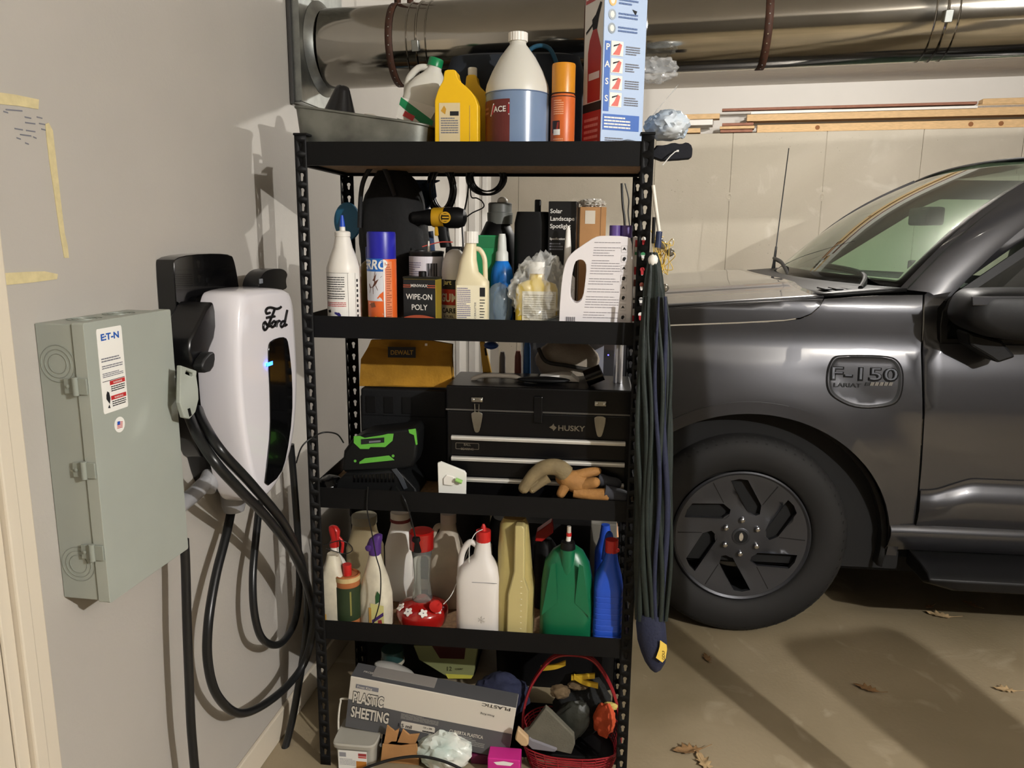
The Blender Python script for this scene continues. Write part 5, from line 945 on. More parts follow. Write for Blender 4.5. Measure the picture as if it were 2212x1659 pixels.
coil(1048, 384, 36, 34, 10, .352, 'flat loop of black cord hanging right of the drill', seed=2)
cord('extension_lead', [(1012, 392), (1010, 420), (1004, 452), (998, 475), (1000, 520), (1001, 560)], .0026, 'black cord dropping beside the drill to the shelf')
cord('extension_lead', [(1016, 398), (1018, 425), (1030, 428), (1042, 436), (1044, 448), (1020, 460), (1003, 473)], .002, 'thin black cord looping to a small plug right of the drill')
cord('extension_lead', [(1343, 396), (1345, 440), (1349, 475), (1350, 520)], .0036, 'thick black cord inside the rear right post', Y=.36)
cord('extension_lead', [(1350, 396), (1358, 430), (1357, 460), (1362, 500)], .002, 'thin black cord slanting beside the rear right post', Y=.365)
# ================================================================ third shelf
def pslab(th, pts, Y, d, m, name, bevel=.003, holes=(), smooth=30, seg=2):
    zm = th.location.z+.0005 if th.name.split('.')[0] in ('charger_dock', 'stud_finder') else .0005
    o = [(P(x, y, Y).x, max(zm, P(x, y, Y).z)) for x, y in pts]; hh = [[(P(x, y, Y).x, P(x, y, Y).z) for x, y in h] for h in holes]
    g = G(); g.slab(o, d, lambda u, v, t: Vector((u, Y+d-t, v)), m, hh); return g.done(name, th, smooth, bevel=bevel, seg=seg, world=True)
def pm(Y): return lambda x, y: P(x, y, Y)
# black case
Y = .20; X, W, H = fit(778, 968, 842, Y, Z3); t = thing('tool_case', 'black moulded tool case under the yellow pouch on the third shelf', 'tool case', (X, .275, Z3)); g = G(); g.box((-W/2, -.07, .0004), (W/2, .07, H*.93), mat('case_black', '#0f1012', .65, bump=.08, bs=150, spec=.3)); g.done('case_body', t, 0, bevel=.008); g = G(); g.box((-W/2+.004, -.072, H*.70), (W/2-.004, .072, H), mat('case_black')); g.done('case_lid', t, 0, bevel=.006)
for k in range(3): g = G(); g.box((-W/2+.02+.055*k, -.0745, H*.74), (-W/2+.05+.055*k, -.072, H*.92), K['blk']); g.done('lid_rib', t, 0, bevel=.001)
# yellow pouch
zt = Z3+H+.002; t = thing('tool_pouch', 'worn mustard yellow canvas tool pouch with a black name patch', 'pouch', (P(875, 838, .23).x, .25, zt)); can = mat('mustard_canvas', '#a87a1c', .85, nz=.3, ns=10, bump=.2, bs=150)
po = [(776, 837), (776, 778), (790, 752), (798, 736), (860, 735), (930, 738), (975, 746), (976, 838)]
o = [(P(x, y, .22).x, max(zt+.0005, P(x, y, .22).z)) for x, y in po]; g = G(); V, F = cdt([tuple(q) for q in o], (), .012); dz_ = lambda x, z, s: Vector((x, .245+s*(.022*(1-((z-zt)/.09))+.004+.006*noise.noise(Vector((x*20, z*20, 1)))), z))
for s in (-1, 1): g.add([dz_(x, z, s) for x, z in V], F if s < 0 else [f[::-1] for f in F], can)
n = len(o); g.add([dz_(x, z, -1) for x, z in o]+[dz_(x, z, 1) for x, z in o], [(i, (i+1) % n, (i+1) % n+n, i+n) for i in range(n)], can); g.done('pouch_body', t, 60, world=True)
g = G(); mm_ = lambda off: (lambda x, y: P(x, y, .222-off)); g.poly([(838, 749), (898, 750), (898, 773), (838, 772)], mm_(.008), K['ink']); g.text('DEWALT', 13.5, lambda u, v: P(868+u, 766-v, .2135), C('#9a7420', .6), .02, sx=.9); g.poly([(918, 742), (923, 742), (923, 747), (918, 747)], mm_(.009), K['wht']); g.done('name_patch', t, 0, sol=.001, world=True)
# black sack
p0 = P(1008, 790, .30); g = G(); g.blob((p0.x, .31, Z3+.15), (.04, .05, .15), mat('black_sack', '#1d1e21', .3, bump=.4, bs=30), 61, .15, 2, 4, flat=-.1495, crease=.4); g.done('plastic_sack', None, 40, label='crumpled black plastic sack between the yellow pouch and the tool chest', cat='plastic bag')
# steel tool chest
Y0 = .075; zl = Z3; xa, xb = P(966, 950, Y0).x, P(1362, 950, Y0).x; hl = P(1160, 838, Y0).z-zl; TW = xb-xa
tc_ = thing('tool_chest', 'black steel three-drawer tool chest with silver drawer pulls', 'tool chest', ((xa+xb)/2, Y0+.11, zl)); tcm = mat('tool_chest_black', '#08080a', .33, nz=.3, ns=8, spec=.3)
g = G(); g.box((-TW/2, -.11, .0004), (TW/2, .11, hl*.78), tcm); g.done('chest_body', tc_, 0, bevel=.004); g = G(); g.box((-TW/2-.002, -.112, hl*.785), (TW/2+.002, .112, hl), tcm); lid = g.done('lid', tc_, 0, bevel=.005)
g = G(); g.box((-TW/2-.003, -.1135, hl*.785), (TW/2+.003, -.112, hl*.80), C('#6b6b6b', .3, metal=.8)); g.done('lid_edge', tc_, 0, bevel=.0005)
dh = [(.40, .56), (.215, .375), (.03, .19)]
for i, (v0, v1) in enumerate(dh):
    g = G(); g.box((-TW/2+.012, -.1145, hl*v0), (TW/2-.012, -.1102, hl*v1), tcm); d_ = g.done('drawer', tc_, 0, bevel=.002)
    g = G(); zc = hl*v1-.002; pr = [(0, -.008), (-.010, -.006), (-.012, 0), (-.010, .004), (0, .005)]
    g.loft([[Vector((x, -.1146+p, zc+q)) for p, q in pr] for x in (-TW/2+.014, TW/2-.014)], mat('drawer_pull_aluminium', '#cfcdc6', .4, .4)); g.done('drawer_pull', d_, 40)
chr_ = mat('latch_nickel', '#a8a69e', .28, 1, nz=.2)
for px_, ry in ((1031, 0), (1297, 8)):
    lx = P(px_, 880, Y0).x-(xa+xb)/2; g = G(); g.box((lx-.016, -.1165, hl*.865), (lx+.016, -.112, hl*.905), chr_); lt = g.done('latch', tc_, 0, bevel=.0015)
    for s in (-1, 1): g = G(); g.lathe([(.0045, 0), (.0045, .003), (.002, .0045)], chr_, 12, lambda x, y, z: Vector((lx+s*.011+x, -.1165-z, hl*.885+y))); g.done('rivet', lt, 40)
    g = G(); g.slab(chaikin([(lx-.016, hl*.78), (lx+.016, hl*.78), (lx+.015, hl*.72), (lx+.008, hl*.62), (lx+.004, hl*.60), (lx-.004, hl*.60), (lx-.008, hl*.62), (lx-.015, hl*.72)], 1), .118, lambda u, v, q_: Vector((u, -q_, v)), chr_, t0=.112); g.done('hasp', lt, 30, bevel=.0015)
    if not ry: g = G(); g.tube([Vector((lx+a, -.117, hl*b)) for a, b in ((-.005, .77), (-.006, .85), (.006, .85), (.005, .77))], .0016, chr_, 6); g.done('bail', lt, 50)
lx = P(1163, 880, Y0).x-(xa+xb)/2; g = G(); g.box((lx-.012, -.1175, hl*.70), (lx+.012, -.112, hl*.93), tcm); g.done('hasp_plate', tc_, 0, bevel=.003)
g = G(); tx = P(1205, 920, Y0).x-(xa+xb)/2; wm_ = lambda u, v: Vector((tx+u, -.1112, hl*.64+v)); g.text('HUSKY', .021, wm_, chr_, .018, 'LEFT', sx=1.12); g.poly([(-.024, .008), (-.016, .013), (-.012, .019), (-.010, .013), (-.003, .008), (-.008, .002), (-.012, -.002), (-.014, .003)], wm_, chr_); g.done('brand_lettering', tc_, 0, sol=.0008)
g = G(); bx_ = P(1010, 957, Y0).x-(xa+xb)/2; bm_ = lambda u, v: Vector((bx_+u, -.1153, hl*.46+v)); oo = rrect(.066, .018, .002); g.slab(oo, .1158, lambda u, v, q_: Vector((bx_+u, -q_, hl*.475+v)), chr_, [[(q_[0]*.97, q_[1]*.9) for q_ in oo]], t0=.115); g.text('BALL', .009, lambda u, v: Vector((bx_+u, -.1153, hl*.478+v)), chr_, .01); g.text('BEARING', .009, lambda u, v: Vector((bx_+u, -.1153, hl*.44+v)), chr_, .01); g.done('drawer_badge', tc_, 0, sol=.0005, kind='stuff')
g = G(); g.tube(spline([Vector((-.20, -.02, hl+.001)), Vector((-.17, -.02, hl+.012)), Vector((-.12, -.02, hl+.014)), Vector((-.075, -.02, hl+.012)), Vector((-.05, -.02, hl+.001))], 6), .007, C('#6d655a', .5), 10); g.done('lid_handle', tc_, 50)
zc = zl+hl
# things on the chest lid
a_ = P(1115, 818, .14); b_ = P(1232, 818, .14); g = G(); g.blob(((a_.x+b_.x)/2, .145, zc+.010), ((b_.x-a_.x)/2, .022, .0095), K['blk'], 71, .03, 1); g.done('sanding_pad', None, 50, label='long flat black oval pad on the tool chest lid', cat='pad')
g = G(); q = [(1165, 812), (1215, 806), (1235, 808), (1252, 822), (1240, 824), (1170, 824)]; o = [(P(x, y, .20).x, max(zc+.001, P(x, y, .20).z)) for x, y in q]; g.slab(o, .06, lambda u, v, t: Vector((u, .23-t, v)), K['wht']); g.done('white_tray', None, 30, bevel=.002, label='small white plastic tray behind the black pad on the tool chest', cat='tray')
p0 = P(1283, 803, .13); g = G(); g.lathe([(.013, -.024), (.0235, -.024), (.0235, .024), (.013, .024)], K['blk2'], 30, lambda x, y, z: Vector((p0.x+z, .13+x, zc+.0245+y)), cap=(0, 0))
Mx = Matrix.Translation((p0.x, .13, zc+.030)) @ Matrix.Rotation(R(-24), 4, 'Y') @ Matrix.Translation((-p0.x, -.13, -zc-.0245)); g.v = [Mx @ v for v in g.v]; g.done('tape_roll', None, 40, label='shiny black roll of tape leaning on the tool chest lid', cat='tape roll')
X, W, H = fit(1327, 1346, 700, .20, zc); t = thing('aluminium_extrusion', 'upright ribbed aluminium bar standing on the tool chest by the right post', 'bar', (X, .20, zc)); g = G()
g.loft([[Vector((x*W, y*.02, z)) for x, y in ((-.5, -1), (-.3, -1.15), (-.12, -1), (-.05, -.6), (.05, -.6), (.12, -1), (.3, -1.1), (.5, -1), (.5, 1), (-.5, 1))] for z in (.0005, H)], mat('brushed_aluminium', '#c2c2c6', .3, .9)); g.done('bar', t, 30)
# tools behind the chest
gold = mat('gold_level', '#c79a2a', .4)
t = thing('spirit_level', 'yellow spirit level standing upright behind the tool chest', 'level', (P(1048, 810, .32).x, .32, zc)); pslab(t, [(1036, 738), (1046, 738), (1064, 820), (1044, 820)], .31, .02, gold, 'level_body'); pslab(t, [(1046, 752), (1050, 752), (1053, 768), (1048, 768)], .309, .001, K['blk'], 'vial', 0)
g = G(); a_ = P(1060, 747, .30); g.blob((a_.x, .31, a_.z), (.022, .02, .012), C('#23468c', .5), 73, .1); g.done('blue_clamp', None, 50, label='blue clamp jaw above the spirit level', cat='clamp')
for (x0, x1, y0, c_, nm, lb) in ((1078, 1092, 760, '#6f6a68', 'chisel', 'grey chisel blade standing behind the tool chest'), (1111, 1126, 758, '#7a4032', 'wooden_handle', 'reddish brown wooden tool handle behind the tool chest'), (1130, 1146, 738, '#275f9c', 'blue_pry_bar', 'blue pry bar standing behind the tool chest')):
    X, W, H = fit(x0, x1, y0, .33, zc-.1); g = G(); g.loft([ring(14, W/2*k, .008*k+.002, 2.5, X, .33, z) for z, k in ((Z3+.0005, 1), (zc-.1+H*.5, 1.0), (zc-.1+H*.9, .92), (zc-.1+H, .6))], C(c_, .5)); g.done(nm, None, 50, label=lb, cat='tool')
capg = mat('grey_canvas_cap', '#8f8577', .9, nz=.15, bump=.2, bs=140); cp0 = P(1225, 785, .31)
t = thing('canvas_hat', 'grey beige canvas hat with a dark band behind the tool chest', 'hat', (cp0.x, .32, zc-.02))
g = G(); g.blob((0, 0, .055), (.095, .06, .07), capg, 81, .08, 1.5, 4, flat=-.0545); g.done('crown', t, 60); g = G(); g.tube(spline([Vector((-.085, -.045, .10)), Vector((-.06, -.066, .065)), Vector((.0, -.070, .055)), Vector((.06, -.066, .045)), Vector((.095, -.04, .04))], 8), .006, C('#25231f', .8), 8); g.done('band', t, 50)
g = G(); p0 = P(1265, 775, .37); g.box((p0.x-.06, .36, Z3+.0005), (p0.x+.055, .375, P(1265, 735, .36).z), C('#7b7c86', .4)); g.box((P(1314, 767, .359).x-.002, .359, P(1314, 767, .359).z-.002), (P(1314, 767, .359).x+.002, .36, P(1314, 767, .359).z+.002), mat('violet_led', '#4a4aff', .4, emit='#5a55ff', es=3)); g.done('wall_router', None, 0, bevel=.004, label='flat grey device panel with a tiny violet light behind the hat', cat='device')
# battery on its charger
p0 = P(815, 1045, .09); t = thing('battery_pack', 'black and lime green mower battery resting on its charger', 'battery', (p0.x, .12, Z3+.045)); lime = mat('lime_plastic', '#5fae3f', .4); bk = mat('battery_black', '#0f1011', .5, spec=.3)
pslab(t, [(738, 1012), (742, 975), (760, 950), (790, 936), (850, 930), (895, 924), (903, 935), (900, 985), (892, 1010), (850, 1018), (745, 1022)], .075, .10, bk, 'pack_body', .008)
pslab(t, [(764, 942), (778, 942), (788, 946), (826, 940), (838, 937), (850, 937), (848, 952), (832, 966), (815, 966), (800, 966), (797, 970), (778, 970), (764, 957)], .0735, .0012, lime, 'green_trim', .0005)
pslab(t, [(776, 998), (788, 990), (840, 984), (852, 994), (776, 1002)], .0735, .0012, lime, 'green_trim', .0005); pslab(t, [(780, 949), (830, 945), (830, 956), (780, 960)], .0720, .0010, K['ink'], 'data_label', 0); pslab(t, [(797, 953), (822, 951), (822, 955), (797, 957)], .0714, .0005, K['inkg'], 'data_print', 0); pslab(t, [(882, 928), (898, 926), (902, 960), (898, 962), (894, 940), (884, 936)], .0735, .0012, lime, 'green_trim', .0005)
for x, y in ((767, 996), (849, 985)): q = P(x, y, .0735); g = G(); g.lathe([(.004, 0), (.004, .0015)], lime, 10, lambda a, b, c: Vector((q.x+a, .075-c, q.z+b))); g.done('corner_dot', t, 30, world=True)
t2 = thing('charger_dock', 'black ribbed battery charger dock at the front left of the third shelf', 'charger', (p0.x, .10, Z3)); pslab(t2, [(722, 1085), (726, 1042), (745, 1024), (850, 1016), (868, 1024), (900, 1058), (900, 1085)], .055, .14, bk, 'dock_body', .006)
for k in range(11): x = 764+8.4*k; pslab(t2, [(x, 1042), (x, 1026-k*.4), (x+3.5, 1026-k*.4), (x+3.5, 1042)], .0525, .002, K['blk2'], 'rib', .0006)
pslab(t2, [(845, 1014), (856, 1012), (870, 1030), (880, 1055), (872, 1058), (860, 1034)], .0515, .003, C('#3a3e44', .4), 'side_bar', .001)
p0 = P(700, 1028, .05); g = G(); g.blob((p0.x+.008, .07, Z3+.026), (.035, .04, .025), K['blk2'], 91, .2, 2, 3, flat=-.0255); g.done('cable_clump', None, 50, label='clump of black cable end beside the battery dock', cat='cable')
# level plate / laser switch plate
t = thing('stud_finder', 'small white and lime wall plate gadget leaning on the tool chest', 'gadget', (P(975, 1062, .03).x, .03, Z3)); pl_ = [(947, 1070), (945, 1000), (952, 998), (1003, 1018), (1007, 1024), (1006, 1072)]
pslab(t, pl_, .032, .010, C('#e4e4de', .4), 'plate', .0015); pslab(t, [(950, 1003), (953, 999), (1003, 1018), (1007, 1023), (1006, 1072), (1003, 1072), (1003, 1026)], .0425, .004, lime, 'green_edge', .0005)
pslab(t, [(957, 1034), (964, 1026), (980, 1030), (983, 1044), (977, 1050), (958, 1048)], .028, .006, K['wht'], 'button', .002); q = P(984, 1040, .02); g = G(); g.tube([Vector((q.x, .022, q.z+.005)), Vector((q.x+.018, .022, q.z-.002))], .006, C('#8fbf6a', .3), 10); g.done('bubble_vial', t, 50, world=True)
# pair of work gloves
lea = mat('tan_leather', '#956a38', .75, nz=.25, ns=30, bump=.2, bs=120); leo = mat('olive_leather', '#77684a', .8, nz=.25, ns=30, bump=.2, bs=120); cuf = mat('dark_cuff', '#2a2b31', .85)
t = thing('work_glove', 'tan leather work glove with a dark cuff drooping over the shelf edge', 'glove', (P(1240, 1075, .02).x, .03, Z3+.03))
def fing(pts, rs, m, nm, th): g = G(); g.tube(spline([P(*q) for q in pts], 6), [rs[0]+(rs[1]-rs[0])*i/(6*(len(pts)-1)) for i in range(6*(len(pts)-1)+1)], m, 12); g.blob(P(*pts[0]), (rs[0],)*3, m, 1, 0, 1, 2); g.done(nm, th, 60, world=True)
g = G(); a_ = P(1240, 1040, .035); g.blob((0, 0, 0), (.052, .028, .030), lea, 95, .1, 2, 3); g.v = [Matrix.Translation(a_) @ Matrix.Rotation(R(18), 4, 'Y') @ v for v in g.v]; g.done('palm', t, 60, world=True)
fing([(1212, 1066, .02), (1222, 1050, .025), (1240, 1040, .03)], (.013, .017), lea, 'finger', t); fing([(1290, 1018, .045), (1268, 1022, .04), (1240, 1030, .035)], (.012, .017), lea, 'finger', t); fing([(1285, 1042, .02), (1265, 1046, .025), (1235, 1052, .03)], (.015, .016), lea, 'finger', t); fing([(1308, 1068, .015), (1280, 1068, .02), (1240, 1062, .025)], (.017, .017), lea, 'finger', t)
fing([(1348, 1072, .02), (1330, 1068, .02), (1305, 1062, .018)], (.017, .020), cuf, 'cuff', t); fing([(1330, 1045, .05), (1315, 1042, .045), (1290, 1034, .04)], (.017, .017), cuf, 'cuff', t)
t = thing('work_glove', 'olive suede work glove arched in front of the tool chest', 'glove', (P(1165, 1050, .02).x, .03, Z3+.03)); fing([(1132, 1054, .01), (1145, 1036, .015), (1158, 1022, .02), (1178, 1010, .025), (1205, 1010, .03), (1222, 1024, .035)], (.016, .026), leo, 'glove_body', t); fing([(1128, 1052, .01), (1140, 1048, .012), (1165, 1042, .02)], (.009, .014), leo, 'finger', t)
fing([(1150, 1058, .01), (1165, 1045, .015), (1185, 1032, .02)], (.010, .014), leo, 'finger', t)
# ================================================================ fourth shelf: jugs and garden bottles
# white trigger sprayer, far left
Y = .13; X, W, H = fit(698, 752, 1180, Y, Z4); hw = W/2; t = thing('trigger_sprayer', 'white spray bottle with a red trigger head at the left end of the fourth shelf', 'spray bottle', (X, Y, Z4)); body(t, [(.0004, hw*.9, .03, 3.5), (.005, hw, .033, 3.5), (H*.62, hw, .033, 3.5), (H*.78, hw*.7, .026, 2.5), (H*.9, hw*.32, .012, 2), (H, hw*.3, .012, 2)], whp); redp = mat('red_plastic', '#b4211f', .35)
z0 = H; g = G(); g.loft([ring(16, hx, hy, 2.5, cx, 0, z) for z, hx, hy, cx in ((z0, .014, .014, 0), (z0+.012, .014, .014, 0), (z0+.022, .012, .013, .004), (z0+.05, .017, .013, .002), (z0+.062, .013, .011, -.002), (z0+.066, .006, .006, -.004))], redp); g.done('trigger_head', t, 50); g = G(); g.tube(spline([Vector((.014, 0, z0+.03)), Vector((.026, 0, z0+.012)), Vector((.022, 0, z0-.02))], 5), .005, redp, 8); g.done('trigger', t, 50)
# cream jug front left
Y = .06; X, W, H = fit(699, 728, 1195, Y, Z4); hw = W/2; t = thing('cream_jug', 'dirty cream plastic jug with an orange sticker behind the green can', 'jug', (X+.012, Y, Z4)); dcm = mat('dirty_cream', '#d6cfba', .5, nz=.2, ns=25)
body(t, [(.0004, hw*1.5, .032, 5), (.005, hw*1.6, .034, 5), (H*.70, hw*1.6, .034, 5), (H*.80, hw*1.3, .030, 3), (H*.93, hw*.95, .022, 2.5), (H, hw*.8, .018, 2)], dcm); g = G(); g.rect(-hw*1.4, -hw*.7, H*.05, H*.2, flat(-.0348), C('#c79b4a', .6)); g.done('sticker', t, 0)
# green and copper can
Y = .055; X, W, H = fit(726, 778, 1238, Y, Z4); r = W/2; t = thing('fuel_can', 'round can with a dark green label, copper bands and a red cap', 'can', (X, Y, Z4)); g = G(); g.lathe([(r*.97, .0004), (r, .004), (r, H*.93), (r*1.01, H*.935), (r*1.0, H*.985), (r*.93, H), (r*.88, H*.97), (r*.3, H*.965)], mat('copper_band', '#a8653a', .45), 34); g.done('can', t, 40)
g = G(); c_ = cyl(r); g.rect(-r*2.6, r*2.6, H*.17, H*.80, c_, C('#24331c', .5), 36); g.rect(-r*2.6, r*2.6, H*.90, H*.985, cyl(r, .0012), C('#bda777', .5), 36); g.rect(r*.45, r*.58, H*.28, H*.74, cyl(r, .0014), C('#77723a', .5)); g.done('label_wrap', t, 0); capl(t, r*.36, H*.97, H+.028, redp, 0, 0, ribs=26)
# white bottle, purple flip nozzle
Y = .07; X, W, H = fit(778, 846, 1195, Y, Z4); hw = W/2; t = thing('plant_spray', 'dirty white garden bottle with a purple trigger and flower label', 'spray bottle', (X, Y, Z4), R(-14)); body(t, [(.0004, hw*.95, .03, 4), (.006, hw*1.0, .033, 4), (H*.45, hw*.98, .032, 3.5), (H*.65, hw*.80, .028, 3), (H*.85, hw*.52, .02, 2.4), (H, hw*.36, .014, 2)], dcm); pur = mat('purple_plastic', '#4b2d72', .4)
g = G(); g.loft([ring(18, hx, hy, 2.4, cx, 0, z) for z, hx, hy, cx in ((H-.002, .017, .017, 0), (H+.012, .018, .018, 0), (H+.028, .021, .017, -.002), (H+.045, .019, .016, .004), (H+.058, .012, .012, .012), (H+.062, .005, .006, .014))], pur); g.done('trigger_head', t, 50); g = G(); g.lathe([(.009, 0), (.009, .006), (.006, .007)], pur, 14, lambda x, y, z: Vector((-.010+x, -.017-z, H+.022+y))); g.done('nozzle', t, 40)
f = flat(-.0335); f2 = flat(-.034); g = G(); g.rect(hw*.0, hw*.92, H*.05, H*.36, f, C('#d8d28a', .6)); g.poly([(hw*.35, H*.36), (hw*.6, H*.40), (hw*.7, H*.5), (hw*.5, H*.55), (hw*.35, H*.47)], flat(-.0328), C('#2f5a34', .6)); g.poly([(hw*.1, H*.08), (hw*.9, H*.22), (hw*.9, H*.27), (hw*.1, H*.13)], f2, C('#4b2d72', .6)); g.poly([(hw*.5, H*.07), (hw*.8, H*.1), (hw*.75, H*.16), (hw*.5, H*.14)], f2, C('#a13a3a', .6)); g.rect(-hw*.12, hw*.05, H*.06, H*.30, f2, C('#c79b4a', .6)); g.done('label_front', t, 0)
# rear row jugs
def jug(px0, px1, pt, Y, nm, lb, m, capm, neck=.34, cx=0, capt=None, d=.04, sh=.66, handle=None, cat='jug', ribs=0):
    X, W, H = fit(px0, px1, pt, Y, Z4); hw = W/2; t = thing(nm, lb, cat, (X, Y, Z4)); nx = cx*hw
    body(t, [(.0004, hw*.93, d*.93, 4), (.006, hw, d, 4), (H*sh, hw, d, 4), (H*(sh+.1), hw*.86+abs(nx)*.0, d*.85, 3, nx*.2, 0), (H*(sh+.2), hw*(neck+.12), d*.6, 2.3, nx*.8, 0), (H*.93, hw*neck, hw*neck, 2, nx, 0)], m); capl(t, hw*neck*1.14, H*.90, H, capm, nx, ribs=ribs)
    if handle:
        g = G(); g.tube(spline([Vector((hw*a, 0, H*b)) for a, b in handle], 7), .009, m, 10); g.done('handle', t, 50)
    return t, hw, H
tan = mat('tan_plastic', '#9a8c6c', .5)
jug(752, 826, 1112, .27, 'tan_jug', 'tan plastic jug with a broad grey cap at the back of the fourth shelf', tan, C('#8c8672', .5), .62, .0, sh=.6)
t, hw, H = jug(835, 905, 1105, .25, 'white_jug', 'white jug with a dark red banded cap at the back of the fourth shelf', whp, C('#d9d4c8', .4), .52, -.1, sh=.62); g = G(); g.lathe([(hw*.61, H*.895), (hw*.61, H*.93)], C('#6e1a1c', .4), 26, c=(-hw*.1, 0)); g.done('cap_band', t, 40)
jug(930, 1000, 1108, .22, 'beige_jug', 'dusty beige jug with a plain cap behind the hummingbird feeder', mat('dusty_beige', '#b5aa98', .55, nz=.15), C('#b3a79c', .45), .42, .12, sh=.6, handle=[(-.1, .86), (-.6, .84), (-.85, .7), (-.9, .55)])
# front white jug with red spout cap
t, hw, H = jug(988, 1080, 1145, .06, 'white_jug', 'white gallon jug with a red spout cap in front on the fourth shelf', mat('grey_white_hdpe', '#d5d0cb', .4, nz=.06, ns=5), redp, .30, .22, d=.045, sh=.56, handle=[(.0, .84), (-.4, .88), (-.75, .78), (-.86, .62), (-.88, .5)], ribs=30)
g = G(); g.lathe([(hw*.14, H*.995), (hw*.12, H*1.03), (hw*.05, H*1.06)], redp, 16, c=(hw*.22, 0)); g.done('spout', t, 50); g = G(); g.tube([Vector((hw*a, -.0455, H*.56)) for a in (-.2, .4, .95)], .0007, K['inkg'], 5); g.done('mould_seam', t, 40)
g = G(); g.text('*', .05, lambda u, v: Vector((hw*.25+u, -.0462, H*.12+v)), C('#b9b3ad', .5), .0); g.done('embossed_mark', t, 0, sol=.001)
g = G(); g.tube(spline([Vector((hw*.2, -.01, H*1.02)), Vector((-hw*.1, -.03, H*1.0)), Vector((-hw*.3, -.045, H*.9)), Vector((-hw*.32, -.048, H*.75))], 6), .0012, C('#c9c9c4', .3), 6); g.done('tether', t, 50)
# yellowish gas jug seen edge-on
Y = .085; X, W, H = fit(1072, 1158, 1118, Y, Z4); hw = W/2; t = thing('oil_jug', 'murky yellow translucent oil jug with a central grip rib', 'jug', (X, Y, Z4)); ym = mat('yellow_translucent', '#a89a63', .3, sss=.3, nz=.12, ns=9)
body(t, [(.0004, hw*.9, .045, 5), (.006, hw*.93, .05, 5), (H*.42, hw*.93, .05, 5), (H*.55, hw*.85, .048, 3.5, -hw*.05, 0), (H*.75, hw*.80, .04, 3, -hw*.1, 0), (H*.95, hw*.7, .03, 2.6, -hw*.12, 0), (H, hw*.55, .02, 2.4, -hw*.1, 0)], ym)
g = G(); g.slab([(-hw*.1, H*.0), (hw*.62, H*0), (hw*.70, H*.44), (hw*.5, H*.54), (hw*.48, H*.97), (hw*.42, H*.995), (-.0, H*.995), (-hw*.02, H*.6), (-hw*.3, H*.40), (-hw*.35, 0)], .062, lambda u, v, q_: Vector((u, -q_, v+.0006)), mat('yellow_rib', '#b3a672', .35), t0=.02); g.done('grip_rib', t, 30, bevel=.004)
for k in range(10): g = G(); g.blob((hw*.36, -.063, H*(.06+.052*k)), (.0035, .001, .0015), C('#d9d2ae', .3), 1, 0, 1, 1); g.done('volume_mark', t, 50)
# green jug
Y = .075; X, W, H = fit(1165, 1285, 1172, Y, Z4); hw = W/2; t = thing('green_jug', 'dark green plastic jug with a black neck ring and white applicator', 'jug', (X, Y, Z4)); gm = mat('green_hdpe', '#0f5a3a', .34)
body(t, [(.0004, hw*.90, .05, 4), (.006, hw*.95, .055, 4), (H*.35, hw*.95, .055, 4), (H*.60, hw*.92, .05, 3.2), (H*.80, hw*.80, .042, 2.6, -hw*.02, 0), (H*.92, hw*.55, .03, 2.2, 0, 0), (H*.97, hw*.3, .02, 2, 0, 0)], gm)
g = G(); g.loft([ring(20, k*hw, .02*k/.27, 2, -hw*.0, -.03+.012*(z/H-.5), z) for z, k in ((H*.50, .02), (H*.56, .14), (H*.66, .22), (H*.80, .26), (H*.97, .26))], gm); g.done('pour_spout', t, 50)
g = G(); g.lathe([(hw*.26, H*.95), (hw*.27, H*.99), (hw*.24, H*1.04), (hw*.16, H*1.05)], K['blk'], 24, c=(0, -.02)); g.done('neck_ring', t, 40); g = G(); g.tube([Vector((0, -.02, H*1.03)), Vector((.002, -.02, H*1.10))], .007, K['wht'], 12); g.tube([Vector((.002, -.02, H*1.10)), Vector((.002, -.02, H*1.135))], .0075, redp, 12); g.tube([Vector((.002, -.02, H*1.135)), Vector((.002, -.02, H*1.2))], .006, C('#b9b0a4', .5), 12); g.done('applicator', t, 40)
for s in (-1, 1): g = G(); g.slab([(s*hw*.30, H*.45), (s*hw*.42, H*.86), (s*hw*.56, H*.84), (s*hw*.86, H*.30)], .0015, lambda u, v, q_: Vector((u, -.0525+.00*v-q_, v)), gm); g.done('facet', t, 0)
# blue jug
Y = .065; X, W, H = fit(1281, 1347, 1165, Y, Z4); hw = W/2; t = thing('blue_jug', 'bright blue ribbed jug with a red cap at the right end of the fourth shelf', 'jug', (X, Y, Z4)); bm_ = mat('blue_hdpe', '#1f47ad', .38)
S = [(.0004, hw*.9, .045, 5), (.004, hw*.95, .048, 5)]
for k in range(9): z = H*(.05+.055*k); S += [(z, hw*.95, .048, 5), (z+.0015, hw*.935, .0468, 5), (z+.003, hw*.95, .048, 5)]
S += [(H*.56, hw*.95, .048, 5), (H*.64, hw*.86, .042, 3.5), (H*.78, hw*.52, .028, 2.4, hw*.08, 0), (H*.90, hw*.34, .016, 2, hw*.12, 0)]
body(t, S, bm_, smooth=35); g = G(); g.tube(spline([Vector((hw*.1, .02, H*.86)), Vector((hw*.0, .045, H*.99)), Vector((-hw*.15, .06, H*.9)), Vector((-hw*.3, .055, H*.72))], 6), .009, bm_, 10); g.done('handle', t, 50); capl(t, hw*.42, H*.88, H, redp, hw*.12, ribs=28); g = G(); g.lathe([(.005, 0), (.005, .012), (.002, .014)], redp, 12, lambda x, y, z: Vector((hw*.5+x, -.02-z*.5, H*.93+y))); g.done('vent_cap', t, 50)
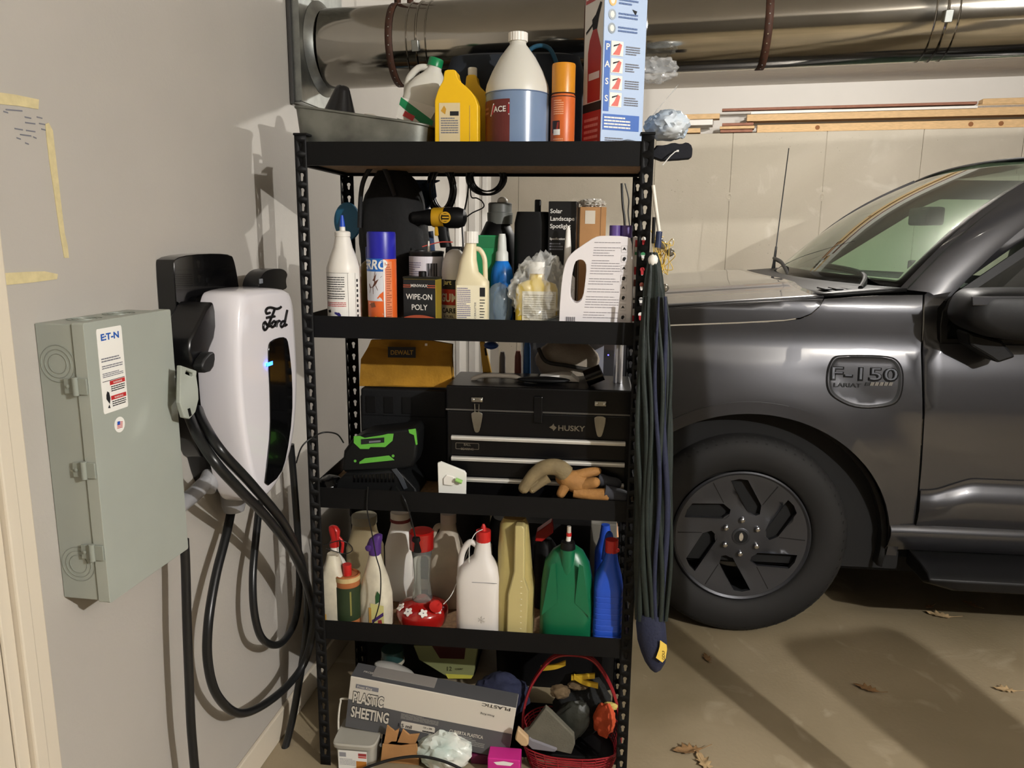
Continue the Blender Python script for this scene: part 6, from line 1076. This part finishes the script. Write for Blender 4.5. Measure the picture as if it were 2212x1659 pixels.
Y = .2; X, W, H = fit(1278, 1312, 1138, .2, Z4); t = thing('blue_bottle', 'second blue bottle behind the ribbed blue jug', 'bottle', (X+.014, .22, Z4)); body(t, [(.0004, .03, .03, 3), (H*.7, .03, .03, 3), (H*.85, .018, .018, 2), (H, .013, .013, 2)], bm_)
# red things at the back right
Y = .25; t = thing('red_nozzle_box', 'bright red plastic nozzle guard behind the green jug', 'nozzle', (P(1185, 1160, Y).x, Y, Z4)); g = G(); o = [(P(x, y, Y).x, P(x, y, Y).z) for x, y in ((1156, 1164), (1160, 1145), (1193, 1122), (1196, 1146), (1172, 1165))]; g.slab(o, .04, lambda u, v, q_: Vector((u, Y+.02-q_, v)), redp); g.done('guard', t, 30, bevel=.003, world=True); g = G(); x_ = P(1178, 1165, Y).x; g.lathe([(.035, Z4+.0004), (.035, P(1178, 1165, Y).z-.02), (.02, P(1178, 1165, Y).z+.002)], K['blk'], 20, c=(x_, Y)); g.done('bottle_body', t, 40, world=True)
X, W, H = fit(1290, 1336, 1122, .33, Z4); t = thing('grey_panel_box', 'tall dull grey box at the back right of the fourth shelf', 'box', (X-.01, .33, Z4)); g = G(); g.box((-W*.7, -.04, .0004), (W*.5, .04, H), C('#5d5a52', .7)); g.done('carton', t, 0, bevel=.003)
g = G(); g.tube([P(1331, 1130, .36), P(1334, 1160, .36)], .0035, C('#d8a37c', .5), 8); g.done('wood_dowel', None, 50, label='thin peach coloured dowel beside the rear right post', cat='dowel')
# hummingbird feeder
fc_ = P(905, 1350, .05); t = thing('hummingbird_feeder', 'red and clear plastic hummingbird feeder with white flower ports', 'bird feeder', (fc_.x, .098, Z4)); rdt = mat('red_translucent', '#8e1512', .15, coat=.5); clr = mat('clear_plastic', '#e8ebe8', .03, trans=.92, ior=1.15)
h0 = .052; g = G(); g.lathe([(.05, .0005), (.07, .006), (.078, .036), (.074, h0), (.05, h0+.014), (.032, h0+.020), (.03, h0+.024)], rdt, 40); g.done('dish', t, 50)
zt_ = P(905, 1190, .075).z-Z4; g = G(); g.lathe([(.030, h0+.02), (.026, h0+.05), (.022, h0+.085), (.026, zt_-.03), (.031, zt_)], clr, 32, cap=(0, 0)); g.done('reservoir', t, 60, sol=.0018)
z1_ = P(905, 1152, .075).z-Z4; g = G(); g.lathe([(.031, zt_-.002), (.036, zt_), (.037, z1_-.004), (.033, z1_)], rdt, 36); g.done('base_cup', t, 40)
g = G(); g.lathe([(.016, 0), (.019, .004), (.019, .014), (.008, .017)], redp, 20, lambda x, y, z: Vector((.052+x, -.045-z*.8, h0+.028+y))); g.done('red_flower', t, 40)
for a in (-150, -115, -75, -35):
    g = G(); q = Vector((.066*math.cos(R(a)), .066*math.sin(R(a)), h0+.008)); d_ = Vector((math.cos(R(a))*.6, math.sin(R(a))*.6, .75)).normalized(); e1 = d_.orthogonal().normalized(); e2 = d_.cross(e1)
    pt = [(.0115*(1+.22*math.cos(5*u))*math.cos(u), .0115*(1+.22*math.cos(5*u))*math.sin(u)) for u in [2*PI*i/30 for i in range(30)]]; g.slab(pt, .003, lambda u, v, w_: q+e1*u+e2*v+d_*w_, C('#dcd8d2', .5)); fl = g.done('flower_port', t, 30); g = G(); g.lathe([(.002, .003), (.002, .0045)], K['inkg'], 8, lambda x, y, z: q+e1*x+e2*y+d_*z); g.done('port_hole', fl, 0)
g = G(); g.tube(spline([P(1013, 1185, .1), P(990, 1250, .06), P(975, 1285, .03), P(958, 1305, .02)], 6), .0013, C('#c9c9c4', .3), 6); g.done('hanger_cord', t, 50, world=True)
# thin black wires trailing over this shelf from the dock above
cord('charger_lead', [(855, 1050, .04), (872, 1075, -.006), (885, 1110, -.004), (893, 1140, .0), (898, 1165, .002)], .0022, 'black charger lead ending in a plug over the hummingbird feeder'); 
g = G(); a_, b_ = P(899, 1165, .0), P(902, 1192, .0); g.loft([ring(10, .010, .007, 3, a_.x, -.0, a_.z+.006), ring(10, .012, .008, 3, a_.x, 0, a_.z-.004), ring(10, .006, .006, 3, (a_.x+b_.x)/2, 0, (a_.z+b_.z)/2+.008), ring(10, .011, .008, 3, b_.x, 0, b_.z)], K['blk']); g.done('wall_plug', None, 40, label='black wall plug dangling in front of the red feeder cup', cat='plug')
cord('charger_lead', [(795, 1052, -.004), (793, 1100, -.006), (803, 1150, -.004), (812, 1200, -.004), (822, 1240, -.004), (820, 1300, -.004), (806, 1348, -.004)], .0018, 'thin black wire hanging in front of the purple topped bottle')
cord('charger_lead', [(700, 1178, -.01), (735, 1168, -.01), (757, 1178, .0), (760, 1190, .01), (742, 1196, .02), (705, 1185, -.005)], .0014, 'thin black wire looped around the red trigger sprayer')
cord('charger_lead', [(640, 1000, -.05), (652, 965, -.05), (675, 945, -.03), (700, 934, -.02), (728, 938, .02), (742, 956, .05)], .0022, 'black wire arching past the left post on the third shelf')
# ================================================================ on the floor under the rack
# plastic sheeting carton, tilted
q0 = P(752, 1452, .05); q1 = P(1112, 1522, .05); q2 = P(1085, 1642, .05); q3 = P(745, 1562, .05)
ang = math.atan2(q1.z-q0.z, q1.x-q0.x); L_ = (q1-q0).length; Hh = .082*1.45
t = thing('sheeting_carton', 'long tilted grey and white carton lettered Plastic Sheeting on the floor', 'box', (0, 0, 0))
T0 = Matrix.Translation(q3+Vector((0, .0, -.012))) @ Matrix.Rotation(-ang, 4, 'Y'); L_ = (q2-q3).length*1.03; Hh = (q0-q3).length*1.0
bl_ = lambda x, y, z: T0 @ Vector((x, y, z)); gw = mat('carton_offwhite', '#c9c3b7', .6); gg = mat('carton_grey', '#505052', .6)
g = G(); g.box((0, 0, 0), (L_, .075, Hh), gw, bl_); g.done('carton', t, 0, bevel=.002, world=True)
g = G(); f = lambda u, v: bl_(u, -.0008, v); f2 = lambda u, v: bl_(u, -.0014, v); f3 = lambda u, v: bl_(u, -.002, v)
g.poly([(.001, .001), (L_-.001, .001), (L_-.001, Hh*.50), (L_*.45, Hh*.50), (L_*.25, Hh*.52), (.001, Hh*.56)], f, gg)
for i, w_ in enumerate(('PLASTIC', 'SHEETING')):
    g.text(w_, .050, lambda u, v: f2(.014+u, Hh*(.52-.285*i)+v), K['ink'], .075, 'LEFT', sx=.52); g.text(w_, .050, lambda u, v: f3(.014+u, Hh*(.52-.285*i)+v), gw, .03, 'LEFT', sx=.52)
g.poly([(.02, Hh*.80), (.09, Hh*.80), (.09, Hh*.88), (.02, Hh*.88)], f2, K['inkg']); g.text('Frost King', .011, lambda u, v: f3(.024+u, Hh*.815+v), gw, .01, 'LEFT')
g.poly([tuple(q) for q in rrect(.105, .024, .005, L_*.44, Hh*.27)], f2, gw); g.text('1.5 mil', .017, lambda u, v: f3(L_*.315+u, Hh*.22+v), K['ink'], .02, 'LEFT'); g.text('12ft x 50ft', .0085, lambda u, v: f3(L_*.47+u, Hh*.28+v), K['ink'], .01, 'LEFT', sx=.8); g.lines(L_*.47, L_*.56, Hh*.20, Hh*.25, 1, f3, K['ink'], 3)
g.lines(L_*.33, L_*.56, Hh*.38, Hh*.49, 5, f2, C('#8a8884', .6), 4); g.text('CUBIERTA PLASTICA', .0155, lambda u, v: f3(L_*.63+u, Hh*.30+v), gw, .02, 'LEFT', sx=.72); g.lines(L_*.64, L_*.85, Hh*.12, Hh*.28, 5, f2, C('#8a8884', .6), 7); g.text('Frost King', .010, lambda u, v: f3(L_*.88-u, Hh*.80-v), K['ink'], .0, 'LEFT'); g.text('PLASTIC', .03, lambda u, v: f3(L_*.97-u, Hh*.99-v*.5), K['ink'], .0, 'LEFT', sx=.8); g.done('printed_front', t, 0, world=True)
g = G(); tp = lambda u, v: bl_(u, v*.075, Hh+.0008); g.rect(.001, L_-.001, .02, .98, tp, gg); g.text('PROJECT', .012, lambda u, v: bl_(.03+u, .03+v, Hh+.0015), gw, .01, 'LEFT'); g.done('printed_top', t, 0, world=True); g = G(); g.box((.06, .02, Hh+.001), (L_*.5, .07, Hh+.003), C('#8b8681', .5), bl_); g.done('torn_flap', t, 0, world=True)
# clear tub with bail handle
Y = -.01; zf = .0; X, W, H = fit(716, 808, 1600, Y, .0); X = P(765, 1640, Y).x; zl_ = P(760, 1612, Y).z
t = thing('clear_tub', 'square clear plastic tub with a lid and raised bail handle, full of hardware', 'tub', (X, Y+.06, 0)); hw = W/2; frost = mat('frosted_tub', '#b9b6ab', .25, alpha=.75, spec=.7)
g = G(); secs(g, [(.0005, hw*.86, .055, 7), (zl_, hw*.93, .062, 7)], frost, 32); g.done('tub', t, 40); g = G(); secs(g, [(zl_-.006, hw*1.0, .068, 7), (zl_+.006, hw*1.02, .07, 7), (zl_+.010, hw*.98, .066, 7), (zl_+.0085, hw*.86, .056, 6)], frost, 32); g.done('lid', t, 30)
g = G(); g.tube(spline([Vector((-hw*1.02, -.0, zl_-.01)), Vector((-hw*1.05, .01, zl_+.04)), Vector((-hw*.98, .02, zl_+.088)), Vector((-hw*.8, .022, zl_+.10)), Vector((hw*.8, .022, zl_+.098)), Vector((hw*.98, .02, zl_+.085)), Vector((hw*1.08, .01, zl_+.03)), Vector((hw*1.02, 0, zl_-.01))], 7), .0032, C('#cfcabd', .4), 8); g.done('bail_handle', t, 50)
g = G(); f = flat(-.0645); f2 = flat(-.0652); zq = zl_-.012; g.rect(-hw*.72, hw*.62, .004, zq, f, K['paper']); g.rect(-hw*.66, -hw*.35, zq*.68, zq*.9, f2, C('#8d8d92', .6)); g.rect(hw*.22, hw*.6, zq*.76, zq*.9, f2, C('#9c3b3b', .6)); g.rect(hw*.22, hw*.6, zq*.66, zq*.74, f2, C('#c05a52', .6)); g.lines(-hw*.66, hw*.1, zq*.25, zq*.6, 5, f2, K['inkg'], 3, .3); g.rect(hw*.12, hw*.6, zq*.05, zq*.5, f2, C('#b5762f', .6)); g.done('label_front', t, 0)
g = G(); g.blob((0, 0, zl_*.5), (hw*.75, .045, zl_*.42), mat('screws_mix', '#6b675c', .4, .5, nz=.6, ns=160), 3, .1, 3, 3); g.done('hardware_fill', t, 50, kind='stuff')
# folded corrugated pieces
kr = mat('kraft_card', '#a97c4d')
t = thing('cardboard_wedge', 'folded brown cardboard wedge between the clear tub and the white bag', 'cardboard', (P(862, 1620, .02).x, .03, 0))
for pts, yy in (([(826, 1621), (836, 1567), (852, 1580), (862, 1575), (856, 1602), (846, 1602), (830, 1612)], .02), ([(858, 1604), (870, 1576), (884, 1588), (906, 1586), (896, 1610), (880, 1606)], .025), ([(822, 1645), (826, 1608), (865, 1612), (900, 1608), (905, 1640)], .012)): pslab(t, pts, yy, .006, kr, 'card_panel', .0008)
zc_ = P(860, 1645, .012).z; g = G(); g.box((P(825, 1640, .02).x, .03, .0005), (P(903, 1640, .02).x, .07, zc_+.01), kr); g.done('card_base', t, 0, bevel=.001, world=True)
# white and teal bag
p0 = P(955, 1632, -.01); bgm = mat('white_teal_film', '#dedbd3', .3, col2='#b3c4bd', ns=10, bump=.4, bs=30); g = G(); g.blob((p0.x, .035, .055), (.088, .055, .062), bgm, 15, .14, 2.0, 4, flat=-.0545, crease=.2); g.done('soil_bag', None, 30, label='crumpled white and teal plastic bag below the sheeting carton', cat='plastic bag')
# pink package
p0 = P(1088, 1650, -.005); t = thing('pink_package', 'bright pink package with white print at the bottom of the rack', 'package', (p0.x, .02, 0)); g = G(); hp_ = P(1088, 1640, -.005).z; g.box((-.048, -.025, .0005), (.048, .03, hp_), mat('pink_card', '#c02a84', .4)); g.done('carton', t, 0, bevel=.003); g = G(); g.poly([(-.03, hp_-.012), (0, hp_-.006), (.03, hp_-.01), (.02, hp_-.02), (-.02, hp_-.02)], flat(-.0258), K['paper']); g.done('printed_front', t, 0)
g = G(); q = P(1052, 1630, .06); g.box((q.x-.05, .055, .0005), (q.x+.06, .11, q.z), mat('dark_magenta', '#5a1238', .5)); g.done('magenta_box', None, 0, bevel=.004, label='dark magenta box behind the pink package', cat='box')
# red wire basket with arched handle
rw = mat('red_wire', '#8e2229', .3, .2); bkx = (P(1120, 1620, .02).x+P(1345, 1620, .02).x)/2; bw = (P(1345, 1620, .02).x-P(1120, 1620, .02).x)/2; zr = P(1230, 1632, .02).z
t = thing('wire_basket', 'red woven wire basket with a tall arched handle full of garden gear', 'basket', (bkx, .13, 0))
nrow = 9
for k in range(nrow):
    z = .004+(zr-.004)*k/(nrow-1) if nrow > 1 else zr; f = .84+.16*k/(nrow-1); g = G()
    g.tube([q+Vector((0, 0, .0015*math.sin(i*.8+k))) for i, q in enumerate(ring(48, bw*f, .125*f, 3, 0, 0, z))], .0024, rw, 6, True); g.done('weave_wire', t, 50)
for k in range(26):
    a = 2*PI*k/26; g = G(); c, s = math.cos(a), math.sin(a); e = lambda f: Vector((bw*f*math.copysign(abs(c)**(2/3), c), .125*f*math.copysign(abs(s)**(2/3), s), 0)); g.tube([e(.84)+Vector((0, 0, .003)), e(1)+Vector((0, 0, zr))], .0018, rw, 5); g.done('upright_wire', t, 50)
hz = P(1225, 1424, .10).z
for k in range(5):
    g = G(); o_ = (k-2)*.004; g.tube(spline([Vector((-bw*.97, o_, zr-.02)), Vector((-bw*.97, o_, zr+.06)), Vector((-bw*.80, o_+.003*math.sin(k), zr+.6*(hz-zr))), Vector((-bw*.42, o_, hz-.018+.003*(k % 2))), Vector((0, o_, hz-.002*(k % 3))), Vector((bw*.42, o_, hz-.018+.003*(k % 2))), Vector((bw*.78, o_, zr+.6*(hz-zr))), Vector((bw*.95, o_, zr+.06)), Vector((bw*.97, o_, zr-.02))], 8), .0038, rw, 6); g.done('handle_strand', t, 50)
# contents of the basket and the pile behind
def lump(nm, lb, cat, x, y, Y, d, m, seed, amp=.15, sc=2, flat_=None, rz=0, crease=.15, ry=0):
    p = P(x, y, Y); g = G(); g.blob((0, 0, 0), d, m, seed, amp, sc, 4, None, None, crease); g.v = [Matrix.Translation(p) @ Matrix.Rotation(R(rz), 4, 'Z') @ Matrix.Rotation(R(ry), 4, 'Y') @ v for v in g.v]
    for v in g.v: v.z = max(v.z, .006)
    return g.done(nm, None, 60, label=lb, cat=cat)
gry = mat('grey_felt', '#5d5a4f', .95, nz=.15, bump=.2, bs=200)
t = thing('felt_pad', 'folded grey felt pad on top of the red basket', 'pad', (P(1190, 1610, .03).x, .05, .06)); pslab(t, [(1130, 1582), (1142, 1578), (1178, 1530), (1190, 1540), (1240, 1590), (1242, 1608), (1234, 1630), (1200, 1622), (1150, 1604)], .025, .022, gry, 'pad', .003)
pslab(t, [(1142, 1592), (1150, 1598), (1205, 1618), (1200, 1626), (1150, 1620), (1140, 1610)], .02, .02, C('#6e6c72', .9), 'pad_layer', .005)
t = thing('wood_block', 'small tan wooden block at the left rim of the red basket', 'block', (P(1127, 1600, .0).x, .005, .07)); pslab(t, [(1112, 1598), (1118, 1575), (1141, 1597), (1142, 1608), (1136, 1614), (1126, 1612)], .0, .022, C('#b79a76', .7), 'block', .004)
dgl = mat('dark_green_leather', '#23251f', .5, nz=.3, bump=.2, bs=60)
lump('rubber_boot', 'dark green black leather gaiter draped in the basket', 'gaiter', 1232, 1560, .09, (.052, .03, .085), dgl, 21, .12, 1.6, ry=28)
lump('garden_glove', 'brown suede garden glove lying on the pile in the basket', 'glove', 1210, 1494, .12, (.03, .022, .022), mat('brown_suede', '#5a4a34', .9), 22, .15, 2.2)
lump('garden_glove', 'flat brown glove wedged near the basket handle', 'glove', 1250, 1480, .14, (.035, .022, .012), mat('brown_suede', '#5a4a34'), 23, .15, 2.2, rz=10)
org = mat('orange_cloth', '#c6502a', .85, nz=.35, ns=20, bump=.2, bs=90)
lump('orange_vest', 'bunched orange cloth at the right side of the basket', 'cloth', 1305, 1555, .10, (.035, .03, .055), org, 24, .2, 2.0, crease=.12)
lump('yellow_cloth', 'pale yellow cloth corner above the orange cloth', 'cloth', 1318, 1526, .115, (.022, .012, .014), C('#b8a65c', .9), 25, .2, 2)
ys = mat('yellow_strap', '#c2a028', .6)
for pts, lb in (([(1168, 1444, .16), (1200, 1440, .15), (1222, 1432, .15)], 'yellow strap end under the basket handle'), ([(1234, 1464, .13), (1262, 1462, .12), (1285, 1460, .12)], 'yellow webbing strip lying across the basket'), ([(1240, 1462, .125), (1262, 1474, .12), (1292, 1482, .11)], 'second yellow webbing strip lying across the basket')):
    g = G(); pp = spline([P(*q) for q in pts], 6); g.loft([[p+Vector((0, -.004, .008)), p+Vector((0, .004, .008)), p+Vector((0, .006, -.008)), p+Vector((0, -.002, -.008))] for p in pp], ys); g.done('webbing_strap', None, 30, label=lb, cat='strap', group='yellow straps in the basket')
lump('dark_garment', 'black jacket bundle filling the back of the basket', 'garment', 1255, 1520, .19, (.09, .06, .10), mat('black_cloth', '#131414', .9, bump=.2, bs=80), 26, .2, 2)
lump('navy_cloth', 'navy blue cloth heap behind the sheeting carton', 'cloth', 1085, 1500, .17, (.085, .05, .075), mat('navy_cloth', '#20253f', .9, nz=.3, bump=.2, bs=80), 27, .18, 2)
lump('navy_cloth', 'dark blue cloth heap low behind the sheeting carton', 'cloth', 960, 1560, .22, (.16, .07, .12), mat('dark_cloth', '#15171c', .9, nz=.3), 28, .18, 2)
# carton hanging from the shelf above
t = thing('bulb_carton', 'olive green carton with a red picture at the back under the fourth shelf', 'box', (P(965, 1465, .24).x, .25, P(965, 1465, .24).z)); olv = mat('olive_card', '#7f8358', .6)
pslab(t, [(893, 1395), (1032, 1398), (1022, 1462), (965, 1462), (905, 1425)], .235, .05, olv, 'carton', .002); pslab(t, [(933, 1395), (1006, 1397), (1003, 1424), (950, 1422)], .2335, .001, C('#3a1414', .4), 'picture', 0); g = G(); g.text('12', 13, lambda u, v: P(970+u, 1449-v, .2335), C('#3f4128', .6), .0); g.text('COUNT', 5, lambda u, v: P(992+u, 1447-v, .2335), C('#3f4128', .6), .0); g.done('count_print', t, 0, sol=.0005, world=True); pslab(t, [(962, 1456), (1022, 1459), (1018, 1466), (968, 1466)], .233, .001, C('#c3bd4e', .5), 'yellow_edge', 0)
q = P(848, 1405, .22); t = thing('teal_jar', 'dark teal jar with a pale base ring under the fourth shelf', 'jar', (q.x, .22, P(848, 1432, .22).z)); g = G(); g.lathe([(.034, .0005), (.038, .006), (.038, .016)], C('#b3ad9b', .5), 26); g.done('base_ring', t, 40); g = G(); g.lathe([(.036, .0165), (.036, .05)], C('#27413f', .3), 26); g.done('jar', t, 40)
g = G(); g.box((.02, .10, .002), (.90, .36, .022), K['blk']); g.done('floor_pallet', None, 0, bevel=.004, label='low black pallet on the floor under the pile', cat='pallet')
g = G(); p0 = P(842, 1460, .12); g.blob((0, 0, 0), (.07, .03, .018), C('#9c9a94', .4), 33, .1, 2, 3); g.v = [Matrix.Translation(p0+Vector((.01, .03, .0))) @ Matrix.Rotation(R(18), 4, 'Y') @ v for v in g.v]; g.done('grey_sleeve', None, 50, label='pale grey plastic sleeve lying on top of the sheeting carton', cat='sleeve')
g = G(); p0 = P(745, 1650, -.04); g.lathe([(.012, -.012), (.021, -.012), (.021, .012), (.012, .012)], K['blk2'], 28, lambda x, y, z: Vector((p0.x+x, -.09+z, .022+y)), cap=(0, 0)); g.done('tape_roll', None, 40, label='black tape roll on the floor before the clear tub', cat='tape roll')
cord('black_hose', [(770, 1668, -.06), (800, 1655, -.06), (850, 1640, -.05), (905, 1634, -.045), (960, 1645, -.045), (1010, 1668, -.05)], .0042, 'black hose curving over the floor in front of the bags', cat='hose')
# black boxes added behind the rack to keep the lower shelves dark
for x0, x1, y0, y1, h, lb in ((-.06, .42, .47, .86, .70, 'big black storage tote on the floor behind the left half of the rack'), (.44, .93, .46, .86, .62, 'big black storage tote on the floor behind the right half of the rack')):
    t = thing('dark_filler_box', lb, 'tote', ((x0+x1)/2, (y0+y1)/2, 0), 0, 'black totes behind the rack'); w_, d_ = (x1-x0)/2, (y1-y0)/2
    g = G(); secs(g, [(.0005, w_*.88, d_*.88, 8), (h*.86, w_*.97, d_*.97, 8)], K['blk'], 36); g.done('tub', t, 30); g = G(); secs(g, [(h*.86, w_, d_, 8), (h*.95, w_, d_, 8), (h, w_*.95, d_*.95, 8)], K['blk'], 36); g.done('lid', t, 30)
# little brush behind the left post by the wall
g = G(); a_, b_ = P(650, 1620, .30), P(690, 1560, .30); g.tube([a_, a_.lerp(b_, .4), b_], [.012, .018, .014], C('#3b2c25', .7), 10); br_ = g.done('hand_brush', None, 50, label='brown hand brush leaning on the wall behind the left post', cat='brush'); g = G(); g.tube(spline([P(665, 1590, .30), P(660, 1565, .30), P(668, 1549, .30), P(684, 1556, .30)], 6), .002, C('#2d2a27', .6), 6); g.done('hang_loop', br_, 50, world=True)
# ================================================================ folded umbrella hanging on the right of the rack
uf = mat('umbrella_green', '#17211d', .6, nz=.3, ns=30, bump=.15, bs=60); ub = mat('umbrella_navy', '#1b2038', .75, nz=.2, ns=40, bump=.15, bs=150); YU = -.035
t = thing('folded_umbrella', 'long folded green and navy patio umbrella hanging down the right side of the rack', 'umbrella', (P(1408, 1452, YU).x, YU, P(1408, 1452, YU).z))
ctr = [(1412, 545), (1413, 600), (1412, 700), (1412, 800), (1412, 900), (1411, 1000), (1410, 1100), (1408, 1200), (1405, 1280), (1404, 1340)]; wid = [8, 18, 27, 32, 36, 38, 39, 38, 34, 30]
n = 56; rs = []
for (x, y), w in zip(ctr, wid):
    c = P(x, y, YU); k = (P(x+w, y, YU)-c).length; r_ = []
    for i in range(n):
        a = 2*PI*i/n; f = 1+.16*math.sin(a*9+y*.004)+.09*math.sin(a*17+y*.012)+.06*noise.noise(Vector((math.cos(a)*3, math.sin(a)*3, y*.01)))
        r_.append(c+Vector((k*f*math.cos(a)*.93, k*f*math.sin(a)*.62, 0)))
    rs.append(r_)
rings = []
for j in range(n): pass
cols = [spline([r_[i] for r_ in rs], 5) for i in range(n)]; rings = [[cols[i][k] for i in range(n)] for k in range(len(cols[0]))]
g = G(); g.loft(rings, uf); g.done('canopy', t, 70, world=True)
for x0, w, sd, m in ((1432, 7, 1, ub), (1418, 5, 2, ub), (1396, 7, 3, uf), (1404, 5, 4, uf), (1424, 6, 5, uf), (1440, 5, 6, uf), (1387, 6, 7, uf)):
    g = G(); rr = []
    for k in range(30):
        y = 640+(700*k/29)*(1 if m is uf else 1.0); xx = x0+5*math.sin(k*.35+sd)+(x0-1411)*.25*math.sin(PI*k/29); dpt = .030+.012*math.sin(PI*k/29); p = P(xx, y, YU-dpt*(1-abs(x0-1411)/60)); w_ = w*(.4+.6*math.sin(PI*min(1, (k+1)/16)/2))*.0011
        rr.append([p+Vector((w_*math.cos(b), .7*w_*math.sin(b)-.004, 0)) for b in [2*PI*i/10 for i in range(10)]])
    g.loft(rr, m); g.done('canopy_fold', t, 70, world=True)
tipc = [(1405, 1325, 30), (1406, 1350, 36), (1409, 1385, 36), (1413, 1410, 32), (1415, 1430, 25), (1416, 1445, 14), (1416, 1451, 5)]
g = G(); g.loft([[P(x, y, YU-.01)+Vector((w*.0011*math.cos(a)*(1+.05*math.sin(3*a)), w*.0008*math.sin(a), 0)) for a in [2*PI*i/32 for i in range(32)]] for x, y, w in tipc], ub); tp_ = g.done('pocket_tip', t, 60, world=True)
pt = [(1426, 1383), (1440, 1393), (1441, 1402), (1438, 1422), (1431, 1431), (1417, 1421), (1423, 1404), (1425, 1396)]
g = G(); V, F = cdt([(x, y) for x, y in pt]); lb_ = lambda x, y: P(x, y, YU-.046+.00035*max(0, x-1420)*1.0); g.add([lb_(x, y) for x, y in V], F, C('#d2b24c', .5)); g.text('GOLF', 9, lambda u, v: lb_(1436-v*.9, 1415-u*.9)+Vector((0, -.001, 0)), C('#6a5620', .5), .0); g.done('care_label', tp_, 0, sol=.0008, world=True)
g = G(); g.blob(P(1411, 562, YU), (.013, .013, .016), K['wht'], 4, .05); g.done('ferrule_knob', t, 50, world=True)
g = G(); g.tube([P(1421, 535, YU+.02), P(1424, 500, YU+.02)], .008, mat('navy_stick', '#27314f', .4), 10); g.tube([P(1424, 500, YU+.02), P(1416, 440, YU+.03), P(1411, 400, YU+.03)], .0045, C('#d7d3c8', .4), 8); g.tube([P(1413, 470, YU+.02), P(1411, 525, YU)], .004, K['rack'], 8); g.done('shaft', t, 50, world=True)
# yellow string lights hung beside it
yw = mat('yellow_wire', '#cfae4a', .4); rnd = random.Random(8)
t = thing('string_lights', 'tangle of yellow wire with small glass bulbs beside the right post', 'string lights', (P(1440, 600, .05).x, .05, P(1440, 640, .05).z))
for k in range(6):
    g = G(); pts = [P(1408+rnd.uniform(-2, 8), 500+rnd.uniform(-6, 20), .03)]
    for j in range(6): pts.append(P(1418+rnd.uniform(-8, 38), 520+rnd.uniform(-15, 75), rnd.uniform(.0, .06)))
    g.tube(spline(pts, 7), .0011, yw, 6); g.done('wire_loop', t, 60, world=True)
for x, y in ((1432, 530), (1448, 545), (1424, 522), (1436, 622), (1420, 608)):
    p = P(x, y, .03); g = G(); g.blob(p, (.011, .011, .011), mat('bulb_glass', '#7b766c', .06, .6), 2, .02, 1, 2); g.done('bulb', t, 60, world=True)
g = G(); g.tube(spline([P(1421, 540, .03), P(1430, 580, .03), P(1428, 640, .04), P(1432, 680, .04)], 6), .0016, yw, 6); g.done('wire_loop', t, 60, world=True)
# ================================================================ things hanging on / leaning at the left wall behind the rack
for a0, a1, h0, h1, b, lb in ((2.62, 2.80, 1.0, 2.2, .03, 'white trim board leaning in the corner, nearest of three'), (3.0, 3.12, 1.0, 2.25, .05, 'narrow white trim board leaning in the corner, middle of three'), (3.45, 3.60, .9, 2.3, .04, 'white trim board leaning in the corner, farthest of three')):
    g = G(); g.box((a0, .002, 0), (a1, b, h1), mat('white_pvc', '#e2ded8', .4), WF); g.done('trim_board', None, 0, bevel=.004, label=lb, cat='board', group='white boards in the corner')
# ================================================================ leaves on the floor
lfm = mat('dry_leaf', '#8a6a45', .8, nz=.3, ns=50); lfm2 = mat('pale_dry_leaf', '#b59a72', .8, nz=.3, ns=50)
def leaf(x, y, s, rz, m, label, seed):
    c = PZ(x, y, .004); o = []
    lob = [(0, -1, ), (.18, -.62), (.55, -.60), (.32, -.36), (.72, -.18), (.40, -.02), (.75, .30), (.35, .36), (.30, .70), (0, 1), (-.30, .72), (-.33, .38), (-.72, .34), (-.38, 0), (-.70, -.2), (-.30, -.36), (-.5, -.62), (-.16, -.6)]
    g = G(); V, F = cdt(lob, (), .16); rnd = random.Random(seed)
    f = lambda u, v: Vector((c.x, c.y, .003))+Matrix.Rotation(rz, 3, 'Z') @ Vector((u*s*.7, v*s, s*(.22*abs(noise.noise(Vector((u*1.7+seed, v*1.7, seed))))+.32*u*u+.12*v*v)))
    g.add([f(u, v) for u, v in V], F, m); o_ = g.done('dry_leaf', None, 60, sol=.0008, label=label, cat='leaf', group='dry leaves on the garage floor')
    g = G(); g.tube([f(0, 1.0), f(0, 0), f(0, -1), f(.06, -1.5)], .0011, m, 5); g.done('stem', o_, 50, world=True)
leaf(2030, 1330, .055, R(70), lfm2, 'curled tan oak leaf on the floor below the truck step', 1)
leaf(2096, 1306, .04, R(30), lfm, 'brown leaf at the edge of the shadow under the truck', 2)
leaf(2008, 1311, .025, R(120), lfm, 'tiny brown leaf beside the tan oak leaf below the truck', 3)
leaf(1487, 1622, .05, R(100), lfm, 'dark curled leaf on the floor right of the rack', 4)
leaf(1520, 1648, .045, R(20), lfm2, 'pale leaf at the bottom edge right of the rack', 5)
leaf(2172, 1491, .04, R(80), lfm2, 'light tan leaf on the floor near the right edge', 6)
leaf(1872, 1488, .045, R(60), lfm, 'dark leaf lying in the broad shadow on the floor', 7)
leaf(1527, 1422, .032, R(10), lfm, 'small dark leaf on the floor in front of the wheel', 8)
